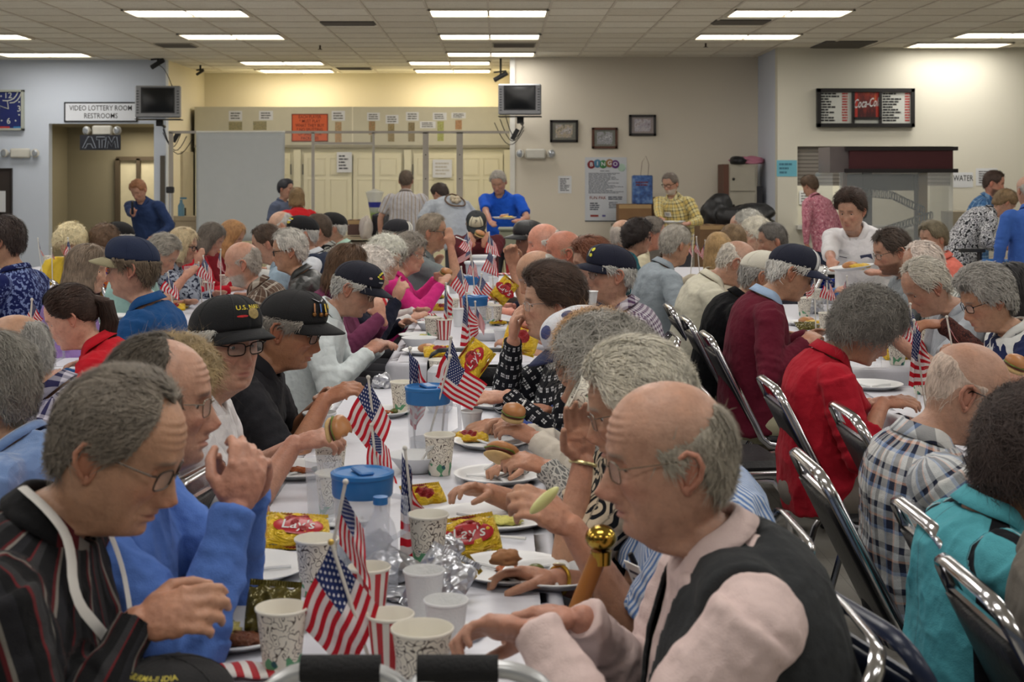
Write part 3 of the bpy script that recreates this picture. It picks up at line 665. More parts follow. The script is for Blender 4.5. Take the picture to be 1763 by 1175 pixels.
def toW(info, p): return info['Rw'] @ np.asarray(p, float) + info['org']
def cap_pt(az, ph, a=.111, b=.089, h=.084, lift=0.):
    """point of the cap's crown: az from the front, ph 0 at the button, pi/2 at the band"""
    sp = math.sin(ph) ** (.82 - .10 * math.cos(az)); x = a * sp * math.cos(az); y = b * sp * math.sin(az); z = h * math.cos(ph) ** .92 if ph < PI / 2 else 0.
    n = unit((x / a, y / b, z / h * .9 + .05)); z0 = .040; p = np.array([x - .004, y, z + z0 + x * .16]); return p + n * lift, n
def add_cap(info, color=(24, 24, 28), brim=None, front=None, text=(), mesh=False, mark=None, top=None, edge=None, side=None, tcol=(226, 200, 60), leather=False, pins=False, back=False, flap=None):
    root, H2 = info['root'], info['H2']; n, m = (48, 18) if info['d'] < 7 else (24, 10)
    g = []
    for i in range(m + 1):
        ph = .02 + (PI / 2 - .02) * i / m; g.append([cap_pt(2 * PI * j / n, ph)[0] for j in range(n + 1)])
    g.append([cap_pt(2 * PI * j / n, PI / 2)[0] * np.array([.97, .97, 1]) + np.array([0, 0, -.014]) for j in range(n + 1)])
    G_ = H2(np.array(g).reshape(-1, 3)).reshape(len(g), n + 1, 3); mb = MB(); mb.grid(G_)
    c1 = mat('cap_%d_%d_%d' % color, color, .35 if leather else .85, bump=.25, bs=300); mats = [c1]
    if front:
        mats.append(mat('cap_%d_%d_%d' % front, front, .85, bump=.2, bs=300)); k = []
        for i in range(len(g) - 1):
            for j in range(n): 
                az = 2 * PI * (j + .5) / n; az = min(az, 2 * PI - az); k.append(1 if (az < .85 and .25 < (i + .5) / m) else 0)
        mb.K = k
    for q in range(6):
        az = PI / 6 + q * PI / 3 - PI / 6 * 0; V, Fc = tube([H2(cap_pt(az, .05 + 1.5 * t, lift=.0006)[0]) for t in np.linspace(0, 1, 9)], .0011, 5); mb.add(V, Fc, 0)
    V, Fc = ball((0, 0, 0), .007, 8, 6); mb.add(H2(V * np.array([1, 1, .5]) + cap_pt(0, 0.02)[0]), Fc, 0)
    cp = mb.build('cap', mats, root); so = cp.modifiers.new('s', 'SOLIDIFY'); so.thickness = .0018; so.offset = -1
    bm = MB(); rows = []; az = np.linspace(-1.18, 1.18, 25); sg = -1 if back else 1
    for r in np.linspace(0, 1, 7):
        row = []
        for a in az:
            p, _ = cap_pt(a, PI / 2); e = math.cos(a / 1.18 * PI / 2) ** .6; L = .072 * e * r; dn = -.004 * r - .018 * (abs(a) / 1.18) ** 2 * (.3 + r) - .008 * r * r
            row.append(np.array([p[0] * (1 if not back else -1) + sg * L, p[1] * (1 + .02 * r), p[2] - .012 + dn + (0 if not back else -.03)]))
        rows.append(row)
    bm.grid(H2(np.array(rows).reshape(-1, 3)).reshape(7, 25, 3)); bc = brim or color
    bo = bm.build('brim', [mat('cap_%d_%d_%d' % bc, bc, .4 if leather else .8, bump=.2, bs=300)], cp); so = bo.modifiers.new('s', 'SOLIDIFY'); so.thickness = .0035
    for (t, size, az0, ph0, col) in text:
        V, Fc = text_mesh(t, size, True)
        if not len(V): continue
        W = np.array([cap_pt(az0 + x / .105, ph0 - y / .105, lift=.0022)[0] for x, y, _ in V]); tm = MB().add(H2(W), Fc); tm.build('lettering', [mat('stitch_%d_%d_%d' % col, col, .7, var=0)], cp, smooth=False)
    if mark:      # round or oblong emblem: (az, ph, half width, half height, colour)
        for (a0, p0, hw, hh, col) in mark:
            G2 = []
            for v in np.linspace(-1, 1, 9): G2.append([cap_pt(a0 + u * math.sqrt(max(0, 1 - v * v)) * hw / .105, p0 - v * hh / .105, lift=.0035)[0] for u in np.linspace(-1, 1, 11)])
            MB().grid(H2(np.array(G2).reshape(-1, 3)).reshape(9, 11, 3)).build('emblem', [mat('patch_%d_%d_%d' % col, col, .6, var=.3, vs=200)], cp)
    if pins:
        for a0, col in ((-.75, (200, 140, 100)), (-.50, (90, 120, 180)), (-.26, (215, 180, 60))):
            q = MB(); p, n_ = cap_pt(a0, 1.26, lift=.005); p2, _ = cap_pt(a0, .92, lift=.005); V, Fc = tube([H2(p2), H2(p)], [.011, .011], 4, flat=.25); q.add(V, Fc); V, Fc = ball(H2(cap_pt(a0, 1.34, lift=.004)[0]), .008, 10, 6); q.add(V, Fc, 1)
            q.build('medal', [mat('ribbon_%d_%d_%d' % col, col, .5), mat('bronze', (140, 100, 60), .35, 1)], cp)
        w_ = MB(); 
        for k in (-1, 1):
            V, Fc = tube([H2(cap_pt(-.5 + k * .02, .82, lift=.004)[0]), H2(cap_pt(-.5 + k * .18, .74, lift=.004)[0]), H2(cap_pt(-.5 + k * .30, .66, lift=.004)[0])], [.006, .005, .002], 6, flat=.4); w_.add(V, Fc)
        w_.build('wing_badge', [mat('pewter', (120, 120, 125), .35, 1)], cp)
def add_glasses(info, col, jaw):
    root, H2 = info['root'], info['H2']; mb = MB(); d = info['d']; ln = MB(); r = .0011 if col[0] > 90 else .0016
    if d > 7: r *= 1.5
    for sd in (1, -1):
        c = np.array([.098, sd * .033, -.006]); pts = []
        for q in range(20):
            a = 2 * PI * q / 20; y = math.copysign(abs(math.cos(a)) ** .6, math.cos(a)) * .025; z = math.copysign(abs(math.sin(a)) ** .6, math.sin(a)) * .0165; pts.append(c + np.array([-.006 * (y * sd / .025 + 1) * .8, y, z]))
        V, Fc = tube(pts, r, 6, True); mb.add(H2(V), Fc); ln.add(H2(np.array(pts)), [tuple(range(20))])
        yw = .078 * 1.0 + .002; V, Fc = tube([(.090, sd * .058, .004), (.082, sd * .073, .006), (.03, sd * (yw + .003), .006), (-.012, sd * (yw + .006), .006), (-.026, sd * (yw + .006), -.012)], r * 1.1, 6); mb.add(H2(V), Fc)
    V, Fc = tube([(.099, .009, .0), (.104, 0, .004), (.099, -.009, .0)], r, 6); mb.add(H2(V), Fc)
    g = mb.build('glasses', [mat('frame_%d_%d_%d' % col, col, .25, .8)], root)
    if d < 9: ln.build('lens', [m_glass()], g, smooth=False)
def m_glass(name='clear_lens', tint=(250, 252, 255), a=.10):
    if name in MATS: return MATS[name]
    b = NB(name); b.set(lin(tint), .05, 0, .5); b.b.inputs['Alpha'].default_value = a; MATS[name] = b.m; return b.m
def add_watch(info, side, col, face=(220, 215, 190)):
    sd = 1 if side == 'L' else -1; S, E, W = info['arms'][sd]; u = unit(W - E); c = W - u * .004; s = info['s']; a = unit(np.cross(u, [.2, .1, 1])); b = np.cross(u, a); pts = [c + (a * math.cos(q) + b * math.sin(q)) * .0305 * s for q in np.linspace(0, 2 * PI, 25)[:-1]]
    m = MB(); V, Fc = tube(pts, .0042, 6, True, flat=1.); m.add(V, Fc); wo = m.build('watch', [mat('strap_%d_%d_%d' % col, col, .28, .9 if col[0] > 60 else 0)], info['root'])
    pn = -unit(info['hands'][sd][2]); n = unit(pn - u * np.dot(pn, u)); V, Fc = ball(c + n * .033 * s, (.004, .014, .014), 16, 8, np.stack([n, u, np.cross(n, u)], 1)); MB().add(V, Fc).build('watch_face', [mat('dial', face, .2, .3)], wo)
def torso_pt(info, t, az, lift=.02):
    """point on the front of the clothed torso: t along the spine, az from straight ahead"""
    s, fat = info['s'], info['fat']; c = info['cst'](t); c2 = info['cst'](t + .01); tg = unit(c2 - c); fw = unit(np.cross([0, 1, 0], tg)); f = (np.interp(t, TT, [.12, .125, .125, .125, .105, .082, .066, .056]) + fat * np.interp(t, TT, [.07, .13, .11, .05, .02, .008, .004, 0])) * s + lift
    wy = (np.interp(t, TT, [.172, .168, .165, .182, .178, .125, .078, .062]) + fat * np.interp(t, TT, [.05, .07, .06, .035, .02, .01, .004, 0])) * s + lift
    n = unit(fw * math.cos(az) / f + np.array([0, 1, 0]) * math.sin(az) / wy); return c + fw * math.cos(az) * f + np.array([0, 1, 0]) * math.sin(az) * wy, n, tg
def name_tag(info, t, az, w=.085, h=.055, lines=2, col=(232, 232, 230)):
    p, n, up = torso_pt(info, t, az, .026); sd = unit(np.cross(up, n)); up = np.cross(n, sd); R_ = np.stack([sd, n, up], 1)
    m = MB().box(p, (w, .003, h), 0, R_)
    for i in range(lines): m.box(p + n * .002 + up * (h * .16 - i * h * .3), (w * (.62 - .12 * i), .001, h * .1), 1, R_)
    return m.build('name_tag', [mat('tag_%d_%d_%d' % col, col, .5, var=0), mat('tag_ink', (60, 60, 75), .6, var=0)], info['root'], smooth=False)
# ---------------------------------------------------------------- the hall
CZ = 3.26
XL, XR, YB = -9.2, 9.2, -6.0            # the hall reaches past the frame on both sides and behind the camera
def m_wall(name, c, rough=.8):
    if name in MATS: return MATS[name]
    b = NB(name); v = b.coord(); L = lin(c); f = b.noise(v, .7, 4, .6); g = b.noise(v, 60, 3)
    col = b.mix(f, tuple(x * .94 for x in L[:3]) + (1,), tuple(min(1, x * 1.05) for x in L[:3]) + (1,)); b.set(col, rough, 0, .25); b.bump(g, .25, .003); MATS[name] = b.m; return b.m
def m_ceiling():
    b = NB('ceiling_tile'); v = b.coord(); x, y, z = b.xyz(v)
    fis = b.noise(b.scalev(v, (3, 30, 1)), 2.2, 4, .65); sp = b.noise(v, 70, 2)
    ix = b.math('FLOOR', b.math('DIVIDE', b.math('ADD', x, .095), .61)); iy = b.math('FLOOR', b.math('DIVIDE', b.math('SUBTRACT', y, 14.135), .61))
    wn = b.n('ShaderNodeTexWhiteNoise', noise_dimensions='2D'); cmb = b.n('ShaderNodeCombineXYZ'); b.put(cmb.inputs[0], ix); b.put(cmb.inputs[1], iy); b.nt.links.new(cmb.outputs[0], wn.inputs[0])
    c = b.ramp(b.math('ADD', b.math('MULTIPLY', fis, .75), b.math('MULTIPLY', wn.outputs[0], .25)), [(.22, (212, 204, 186)), (.7, (244, 240, 226))], 'LINEAR')
    c = b.mix(b.math('MULTIPLY', b.math('LESS_THAN', sp, .36), .3), c, lin((110, 102, 92))); b.set(c, .95, 0, .1); b.bump(b.noise(v, 90, 3), .4, .004); return b.m
def m_floor():
    b = NB('vinyl_floor'); v = b.coord(); x, y, z = b.xyz(v)
    def ln(q): return b.math('LESS_THAN', b.math('ABSOLUTE', b.math('SUBTRACT', b.math('FRACT', b.math('MULTIPLY', q, 1 / .305)), .5)), .006)
    g = b.math('MAXIMUM', ln(x), ln(y)); n = b.noise(v, 1.2, 4, .6); s = b.noise(b.scalev(v, (1, 6, 1)), 9, 3)
    c = b.ramp(n, [(.3, (150, 147, 140)), (.7, (186, 183, 175))], 'LINEAR'); c = b.mix(b.math('MULTIPLY', b.math('GREATER_THAN', s, .68), .35), c, lin((110, 106, 100))); c = b.mix(b.math('MULTIPLY', g, .45), c, lin((96, 93, 88)))
    b.set(c, b.ramp(n, [(.3, (.34, .34, .34, 1)), (.7, (.5, .5, .5, 1))], 'LINEAR'), 0, .4); b.bump(b.noise(v, 20, 2), .06, .01); return b.m
W_WHITE = m_wall('wall_cool_white', (206, 214, 226)); W_MID = m_wall('wall_greige', (214, 206, 190)); W_CREAM = m_wall('wall_cream', (236, 226, 196)); W_RIGHT = m_wall('wall_cream_white', (216, 212, 196)); W_SIDE = m_wall('wall_side_blue', (205, 210, 222))
W_HALL = m_wall('wall_olive', (152, 146, 128))
def struct(name, mb, m, smooth=False): return tag(mb.build(name, m, smooth=smooth), kind='structure')
def slab(name, x0, x1, y0, y1, z0, z1, m):
    return struct(name, MB().box(((x0 + x1) / 2, (y0 + y1) / 2, (z0 + z1) / 2), (x1 - x0, y1 - y0, z1 - z0)), m)
slab('floor', XL, XR, YB, 24, -.1, 0, m_floor()); slab('ceiling', XL, XR, YB, 24, CZ, CZ + .08, m_ceiling())
g = MB()
k = math.ceil((XL + .095) / .61)
while -.095 + .61 * k < XR: g.box((-.095 + .61 * k, 9, CZ - .004), (.024, 30, .012)); k += 1
k = math.ceil((YB - 14.135) / .61)
while 14.135 + .61 * k < 23.1: g.box((0, 14.135 + .61 * k, CZ - .003), (18.4, .012, .005)); k += 1
struct('trim_1', g, mat('ceiling_bar', (212, 204, 188), .6, var=0))
# walls: left, recess, middle, return, right
DL, DR, DM, DRr, REC = 20.4, 23.1, 19.9, 18.5, 22.0
XA, XB_, XC = -4.76, .20, 3.64
dx0, dx1, dz = P(84, 0, DL)[0], P(265, 0, DL)[0], P(0, 213, DL)[2]
g = MB(); g.box(((XL + dx0) / 2, DL + .08, CZ / 2), (dx0 - XL, .16, CZ)); g.box(((dx1 + XA) / 2, DL + .08, CZ / 2), (XA - dx1, .16, CZ)); g.box(((dx0 + dx1) / 2, DL + .08, (dz + CZ) / 2), (dx1 - dx0, .16, CZ - dz)); struct('wall_left', g, W_WHITE)
slab('wall_recess_left', XA - .12, XA, DL + .16, DR, 0, CZ, W_CREAM); slab('wall_recess_back', XA - .12, XB_ + .1, DR, DR + .12, 0, CZ, W_CREAM); slab('wall_recess_right', XB_, XB_ + .1, DM + .16, DR, 0, CZ, W_CREAM)
slab('wall_middle', XB_, XC, DM, DM + .16, 0, CZ, W_MID); slab('wall_return', XC, XC + .12, DRr + .16, DM, 0, CZ, W_SIDE)
ox0, ox1, oz0, oz1 = P(1373, 0, DRr)[0], P(1640, 0, DRr)[0], .95, P(0, 252, DRr)[2]
g = MB(); g.box(((XC + ox0) / 2, DRr + .08, CZ / 2), (ox0 - XC, .16, CZ)); g.box(((ox1 + XR) / 2, DRr + .08, CZ / 2), (XR - ox1, .16, CZ)); g.box(((ox0 + ox1) / 2, DRr + .08, (oz1 + CZ) / 2), (ox1 - ox0, .16, CZ - oz1)); g.box(((ox0 + ox1) / 2, DRr + .08, oz0 / 2), (ox1 - ox0, .16, oz0)); struct('wall_right', g, W_RIGHT)
slab('wall_side_left', XL - .1, XL, YB, 24, 0, CZ, W_WHITE); slab('wall_side_right', XR, XR + .1, YB, 24, 0, CZ, W_RIGHT); slab('wall_kitchen', XC + .12, XR, 21.0, 21.1, 0, CZ, W_RIGHT)
for nm, x0, x1, y in (('baseboard_left', XL, dx0, DL), ('baseboard_middle', XB_, XC, DM), ('baseboard_right', XC, XR, DRr)): slab(nm, x0, x1, y - .015, y, 0, .10, mat('rubber_base', (60, 56, 52), .6))
slab('trim_2', XB_ - .03, XB_ + .04, DM - .03, DM + .02, 0, CZ, mat('white_trim', (214, 212, 204), .6))
# corridor behind the left opening
slab('wall_corridor_back', -7.2, XA - .12, 22.6, 22.7, 0, CZ, W_HALL); slab('wall_corridor_left', dx0 - .5, dx0 - .4, DL + .16, 22.6, 0, CZ, W_HALL); slab('ceiling_corridor', dx0 - .5, XA - .1, DL + .16, 22.7, dz + .02, dz + .06, W_HALL)
cx0, cx1 = P(205, 0, 22.5)[0], P(290, 0, 22.5)[0]; cz = P(0, 273, 22.5)[2]
g = MB().box((cx0 - .03, 22.55, cz / 2), (.07, .1, cz)).box(((cx0 + cx1) / 2, 22.55, cz), (cx1 - cx0 + .1, .1, .06)).box((cx0 + .30, 22.55, cz / 2), (.06, .1, cz)); tag(g.build('door_1', mat('brown_frame', (86, 76, 64), .6), smooth=False), kind='structure')
slab('wall_lit_room', cx0, cx1, 22.57, 22.6, 0, cz, mat('lit_room', (226, 220, 196), .8))
def wr(px0, py0, px1, py1, d): a = P(px0, py0, d); b = P(px1, py1, d); return (a[0] + b[0]) / 2, (a[2] + b[2]) / 2, abs(b[0] - a[0]), abs(a[2] - b[2])
# closets across the recess: soffit board and six panel doors
cdoor = mat('painted_door', (226, 220, 190), .55, var=.02)
x, z, w_, h_ = wr(335, 184, 880, 250, REC); slab('trim_3', x - w_ / 2, XB_, REC, REC + .04, z - h_ / 2, z + h_ / 2, mat('soffit_board', (198, 194, 172), .7, var=.03))
slab('trim_4', x - w_ / 2, XB_, REC - .03, REC, z - h_ / 2 - .04, z - h_ / 2, mat('header_strip', (150, 145, 125), .6)); slab('trim_5', P(606, 0, REC)[0], P(608, 0, REC)[0], REC - .006, REC, z - h_ / 2, z + h_ / 2, mat('seam_strip', (225, 220, 200), .6))
slab('wall_closet', x - w_ / 2, XB_, REC + .04, REC + .1, 0, z - h_ / 2, cdoor); slab('ceiling_closet', x - w_ / 2, XB_, REC + .04, DR, z + h_ / 2 - .04, z + h_ / 2, cdoor)
dn = 2
for px0, px1 in ((400, 447), (449, 500), (523, 606), (608, 691), (712, 789), (791, 866)):
    x, z, w_, h_ = wr(px0, 262, px1, 262, REC); zt = P(0, 264, REC)[2]; g = MB().box((x, REC + .012, zt / 2), (w_, .05, zt - .02), bev=.004)
    for cx_ in (-w_ * .23, w_ * .23):
        for za, zb in ((zt - .09, zt - .33), (zt - .42, zt - 1.05), (zt - 1.14, .18)):
            pw, ph = w_ * .32, za - zb; zc = (za + zb) / 2
            g.box((x + cx_, REC - .016, zc), (pw, .008, ph), bev=.003)
            for dx_, dz_, sx_, sz_ in ((0, ph / 2 + .012, pw + .04, .012), (0, -ph / 2 - .012, pw + .04, .012), (pw / 2 + .012, 0, .012, ph), (-pw / 2 - .012, 0, .012, ph)): g.box((x + cx_ + dx_, REC - .015, zc + dz_), (sx_, .012, sz_), bev=.003)
    o = g.build('door_%d' % dn, cdoor, smooth=False); tag(o, kind='structure'); dn += 1
    if px0 in (523, 712, 449): 
        for zz in (zt - .25, zt - 1.0): MB().box((x - w_ / 2 - .012 if px0 != 449 else x + w_ / 2 + .01, REC - .02, zz), (.014, .014, .16)).build('hinge', mat('dark_metal', (60, 58, 55), .4, .6), o, smooth=False)
for px in (512, 702, 874, 395): slab('trim_%d' % (6 + [512, 702, 874, 395].index(px)), P(px - 6, 0, REC)[0], P(px + 6, 0, REC)[0], REC - .03, REC, 0, P(0, 258, REC)[2], cdoor)
o = MB().box((XA + .02, 21.7, .98), (.04, .72, 1.96)).build('door_9', mat('side_door', (196, 186, 160), .6), smooth=False); tag(o, kind='structure'); MB().box((XA + .05, 21.42, 1.0), (.03, .03, .22)).build('door_handle', mat('dark_metal', (60, 58, 55), .4, .6), o)
# ---------------------------------------------------------------- fluorescent fixtures
em = bpy.data.materials.new('diffuser_lit'); em.use_nodes = True; em.node_tree.nodes['Principled BSDF'].inputs['Emission Color'].default_value = (1, .90, .76, 1); em.node_tree.nodes['Principled BSDF'].inputs['Emission Strength'].default_value = LIGHT_E; em.node_tree.nodes['Principled BSDF'].inputs['Base Color'].default_value = (.9, .9, .88, 1)
fm = mat('fixture_frame', (222, 214, 196), .5, var=0)
def fixture(x0, y, label, wm=1.0):
    t = empty('ceiling_light', (x0 + .61, y, CZ)); tag(t, label, 'ceiling light', 'fluorescent ceiling lights')
    g = MB()
    for a, b, c, d in ((0, .285, 1.20, .03), (0, -.285, 1.20, .03), (.595, 0, .03, .6), (-.595, 0, .03, .6)): g.box((a, b, -.012), (c, d, .024))
    g.build('frame', fm, t, smooth=False); MB().box((0, 0, -.004), (1.17, .54, .01)).build('diffuser', em, t, smooth=False)
    la = bpy.data.lights.new('tube_light', 'AREA'); la.shape = 'RECTANGLE'; la.size = 1.15; la.size_y = .5; la.energy = LAMP_W * wm; la.color = (1, .92, .83) if y > 19.8 else (.96, .975, 1.0); lo = bpy.data.objects.new('tube_light', la); COL.objects.link(lo); lo.parent = t; lo.location = (0, 0, -.03)
cols = {-6.805: 'leftmost', -3.755: 'left', -.705: 'middle', 2.345: 'right'}
for x0, y, lb, wm in ((-3.755, 14.44, 'lit ceiling panel, nearest one above left of centre', 1), (-.705, 14.44, 'lit ceiling panel, nearest and largest of the middle column', 1), (2.345, 14.44, 'lit ceiling panel, the front one on the right side with a dark vent behind it', 1),
        (-6.805, 16.88, 'lit ceiling panel cut by the left picture edge, upper one', 1), (-3.755, 16.88, 'lit ceiling panel, second one back in the left column', 1), (-.705, 16.88, 'lit ceiling panel, second one back in the middle column', 1), (2.345, 16.88, 'lit ceiling panel, second one back above the black framed menu board side', 1), (5.40, 16.70, 'lit ceiling panel cut by the right picture edge', 1),
        (5.21, 17.98, 'lit ceiling panel washing the right wall above the menu board', .85), (-6.805, 19.42, 'lit ceiling panel close to the left wall, lower one at the left edge', .9), (-.705, 19.34, 'lit ceiling panel, third one back in the middle column', 1),
        (-3.765, 20.85, 'lit ceiling panel over the screen, nearer of the left pair in the recess', .32), (-1.315, 20.85, 'lit ceiling panel, nearer of the right pair in the recess', .32), (-3.80, 22.45, 'lit ceiling panel over the screen, farther of the left pair in the recess', .18), (-1.32, 22.45, 'lit ceiling panel, farther of the right pair in the recess', .18)):
    fixture(x0, y, lb, wm)
for y in (12.0, 9.56, 7.12, 4.68, 2.24, -.2):
    for x0 in (-6.805, -3.755, -.705, 2.345, 5.395): fixture(x0, y, 'lit ceiling panel outside the picture, above the near tables')
la = bpy.data.lights.new('corridor_light', 'AREA'); la.size = .5; la.energy = 14; la.color = (1, .88, .66); lo = bpy.data.objects.new('corridor_light', la); COL.objects.link(lo); lo.location = ((cx0 + cx1) / 2, 21.9, dz - .05)
la = bpy.data.lights.new('kitchen_light', 'AREA'); la.size = 1.2; la.energy = 55; la.color = (1, .95, .85); lo = bpy.data.objects.new('kitchen_light', la); COL.objects.link(lo); lo.location = (5, 19.8, 3.1)
# vents and small ceiling things
dk = mat('vent_dark', (84, 80, 74), .7); lt_ = mat('vent_light', (170, 164, 150), .6)
def vent(px0, px1, py, lb, dark=True, dep=.3):
    d = (CZ - CH) * F / (CY - py); x0, x1 = P(px0, 0, d)[0], P(px1, 0, d)[0]; t = empty('ceiling_vent', ((x0 + x1) / 2, d, CZ)); tag(t, lb, 'vent', 'ceiling vents')
    w_ = x1 - x0; MB().box((0, 0, -.006), (w_, dep, .012)).build('frame', dk if dark else lt_, t, smooth=False); g = MB()
    for i in range(6): g.box((0, -dep / 2 + dep * (i + .5) / 6, -.016), (w_ * .94, .008, .012), rot=rotx(.5))
    g.build('louver', mat('vent_slat', (120, 114, 104), .6), t, smooth=False)
vent(553, 646, 39, 'dark slotted vent between the left and middle lit panels'); vent(1228, 1322, 37, 'dark slotted vent between two right lit panels', dep=.4); vent(1408, 1495, 76, 'dark square vent just before the right wall', dep=.9); vent(848, 922, 76.5, 'pale vent beside the middle column of lit panels', False, .5); vent(272, 335, 77, 'pale vent above the left hanging television', False, .5); vent(580, 640, 117, 'pale vent at the back of the ceiling between the recess lights', False, .4)
for px, py, lb in ((551, 78, 'small dark sprinkler head left of the middle lit panels'), (1215, 74, 'small dark sprinkler head right of the middle')):
    d = (CZ - CH) * F / (CY - py); b = MB().tube([(0, 0, 0), (0, 0, -.05)], .012).lathe([(.03, -.05), (.03, -.056)], 12); tag(b.build('sprinkler', mat('brass_dark', (70, 60, 50), .4, .6), loc=(P(px, 0, d)[0], d, CZ)), lb, 'sprinkler')
# ---------------------------------------------------------------- signs and wall things
def flat(name, px0, py0, px1, py1, d, m, th=.012, parent=None):
    x, z, w_, h_ = wr(px0, py0, px1, py1, d); return (x, z, w_, h_)
INK = mat('black_ink', (28, 28, 30), .6, var=0); WHT = mat('sign_white', (222, 226, 232), .5, var=0); PAPER = mat('white_paper', (214, 216, 218), .7, var=.02)
def board(name, lb, cat, px0, py0, px1, py1, d, face, th=.012, frame=None, fw_=.02, group=None):
    x, z, w_, h_ = wr(px0, py0, px1, py1, d); t = empty(name, (x, d, z)); tag(t, lb, cat, group)
    MB().box((0, -th / 2 - .002, 0), (w_, th, h_)).build('panel', face, t, smooth=False)
    if frame:
        g = MB()
        for a, c, sx_, sz_ in ((0, h_ / 2, w_ + fw_, fw_), (0, -h_ / 2, w_ + fw_, fw_), (w_ / 2, 0, fw_, h_ + fw_), (-w_ / 2, 0, fw_, h_ + fw_)): g.box((a, -th * .8 - .004, c), (sx_, th * 1.6, sz_), bev=.003)
        g.build('frame', frame, t, smooth=False)
    return t, w_, h_, -th - .004
def lines(mb, x0, x1, z0, z1, n, y, k=0, rag=.4, seed=1, th=.45):
    R_ = random.Random(seed); h = (z1 - z0) / n
    for i in range(n):
        w_ = (x1 - x0) * (1 - rag * R_.random()); x = x0; 
        while x < x0 + w_: l = .02 + R_.random() * .06; l = min(l, x0 + w_ - x); mb.box((x + l / 2, y, z1 - h * (i + .5)), (l * .86, .001, h * th), k); x += l
t, w_, h_, y = board('restroom_sign', 'white sign reading VIDEO LOTTERY ROOM RESTROOMS over the corridor opening', 'sign', 112, 177, 236, 209, DL, WHT, frame=INK, fw_=.018)
g = MB(); lettering(g, 'VIDEO LOTTERY ROOM', (0, y, h_ * .20), .105, bold=True, sx=.80); lettering(g, 'RESTROOMS', (0, y, -h_ * .22), .105, bold=True, sx=.82); g.build('lettering', INK, t, smooth=False)
# ATM sign
x, z, w_, h_ = wr(145, 233, 214, 259, DL + .1); t = empty('atm_sign', (x, DL - .1, z)); tag(t, 'black window sign with outlined letters ATM hanging in the corridor opening', 'sign')
MB().box((0, 0, 0), (w_, .03, h_)).build('panel', mat('atm_black', (34, 36, 44), .5), t, smooth=False); MB().tube([(-.1, .0, h_ / 2), (-.1, .12, h_ / 2 + .1)], .004).tube([(.1, .0, h_ / 2), (.1, .12, h_ / 2 + .1)], .004).build('hanger', INK, t); g = MB(); hb = h_ * .36
for pts in (((-.25, -hb), (-.17, hb), (-.12, hb), (-.06, -hb), (-.10, -hb), (-.13, -.02), (-.18, -.02), (-.205, -hb)), ((-.05, hb), (.07, hb), (.07, hb - .04), (.03, hb - .04), (.03, -hb), (-.01, -hb), (-.01, hb - .04), (-.05, hb - .04)), ((.07, -hb), (.09, hb), (.13, hb), (.165, 0), (.20, hb), (.24, hb), (.26, -hb), (.225, -hb), (.21, .02), (.165, -.06), (.12, .02), (.105, -hb))):
    g.tube([(a, -.02, c) for a, c in pts], .005, 6, 0, True)
g.build('neon_tube', mat('unlit_tube', (160, 168, 180), .3), t)
def emergency(px, py, d, lb):
    t = empty('emergency_light', P(px, py, d)); tag(t, lb, 'emergency light', 'emergency lights')
    MB().box((0, -.05, 0), (.28, .09, .14), bev=.02).build('housing', mat('emergency_white', (206, 204, 194), .5), t)
    for s_ in (-1, 1):
        MB().lathe([(.02, -.04), (.055, .01), (.062, .05), (.058, .055)], 20).build('lamp_head', mat('emergency_white', (206, 204, 194), .5), t, (s_ * .20, -.05, .0), rot=(PI / 2, 0, s_ * .5)).name = 'lamp_head'
        MB().ball((0, 0, 0), (.05, .012, .05)).build('lens', mat('lamp_lens', (170, 175, 180), .1, .5), t, (s_ * .215, -.11, 0))
emergency(37, 264, DL, 'white twin headed emergency light on the left wall below the clock'); emergency(178, 225, DL, 'white twin headed emergency light above the ATM sign'); emergency(922, 265, DM, 'pale twin headed emergency light below the pictures on the middle wall')
# clock
t, w_, h_, y = board('wall_clock', 'square blue wall clock with white numerals at the left edge', 'clock', -8, 157, 41, 223, DL, mat('clock_blue', (38, 48, 104), .35, var=.04), .05, mat('clock_frame', (176, 180, 168), .5), .03)
cxk = P(17, 0, DL)[0] - t.location.x; czk = P(0, 188, DL)[2] - t.location.z; 
for s_, a, b in (('12', 16, 165), ('3', 35, 188), ('6', 17, 209), ('9', -1, 188)): q = P(a, b, DL); g = MB(); lettering(g, s_, (q[0] - t.location.x, y, q[2] - t.location.z), .12, bold=True); g.build('numeral', mat('clock_ink', (210, 214, 205), .5, var=0), t, smooth=False)
g = MB()
for a, b in ((4, 166), (35, 176), (35, 198), (29, 208), (5, 208)): q = P(a, b, DL); g.ball((q[0] - t.location.x, y, q[2] - t.location.z), (.012, .002, .012), 8, 5)
for pp_ in (((7, 173.5), (14, 174), (20, 173), (26, 170), (30, 165), (33, 159)), ((19, 177.5), (26, 177), (32, 173), (36, 167), (39, 160))): g.tube([(P(a, 0, DL)[0] - t.location.x, y, P(0, b, DL)[2] - t.location.z) for a, b in pp_], .008, 6)
g.build('clock_marks', mat('clock_ink', (210, 214, 205), .5, var=0), t); MB().tube([(cxk, y - .006, czk), (cxk - .015, y - .006, czk + .11)], .005, 6).build('hour_hand', mat('clock_ink', (210, 214, 205)), t); MB().tube([(cxk, y - .009, czk), (cxk - .14, y - .009, czk + .05)], .004, 6).build('minute_hand', mat('clock_ink', (210, 214, 205)), t)
g = MB().box((-w_ * .20, y, -h_ * .46), (w_ * .5, .003, h_ * .07)).box((w_ * .33, y, -h_ * .46), (w_ * .30, .003, h_ * .07), 1); g.build('colour_strip', [mat('strip_red', (176, 52, 50)), mat('strip_blue', (58, 124, 178))], t, smooth=False)
t, w_, h_, y = board('notice_board', 'dark brown notice board with a white flyer at the left edge', 'notice board', -30, 291, 21, 400, DL, mat('dark_board', (54, 46, 42), .7), .03, mat('board_frame', (40, 34, 30), .5), .02)
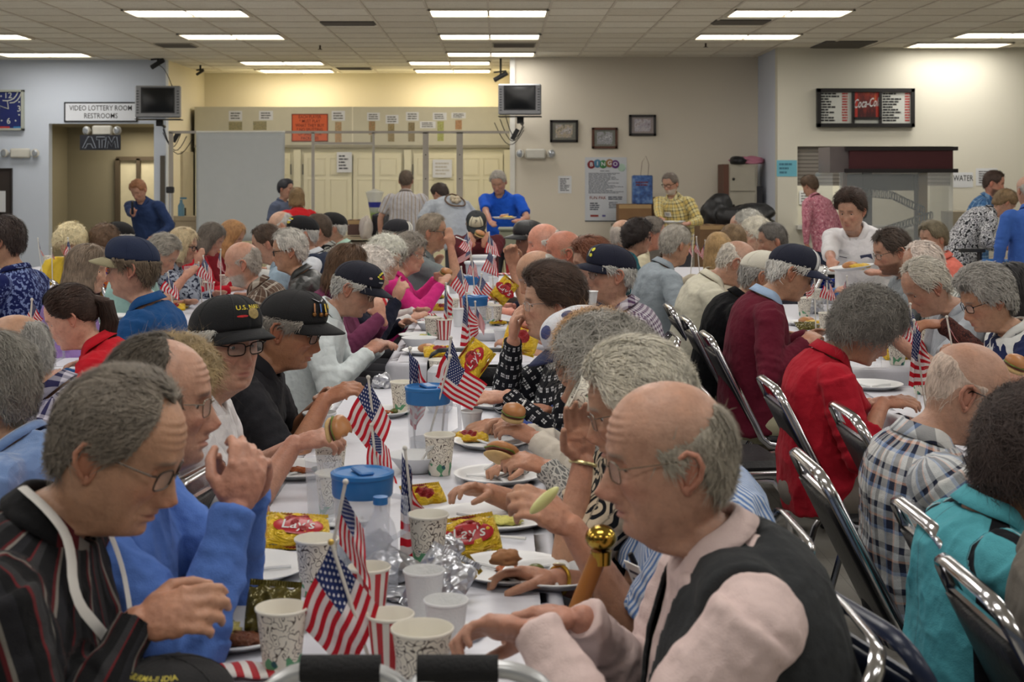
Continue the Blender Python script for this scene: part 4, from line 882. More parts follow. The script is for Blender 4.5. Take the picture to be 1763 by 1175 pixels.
q = P(5, 347, DL); MB().box((q[0] - t.location.x, y, q[2] - t.location.z), (.10, .003, .30)).build('flyer', PAPER, t, smooth=False)
# televisions on brackets
def tv(px0, py0, px1, py1, d, lb, rz):
    x, z, w_, h_ = wr(px0, py0, px1, py1, d); t = empty('television', (x, d, z), rz); tag(t, lb, 'television', 'wall mounted televisions')
    sil = mat('tv_silver', (156, 158, 162), .4, .3); g = MB().box((0, 0, 0), (w_, .10, h_), bev=.015); g.box((0, .10, 0), (w_ * .92, .12, h_ * .9), bev=.03); g.box((0, .26, 0), (w_ * .62, .24, h_ * .62), bev=.05); g.build('cabinet', sil, t, smooth=False)
    g = MB()
    for i in range(9): g.box((-w_ * .44 , -.052, -h_ * .35 + i * h_ * .085), (w_ * .05, .004, h_ * .03)).box((w_ * .44, -.052, -h_ * .35 + i * h_ * .085), (w_ * .05, .004, h_ * .03))
    g.build('speaker_grille', mat('tv_grille', (70, 72, 76), .6), t, smooth=False)
    G_ = [[(u * w_ * .34, -.060 - .006 * (1 - u * u) * (1 - v * v), .02 + v * h_ * .36) for u in np.linspace(-1, 1, 9)] for v in np.linspace(-1, 1, 7)]; MB().grid(G_).build('screen', mat('tv_screen', (26, 28, 30), .15, var=0), t); MB().box((0, -.05, .02), (w_ * .74, .012, h_ * .80)).build('bezel', mat('tv_bezel', (44, 45, 48), .4), t, smooth=False)
    g = MB().box((0, .1, -h_ / 2 - .02), (w_ * 1.0, .34, .012)).box((0, .15, -h_ / 2 - .06), (.09, .09, .10)).tube([(0, .15, -h_ / 2 - .08), (.0, .67, -h_ / 2 - .10)], .02); g.build('bracket', mat('bracket_black', (34, 34, 36), .5), t)
    g = MB(); R_ = random.Random(int(px0)); p0 = np.array((.05, .1, -h_ / 2 - .1))
    for k in range(3):
        pts = [p0 + np.array((a * .25 * (1 + .3 * k) * (1 if px0 < 400 else -1), 0, -.25 * math.sin(a * PI) - .05 * k + (.1 * a if px0 > 400 else -.1 * a))) for a in np.linspace(0, 1, 9)]; g.tube(pts, .006, 5)
    g.box(p0 + np.array((.18 if px0 < 400 else -.12, 0, -.16)), (.06, .05, .16), rot=roty(.5)); g.build('cable', mat('bracket_black', (34, 34, 36), .5), t)
tv(234, 148, 311, 203, 19.7, 'silver tube television hanging left, above the screen beside the restroom sign', .10); tv(858, 145, 932, 198, 19.2, 'silver tube television hanging in the middle, left of the framed pictures', -.06)
for px, py, d, lb in ((272, 110, 20.2, 'black camera mount on the left wall corner near the ceiling'), (345, 125, 21.4, 'small black camera on the recess side wall'), (862, 132, 20.2, 'black camera hanging from the ceiling beside the middle television')):
    t = empty('security_camera', P(px, py, d)); tag(t, lb, 'camera'); s_ = 1 if px != 345 else .6
    MB().tube([(0, 0, CZ - t.location.z), (0, 0, 0)], .015).tube([(-.10 * s_, 0, .06 * s_), (.08 * s_, 0, .08 * s_)], .012).build('mount', mat('bracket_black', (34, 34, 36)), t); MB().tube([(-.09 * s_, 0, -.05 * s_), (.09 * s_, -.05, .05 * s_)], .035 * s_, 12).build('barrel', mat('bracket_black', (34, 34, 36)), t)
    if px == 272: MB().tube([(.2 * a, .0, -.3 * a * a - .02) for a in np.linspace(0, 1, 6)], .005, 5).tube([(.2, 0, -.3), (.2, .05, -.5)], .005, 5).build('cable', mat('bracket_black', (34, 34, 36)), t)
# pictures on the middle wall
def picture(px0, py0, px1, py1, fr, cols, lb, extra=None):
    b = NB('print_%d' % px0); v = b.coord(); f = b.noise(v, 16, 4, .7); b.set(b.ramp(f, list(zip([0, .42, .5, .56, .62][:len(cols)], cols))), .3)
    t, w_, h_, y = board('framed_picture', lb, 'picture', px0, py0, px1, py1, DM, mat('mat_%d' % px0, cols[0], .5), .02, fr, .035)
    MB().box((0, y, 0), (w_ * .66, .003, h_ * .66)).build('print', b.m, t, smooth=False); MB().box((0, y - .006, 0), (w_, .002, h_)).build('glass', m_glass('picture_glass', (230, 235, 240), .06), t, smooth=False); return t, w_, h_, y
picture(949, 209, 993, 243, mat('frame_black', (30, 26, 24), .4), [(92, 88, 66), (170, 150, 118), (120, 116, 110), (186, 176, 168), (90, 84, 70)], 'black framed print on the middle wall, leftmost and nearest the television')
t, w_, h_, y = picture(1021, 222, 1061, 254, mat('frame_wood', (84, 50, 34), .4), [(98, 100, 84), (160, 158, 162), (110, 108, 110), (190, 188, 190), (84, 80, 84)], 'wood framed print on the middle wall, lowest of the three')
picture(1085, 200, 1127, 232, mat('frame_black', (30, 26, 24), .4), [(146, 132, 128), (190, 180, 186), (150, 148, 156), (176, 160, 168), (96, 88, 92)], 'black framed pale print on the middle wall, right and highest')
# posters and papers
t, w_, h_, y = board('bingo_poster', 'large white BINGO poster on the middle wall with coloured balls', 'poster', 1007, 271, 1079, 382, DM, mat('poster_paper', (196, 200, 206), .5, var=.02), .006)
g = MB(); tg_ = MB(); s_ = w_ / .62
for ch, xx, zz, k in (('B', -.215, .37, 0), ('I', -.125, .385, 1), ('N', -.04, .375, 2), ('G', .055, .39, 3), ('O', .14, .375, 4)): g.ball((xx * s_, y - .002 - .001 * k, zz * s_), (.060 * s_, .004, .062 * s_), 20, 10, k); lettering(tg_, ch, (xx * s_, y - .011, zz * s_), .085 * s_, bold=True)
g.ball((.235 * s_, y - .001, .325 * s_), (.055 * s_, .003, .058 * s_), 20, 10, 5); g.build('ball_logo', [mat('ball_red', (120, 34, 40)), mat('ball_blue', (70, 120, 150)), mat('ball_green', (60, 124, 70)), mat('ball_tan', (150, 110, 70)), mat('ball_purple', (92, 44, 110)), mat('ball_pale', (170, 196, 180))], t); tg_.build('lettering', WHT, t, smooth=False)
g = MB(); lines(g, -.09 * s_, .06 * s_, .265 * s_, .285 * s_, 1, y, 0, 0); lines(g, -.26 * s_, .27 * s_, -.06 * s_, .25 * s_, 17, y, 0, .5, 3, .4); lettering(g, 'FUN PAK', (-.12 * s_, y, -.125 * s_), .06 * s_, 1, True); lines(g, .03 * s_, .28 * s_, -.155 * s_, -.10 * s_, 2, y, 0, .2, 5, .6); lines(g, -.24 * s_, -.08 * s_, -.31 * s_, -.19 * s_, 4, y, 0, .3, 6, .6); lines(g, .04 * s_, .18 * s_, -.28 * s_, -.18 * s_, 4, y, 0, .3, 8)
for q, q2, k in ((-.17, .12, (140, 50, 44)), (-.03, .05, (100, 96, 150))): MB().box((q * s_, y, -.39 * s_), (q2 * s_, .001, .03 * s_)).build('sponsor_mark', mat('mark_%d' % k[0], k), t, smooth=False)
MB().box((0, y, -h_ / 2 + .01), (w_, .002, .012)).build('bottom_strip', INK, t, smooth=False)
g.build('print', [mat('poster_ink', (84, 88, 100), .6, var=0), mat('poster_red', (140, 50, 44), .6), mat('poster_violet', (100, 96, 150), .6)], t, smooth=False)
def paper(px0, py0, px1, py1, d, lb, n=4, col=None, name='paper_notice', cat='notice', ink=(90, 90, 100), rag=.5, group=None, tilt=0.):
    t, w_, h_, y = board(name, lb, cat, px0, py0, px1, py1, d, col or PAPER, .003, group=group); t.rotation_euler[1] = tilt
    if n: g = MB(); lines(g, -w_ * .38, w_ * .38, -h_ * .38, h_ * .38, n, y, 0, rag, int(px0 + py0), .5); g.build('print', mat('ink_%d_%d_%d' % ink, ink, .6, var=0), t, smooth=False)
    return t, w_, h_, y
paper(961, 303, 984, 333, DM, 'white paper list left of the BINGO poster', 8)
paper(580, 262, 606, 297, REC - .05, 'white notice taped to the closet door behind the posts', 5, ink=(60, 60, 70)); paper(745, 275, 778, 306, REC - .05, 'faded white notice on the closet door between the posts', 4, ink=(190, 186, 176))
for i, (a, b, c, d_, lb) in enumerate(((394, 191, 417, 208, 'white label over the leftmost dark ticket sheet'), (446, 191, 470, 207, 'white label over the second dark ticket sheet'), (571, 191, 594, 208, 'white label right of the orange sign'), (632, 194, 654, 208, 'white label above the ticket sheet right of the board seam'), (664, 198, 686, 213, 'white label, second right of the board seam'), (699, 193, 721, 208, 'white label, third right of the board seam'), (723, 209, 750, 221, 'white label set lower than its neighbours'), (745, 194, 769, 207, 'white label over the yellow green ticket strip'), (777, 194, 802, 204, 'white label at the right end of the ticket row'))):
    paper(a, b, c, d_, REC, lb, 3, group='labels on the ticket board', name='price_label', cat='label', ink=(96, 96, 92), rag=.2)
def tickets(px0, py0, px1, py1, c, lb):
    b = NB('ticket_%d' % px0); v = b.coord(); f = b.noise(v, 60, 2, .7); b.set(b.ramp(f, [(0, c[0]), (.45, c[1]), (.6, c[2])]), .6); t, w_, h_, y = board('ticket_sheet', lb, 'ticket sheet', px0, py0, px1, py1, REC, b.m, .003, group='bingo ticket sheets')
tk = ((128, 122, 92), (160, 150, 112), (96, 104, 96))
for a, b_, c, d_, cc, lb in ((394, 210, 417, 224, tk, 'green grey ticket sheet, leftmost above the screen'), (436, 209, 459, 224, tk, 'green grey ticket sheet, second above the screen'), (577, 210, 588, 245, ((196, 150, 110), (150, 130, 96), (204, 176, 140)), 'orange ticket strip right of the orange sign'), (635, 209, 646, 232, ((170, 140, 100), (140, 124, 90), (196, 120, 84)), 'brown ticket strip right of the seam, top'), (668, 213, 679, 244, ((160, 140, 100), (132, 118, 84), (176, 160, 120)), 'tan ticket strip, second right of the seam'), (703, 211, 714, 244, ((150, 134, 98), (120, 108, 80), (170, 156, 118)), 'tan ticket strip, third right of the seam'), (753, 209, 764, 243, ((176, 184, 110), (150, 150, 90), (190, 190, 130)), 'yellow green ticket strip'), (784, 207, 795, 223, ((190, 140, 100), (150, 118, 84), (200, 160, 120)), 'orange ticket sheet at the right end'), (638, 233, 644, 247, tk, 'short ticket strip hanging under the brown one')): tickets(a, b_, c, d_, cc, lb)
t, w_, h_, y = board('orange_sign', 'orange sign reading EACH PLAYER MUST PLAY on the closet board', 'sign', 503, 197, 564, 243, REC, mat('sign_orange', (206, 96, 56), .6, var=.02), .006, mat('orange_edge', (130, 56, 40), .6), .015)
g = MB()
for i, s_ in enumerate(('EACH PLAYER', '* MUST PLAY', 'WHAT THEY BUY', '* NO SPLITTING', 'OF SHEETS OR', 'PACKAGES')): lettering(g, s_, (0, y, h_ * (.40 - i * .16)), .070, bold=True, sx=.80)
g.build('lettering', mat('sign_brown_ink', (92, 34, 24), .6, var=0), t, smooth=False)
t, w_, h_, y = paper(1337, 276, 1372, 304, DRr, 'light blue handwritten paper at the corner of the right wall', 3, mat('blue_paper', (112, 182, 200), .6, var=.03), ink=(70, 120, 140))
t, w_, h_, y = board('water_sign', 'white hand lettered WATER sign on the right wall', 'sign', 1641, 297, 1675, 323, DRr, PAPER, .003); g = MB(); lettering(g, 'WATER', (.0, y, .02), .105, bold=True, sx=.72); g.build('lettering', INK, t, smooth=False)
paper(1680, 290, 1717, 320, DRr, 'white printed notice right of the WATER sign', 6, ink=(100, 100, 104))
# menu board
t, w_, h_, y = board('menu_board', 'black framed menu board with red cola panel high on the right wall', 'menu board', 1408, 156, 1569, 216, DRr, mat('menu_face', (198, 200, 192), .5, var=.02), .05, mat('menu_frame', (30, 28, 28), .4), .05)
g = MB(); xa, xb = -w_ * .135, w_ * .155; g.box((xa, y - .01, 0), (.035, .03, h_)).box((xb, y - .01, 0), (.035, .03, h_)).box(((xa + xb) / 2, y - .01, -h_ * .30), (xb - xa, .03, .03)); g.build('divider', mat('menu_frame', (30, 28, 28)), t, smooth=False)
b = NB('cola_picture'); v = b.coord(); x_, y_, z_ = b.xyz(v); f = b.math('ADD', b.math('MULTIPLY', b.noise(b.scalev(v, (1, 1, .3)), 14, 3, .7), .8), b.math('MULTIPLY', z_, .8)); b.set(b.ramp(f, [(.0, (30, 12, 16)), (.34, (66, 18, 20)), (.50, (130, 40, 28)), (.62, (186, 92, 40))], 'LINEAR'), .3)
cxm = (xa + xb) / 2; cw = xb - xa - .035; MB().box((0, 0, 0), (cw, .004, h_ * .76)).build('cola_panel', b.m, t, (cxm, y, h_ * .11), smooth=False); [MB().box((cw * q, 0, 0), (cw * .12, .005, h_ * .76)).build('red_edge', mat('cola_red', (176, 50, 38), .4), t, (cxm, y - .001, h_ * .11), smooth=False) for q in (-.43, .44)]
V, Fc = text_mesh('Coca-Cola', .088, True); R_ = V.copy(); g = MB(); g.add(np.stack([V[:, 0] * .92 + V[:, 1] * .35 + cxm + .01, np.full(len(V), y - .008), V[:, 1] * 1.9 + V[:, 0] * .08 + h_ * .13], 1), Fc); g.build('script_logo', mat('logo_white', (206, 206, 204), .5, var=0), t)
for x0, x1, sd in ((-w_ * .485, -w_ * .28, 3), (w_ * .18, w_ * .385, 9)): g = MB(); lines(g, x0, x1, -h_ * .40, h_ * .44, 11, y - .001, 0, .65, sd, .62); g.build('menu_print', INK, t, smooth=False)
for x0, x1 in ((-w_ * .255, -w_ * .19), (w_ * .415, w_ * .475)): g = MB(); lines(g, x0, x1, -h_ * .40, h_ * .44, 11, y - .001, 0, .05, 3, .6); g.build('price_print', mat('price_red', (170, 64, 60), .6, var=0), t, smooth=False)
# roller shutter and kitchen opening
b = NB('shutter_slats'); v = b.coord(); x_, y_, z_ = b.xyz(v); f = b.math('FRACT', b.math('MULTIPLY', z_, 1 / .05)); b.set(b.ramp(f, [(0, (96, 90, 84)), (.18, (150, 144, 136)), (.8, (128, 122, 114))]), .6); b.bump(f, .5, .02)
zs_ = P(0, 320, DRr)[2]; o = MB().box(((ox0 + ox1) / 2, DRr + .10, (oz1 + zs_) / 2), (ox1 - ox0, .03, oz1 - zs_)).build('window_1', b.m, smooth=False); tag(o, kind='structure')
slab('trim_11', ox0 - .02, ox1 + .02, DRr - .12, DRr + .18, oz0 - .05, oz0, mat('counter_white', (206, 204, 196), .5))
paper(1376, 328, 1398, 352, 20.99, 'small paper pinned up inside the kitchen opening', 4, ink=(120, 120, 124))
# posts and rail of the plastic sheet partition, projection sheet
pv = mat('grey_post', (164, 158, 148), .5, .1)
t = empty('partition_frame', (0, 19.0, 0)); tag(t, 'grey post and rail frame standing before the closet doors', 'frame')
g = MB(); x, z, w_, h_ = wr(291, 225.5, 877, 230, 19.0); g.box((x, 0, z), (w_, .04, h_)); x, z, w_, h_ = wr(540, 245, 643, 249, 19.0); g.box((x, 0, z), (w_, .03, h_)); g.build('rail', pv, t, smooth=False)
for a, b_ in ((291, 298), (536.5, 541.5), (641, 645), (728, 738), (786, 797)):
    x, z, w_, h_ = wr(a, 228, b_, 300, 19.0); zt = P(0, 228, 19.0)[2]; o = MB().box((x, 0, zt / 2), (w_, .04, zt)).build('post', pv, t, smooth=False)
    if a > 700:
        g = MB()
        for q in range(6): g.ball((x, -.022, zt - .3 - q * .32), .008, 8, 5)
        g.build('bolt', mat('dark_metal', (60, 58, 55)), o)
sh = NB('clear_sheet'); sh.set(lin((225, 230, 232)), .08, 0, .6); sh.b.inputs['Alpha'].default_value = .07; G_ = [[(P(500 + 230 * u, 0, 19)[0], -.03 + .03 * math.sin(u * 19) + .02 * math.sin(v * 8), 2.15 - 1.5 * v) for u in np.linspace(0, 1, 30)] for v in np.linspace(0, 1, 12)]; MB().grid(G_).build('plastic_sheet', sh.m, t)
x, z, w_, h_ = wr(338, 226, 491, 226, 18.94); G_ = []
for v in np.linspace(0, 1, 16): G_.append([(x + (u - .5) * w_ * (1 - .035 * v * (u > .5)) , .012 * math.sin(u * 14 + v * 2) * v, 2.175 + .01 * math.sin(u * 20) * (v == 0) - 1.45 * v) for u in np.linspace(0, 1, 30)])
t = empty('projection_sheet', (0, 18.93, 0)); tag(t, 'large pale grey sheet hung as a projection screen at the left', 'projection screen'); o = MB().grid(G_).build('sheet', mat('grey_sheet', (176, 180, 180), .7, var=.02), t); so = o.modifiers.new('s', 'SOLIDIFY'); so.thickness = .004
MB().tube([(x - w_ / 2, 0, 2.18), (x + w_ / 2, 0, 2.18)], .012).build('hem_rod', mat('hem_white', (222, 222, 214), .5), t)
# tripod
t = empty('tripod', (P(293, 0, 17.6)[0], 17.6, 0)); tag(t, 'silver camera tripod beside the man with the phone', 'tripod'); al = mat('aluminium', (190, 192, 196), .35, .8)
MB().tube([(0, 0, .75), (0, 0, 1.38)], .014).build('column', al, t)
for a in range(3): MB().tube([(0, 0, 1.02), (.42 * math.cos(a * 2.1 + .6), .42 * math.sin(a * 2.1 + .6), 0)], .013).build('leg', al, t)
MB().box((0, 0, 1.0), (.12, .05, .05), bev=.01).build('collar', mat('bracket_black', (34, 34, 36)), t); MB().box((0, 0, 1.42), (.09, .08, .08), bev=.01).build('head', mat('bracket_black', (34, 34, 36)), t)
# wall bits in the recess corner
for a, b_, c, d_, nm, lb, cc in ((287, 268, 295, 360, 'door_strip', 'dark vertical strip beside the recess side door', (90, 84, 76)),): x, z, w_, h_ = wr(a, b_, c, d_, 20.3); tag(MB().box((XA - .045, DL - .011, z), (w_, .02, h_)).build(nm, mat('strip_dark', cc, .6), smooth=False), lb, 'strip')
tag(MB().lathe([(.045, 0), (.045, .16), (.02, .20), (.02, .24)], 16).box((.03, 0, .26), (.09, .02, .025)).build('spray_bottle', mat('bottle_blue', (90, 130, 150), .3), loc=P(312, 374, 19.6)), 'blue labelled pump bottle on the ledge behind the tripod', 'bottle')
tag(MB().box((0, 0, 0), (.7, .3, .06)).box((0, 0, -.6), (.66, .26, 1.14)).build('ledge', mat('ledge_tan', (166, 150, 124), .6), loc=(P(318, 0, 19.6)[0], 19.65, P(0, 376, 19.6)[2]), smooth=False), 'tan ledge cabinet behind the tripod', 'cabinet')
# bingo ball machine (tall glass case with burgundy top)
Ym = 16.6; x0, x1 = P(1463, 0, Ym)[0], P(1641, 0, Ym)[0]; xm = (x0 + x1) / 2; wm_ = x1 - x0; ztp = P(0, 253, Ym)[2]; t = empty('glass_case_machine', (xm, Ym + .45, 0)); tag(t, 'tall glass case machine with burgundy top and black bands before the kitchen shutter', 'machine')
blk = mat('case_black', (32, 26, 28), .5); g = MB(); zb = P(0, 297, Ym)[2]; g.box((0, 0, ztp - .02), (wm_ + .10, .96, .045)).box((0, 0, zb + .02), (wm_ + .10, .96, .045)); g.build('band', blk, t, smooth=False); MB().box((0, 0, (ztp + zb) / 2), (wm_, .9, ztp - zb - .06)).build('canopy', mat('burgundy', (76, 32, 38), .6), t, smooth=False)
MB().box((-wm_ / 2 - .11, -.1, (ztp + zb) / 2), (.22, .6, ztp - zb)).build('side_panel', mat('smoky_panel', (120, 112, 112), .3, alpha=.75), t, smooth=False)
gl = m_glass('case_glass', (205, 212, 215), .20); MB().box((-.06, -.43, .25 + (zb - .25) / 2), (wm_ + .12, .01, zb - .25)).build('front_glass', gl, t, smooth=False); [MB().box((q, 0, .25 + (zb - .25) / 2), (.01, .86, zb - .25)).build('side_glass', gl, t, smooth=False) for q in (wm_ / 2, -wm_ / 2 - .2)]
g = MB(); g.box((-wm_ * .16 , .35, 1.35), (.11, .05, .75)).box((-wm_ * .02, .36, zb - .12), (wm_ * .75, .05, .2)).box((wm_ * .33, .3, 1.0), (.05, .05, 1.2)); g.build('inner_frame', mat('case_grey', (64, 66, 74), .5), t, smooth=False); MB().box((wm_ * .33, .05, 1.35), (.10, .05, 1.0)).build('brass_post', mat('brass_post', (132, 108, 66), .4, .4), t, smooth=False); MB().box((-wm_ * .42, .2, 1.35), (.05, .05, 1.0)).build('copper_post', mat('copper_post', (110, 70, 50), .4, .3), t, smooth=False)
MB().box((-wm_ * .02, .42, 1.2), (wm_ * .8, .02, 1.5)).build('back_panel', mat('case_back', (206, 204, 192), .4, alpha=.3), t, smooth=False); MB().box((0, 0, .22), (wm_ + .1, .9, .44)).build('base', mat('case_base', (150, 146, 138), .6), t, smooth=False)
for nm, pts in (('ball_tube', [(-wm_ * .45, 0, 1.42), (0, -.05, 1.36), (wm_ * .30, -.1, 1.18)]), ('return_tube', [(wm_ * .38, -.1, 1.12), (0, -.15, .98), (-wm_ * .3, -.15, .86)])):
    g = MB(); pts = [np.array(p) for p in pts]
    for i in range(26):
        u = i / 25 * 2; p = pts[int(min(u, 1.999))] * (1 - (u % 1 if u < 2 else 1)) + pts[min(2, int(min(u, 1.999)) + 1)] * (u % 1 if u < 2 else 1); g.tube([p + .045 * np.array((0, math.cos(a), math.sin(a))) for a in np.linspace(0, 2 * PI, 13)[:-1]], .007, 5, 0, True)
    g.tube([p + np.array((0, 0, .045)) for p in pts], .006, 5).tube([p - np.array((0, 0, .045)) for p in pts], .006, 5); g.build(nm, mat('coil_grey', (92, 96, 98), .35, .5), t)
# locker cabinet, boxes and bags by the middle wall
x, z, w_, h_ = wr(1262, 283, 1308, 352, 19.3); zt = P(0, 283, 19.3)[2]; t = empty('file_cabinet', (x - .06, 19.5, 0)); tag(t, 'beige four drawer cabinet with a brown side in the corner of the middle wall', 'cabinet')
MB().box((0, 0, zt / 2), (w_ + .04, .5, zt), bev=.01).build('body', mat('cabinet_beige', (170, 164, 148), .6), t, smooth=False); MB().box((-w_ / 2 - .04, 0, zt / 2), (.07, .52, zt)).build('side_board', mat('brown_side', (96, 62, 48), .6), t, smooth=False); MB().box((w_ / 2 + .05, 0, zt / 2 - .15), (.08, .5, zt - .3)).build('dark_board', mat('side_black', (40, 40, 44), .6), t, smooth=False)
for q in range(4): o = MB().box((0, -.26, zt - .2 - q * .36), (w_ * .94, .02, .33), bev=.006).build('drawer', mat('cabinet_beige', (170, 164, 148)), t, smooth=False); MB().ball((-w_ * .35, -.28, zt - .2 - q * .36), .02, 10, 6).build('lock', mat('dark_metal', (60, 58, 55)), o)
R3 = np.random.RandomState(4)
def lump(name, c, r, m, lb, cat, amp=.25, fr=6, seed=1, parent=None, group=None):
    V, Fc = ball((0, 0, 0), (1, 1, 1), 28, 18); n = vnoise(V * 1.3, fr / 4, seed) * amp + (1 - np.abs(vnoise(V, fr / 2, seed + 3))) * amp * .5; V = V * (1 + n[:, None]) * np.array(r); V[:, 2] = np.maximum(V[:, 2], -r[2] * .8)
    o = link(name, make_mesh(name, V, Fc, [m]), parent, c)
    if lb: tag(o, lb, cat, group)
    return o
bagm = mat('black_bag', (26, 26, 28), .45, bump=.8, bs=14)
lump('pink_bag', P(1292, 277, 19.3) + Vector((0, .1, .0)), (.20, .15, .055), mat('pink_plastic', (188, 120, 140), .5), 'crumpled pink bag on top of the beige cabinet', 'bag', .35, 9, 2); lump('black_cap_pile', P(1270, 277, 19.3), (.10, .12, .06), bagm, 'black hat on top of the beige cabinet', 'hat', .2, 5, 8)
lump('trash_bag', P(1235, 370, 18.2), (.20, .22, .22), bagm, 'black bag heaped left of the cabinet', 'bag', .3, 6, 3); lump('duffel_bag', P(1285, 376, 18.0), (.36, .25, .17), bagm, 'long black duffel bag in front of the cabinet', 'bag', .25, 6, 5)
def carton(px0, py0, px1, py1, d, lb, dp=.35, c=(126, 98, 68), zb=None, name='cardboard_box'):
    x, z, w_, h_ = wr(px0, py0, px1, py1, d); zt = z + h_ / 2; zb = z - h_ / 2 if zb is None else zb; m = mat('card_%d_%d_%d' % c, c, .8, bump=.1, bs=30); t = empty(name, (x, d + dp / 2, zb)); tag(t, lb, 'box'); H = zt - zb
    MB().box((0, 0, H / 2), (w_, dp, H), bev=.004).build('body', m, t, smooth=False); MB().box((0, -dp / 2 - .0015, H - .03), (w_ * .98, .003, .05)).box((0, 0, H + .0015), (.05, dp, .003)).build('tape', mat('box_tape', (160, 132, 92), .35), t, smooth=False); return t
carton(1065, 352, 1122, 380, 19.0, 'brown cardboard box below the blue bag', .4, (122, 92, 62), .95); carton(1065, 0, 1125, 0, 19.0, 'stacked cartons under the brown box by the middle wall', .42) if False else None
tag(MB().box((P(1095, 0, 19.2)[0], 19.3, .47), (.62, .55, .94), bev=.01).build('storage_crate', mat('crate_grey', (110, 104, 96), .7), smooth=False), 'grey storage crate under the brown box by the middle wall', 'crate')
carton(1122, 340, 1150, 400, 19.3, 'dark brown carton behind the man in yellow plaid', .4, (82, 60, 44), .0); carton(1150, 318, 1164, 345, 19.35, 'small brown carton edge above the plaid shoulder', .2, (120, 88, 62), 1.2) if False else None
carton(1205, 388, 1250, 430, 17.6, 'brown carton under the black bag', .5, (110, 84, 58), 0); carton(1250, 392, 1300, 430, 17.4, 'tan carton under the duffel bag', .5, (120, 92, 64), 0)
x, z, w_, h_ = wr(1090, 302, 1125, 352, 19.0); t = empty('gift_bag', (x, 19.15, z - h_ / 2)); tag(t, 'glossy blue gift bag standing on the brown cardboard box', 'bag')
b = NB('blue_bag_print'); v = b.coord(); f = b.noise(v, 12, 3, .6); b.set(b.ramp(f, [(.3, (28, 44, 84)), (.5, (56, 92, 150)), (.7, (110, 140, 180))], 'LINEAR'), .3); MB().box((0, 0, h_ / 2), (w_, .14, h_), bev=.01).build('body', b.m, t, smooth=False)
g = MB()
lines(g, -w_ * .35, w_ * .3, h_ * .62, h_ * .80, 2, -.073, 0, .1, 4, .6); g.build('print', mat('bag_red_ink', (96, 40, 60)), t, smooth=False); MB().tube([(-.02, 0, h_), (.0, 0, h_ + .18), (.05, 0, h_ + .26), (.09, 0, h_ + .15), (.08, 0, h_)], .004, 6).build('handle', mat('bag_string', (120, 100, 84)), t)
# long counters at the back
def counter(name, x0, x1, y0, y1, z1, m, lb, skirt=None, top=None):
    t = empty(name, ((x0 + x1) / 2, (y0 + y1) / 2, 0)); tag(t, lb, 'table'); w_, dp = x1 - x0, y1 - y0
    MB().box((0, 0, z1 - .015), (w_, dp, .03), bev=.004).build('tabletop', top or mat('table_top', (150, 140, 126), .5), t, smooth=False)
    if skirt: MB().box((0, 0, z1 / 2 - .03), (w_ - .02, dp - .02, z1 - .07)).build('skirt', skirt, t, smooth=False)
    else:
        for a in (-1, 1):
            for c_ in (-1, 1): MB().tube([(a * (w_ / 2 - .1), c_ * (dp / 2 - .08), 0), (a * (w_ / 2 - .1), c_ * (dp / 2 - .08), z1 - .03)], .014).build('leg', mat('table_leg', (90, 88, 86), .4, .6), t)
    return t
counter('serving_counter', P(570, 0, 18.4)[0], P(745, 0, 18.4)[0], 18.2, 18.8, P(0, 407, 18.4)[2], mat('x', (1, 1, 1)), 'brown counter in front of the closet doors behind the striped shirt man', mat('counter_brown', (104, 92, 80), .7), mat('counter_top', (166, 150, 124), .5))
carton(598, 379, 622, 405, 18.25, 'open dark carton on the brown counter', .3, (84, 62, 56)); tag(MB().lathe([(.13, 0), (.13, .26), (.12, .28), (.05, .30)], 24).box((0, -.14, .06), (.04, .06, .04)).build('coffee_urn', mat('urn_black', (24, 24, 30), .2), loc=P(657, 407, 18.3)), 'glossy black coffee urn on the brown counter', 'urn')
lump('plastic_bag', P(630, 395, 18.2), (.07, .1, .16), mat('clear_bag', (206, 196, 190), .3, alpha=.6), 'clear bag with red print beside the coffee urn', 'bag', .3, 8, 6)
t = empty('wrapped_gift', P(645, 352, 18.6)); tag(t, 'cellophane wrapped cone with a blue band behind the coffee urn', 'gift'); MB().lathe([(.025, -.40), (.03, -.28), (.09, .05), (.12, .16), (.02, .20)], 20).build('wrap', mat('cellophane', (214, 216, 210), .2, alpha=.55), t); MB().lathe([(.074, -.04), (.088, .03)], 20, cap0=False, cap1=False).build('blue_band', mat('gift_blue', (50, 54, 140), .4), t); MB().lathe([(.045, -.22), (.07, -.05)], 16).build('green_stems', mat('gift_green', (130, 160, 70), .6), t)
counter('buffet_table', P(870, 0, 14.5)[0], P(985, 0, 14.5)[0], 14.3, 15.0, P(0, 432, 14.4)[2], mat('x', (1, 1, 1)), 'buffet table with a red skirt behind the raised fist', mat('red_skirt', (150, 30, 34), .7), mat('buffet_white', (214, 212, 204), .5))
tag(MB().box((0, 0, .1), (.36, .3, .2), bev=.02).box((0, 0, .215), (.38, .32, .03), bev=.01).build('cooler', mat('cooler_grey', (128, 130, 112), .5), loc=P(890, 432, 14.4) + Vector((0, .2, 0))), 'grey green cooler on the red skirted buffet table', 'cooler'); tag(MB().box((0, 0, .2), (.3, .3, .4), bev=.02).build('white_bin', mat('bin_white', (206, 204, 196), .5), loc=(P(992, 0, 15)[0], 15, .0 + .45)), 'white bin with a dark lid behind the bald men', 'bin')
x, z, w_, h_ = wr(1378, 422, 1660, 422, 12.9); counter('drinks_table', P(1385, 0, 12.9)[0], P(1480, 0, 12.9)[0], 12.6, 13.3, .75, mat('x', (1, 1, 1)), 'white draped drinks table with blue tinsel behind the woman in white', mat('white_skirt', (206, 206, 204), .6), mat('white_skirt', (206, 206, 204), .6))
V = MB(); R_ = np.random.RandomState(2)
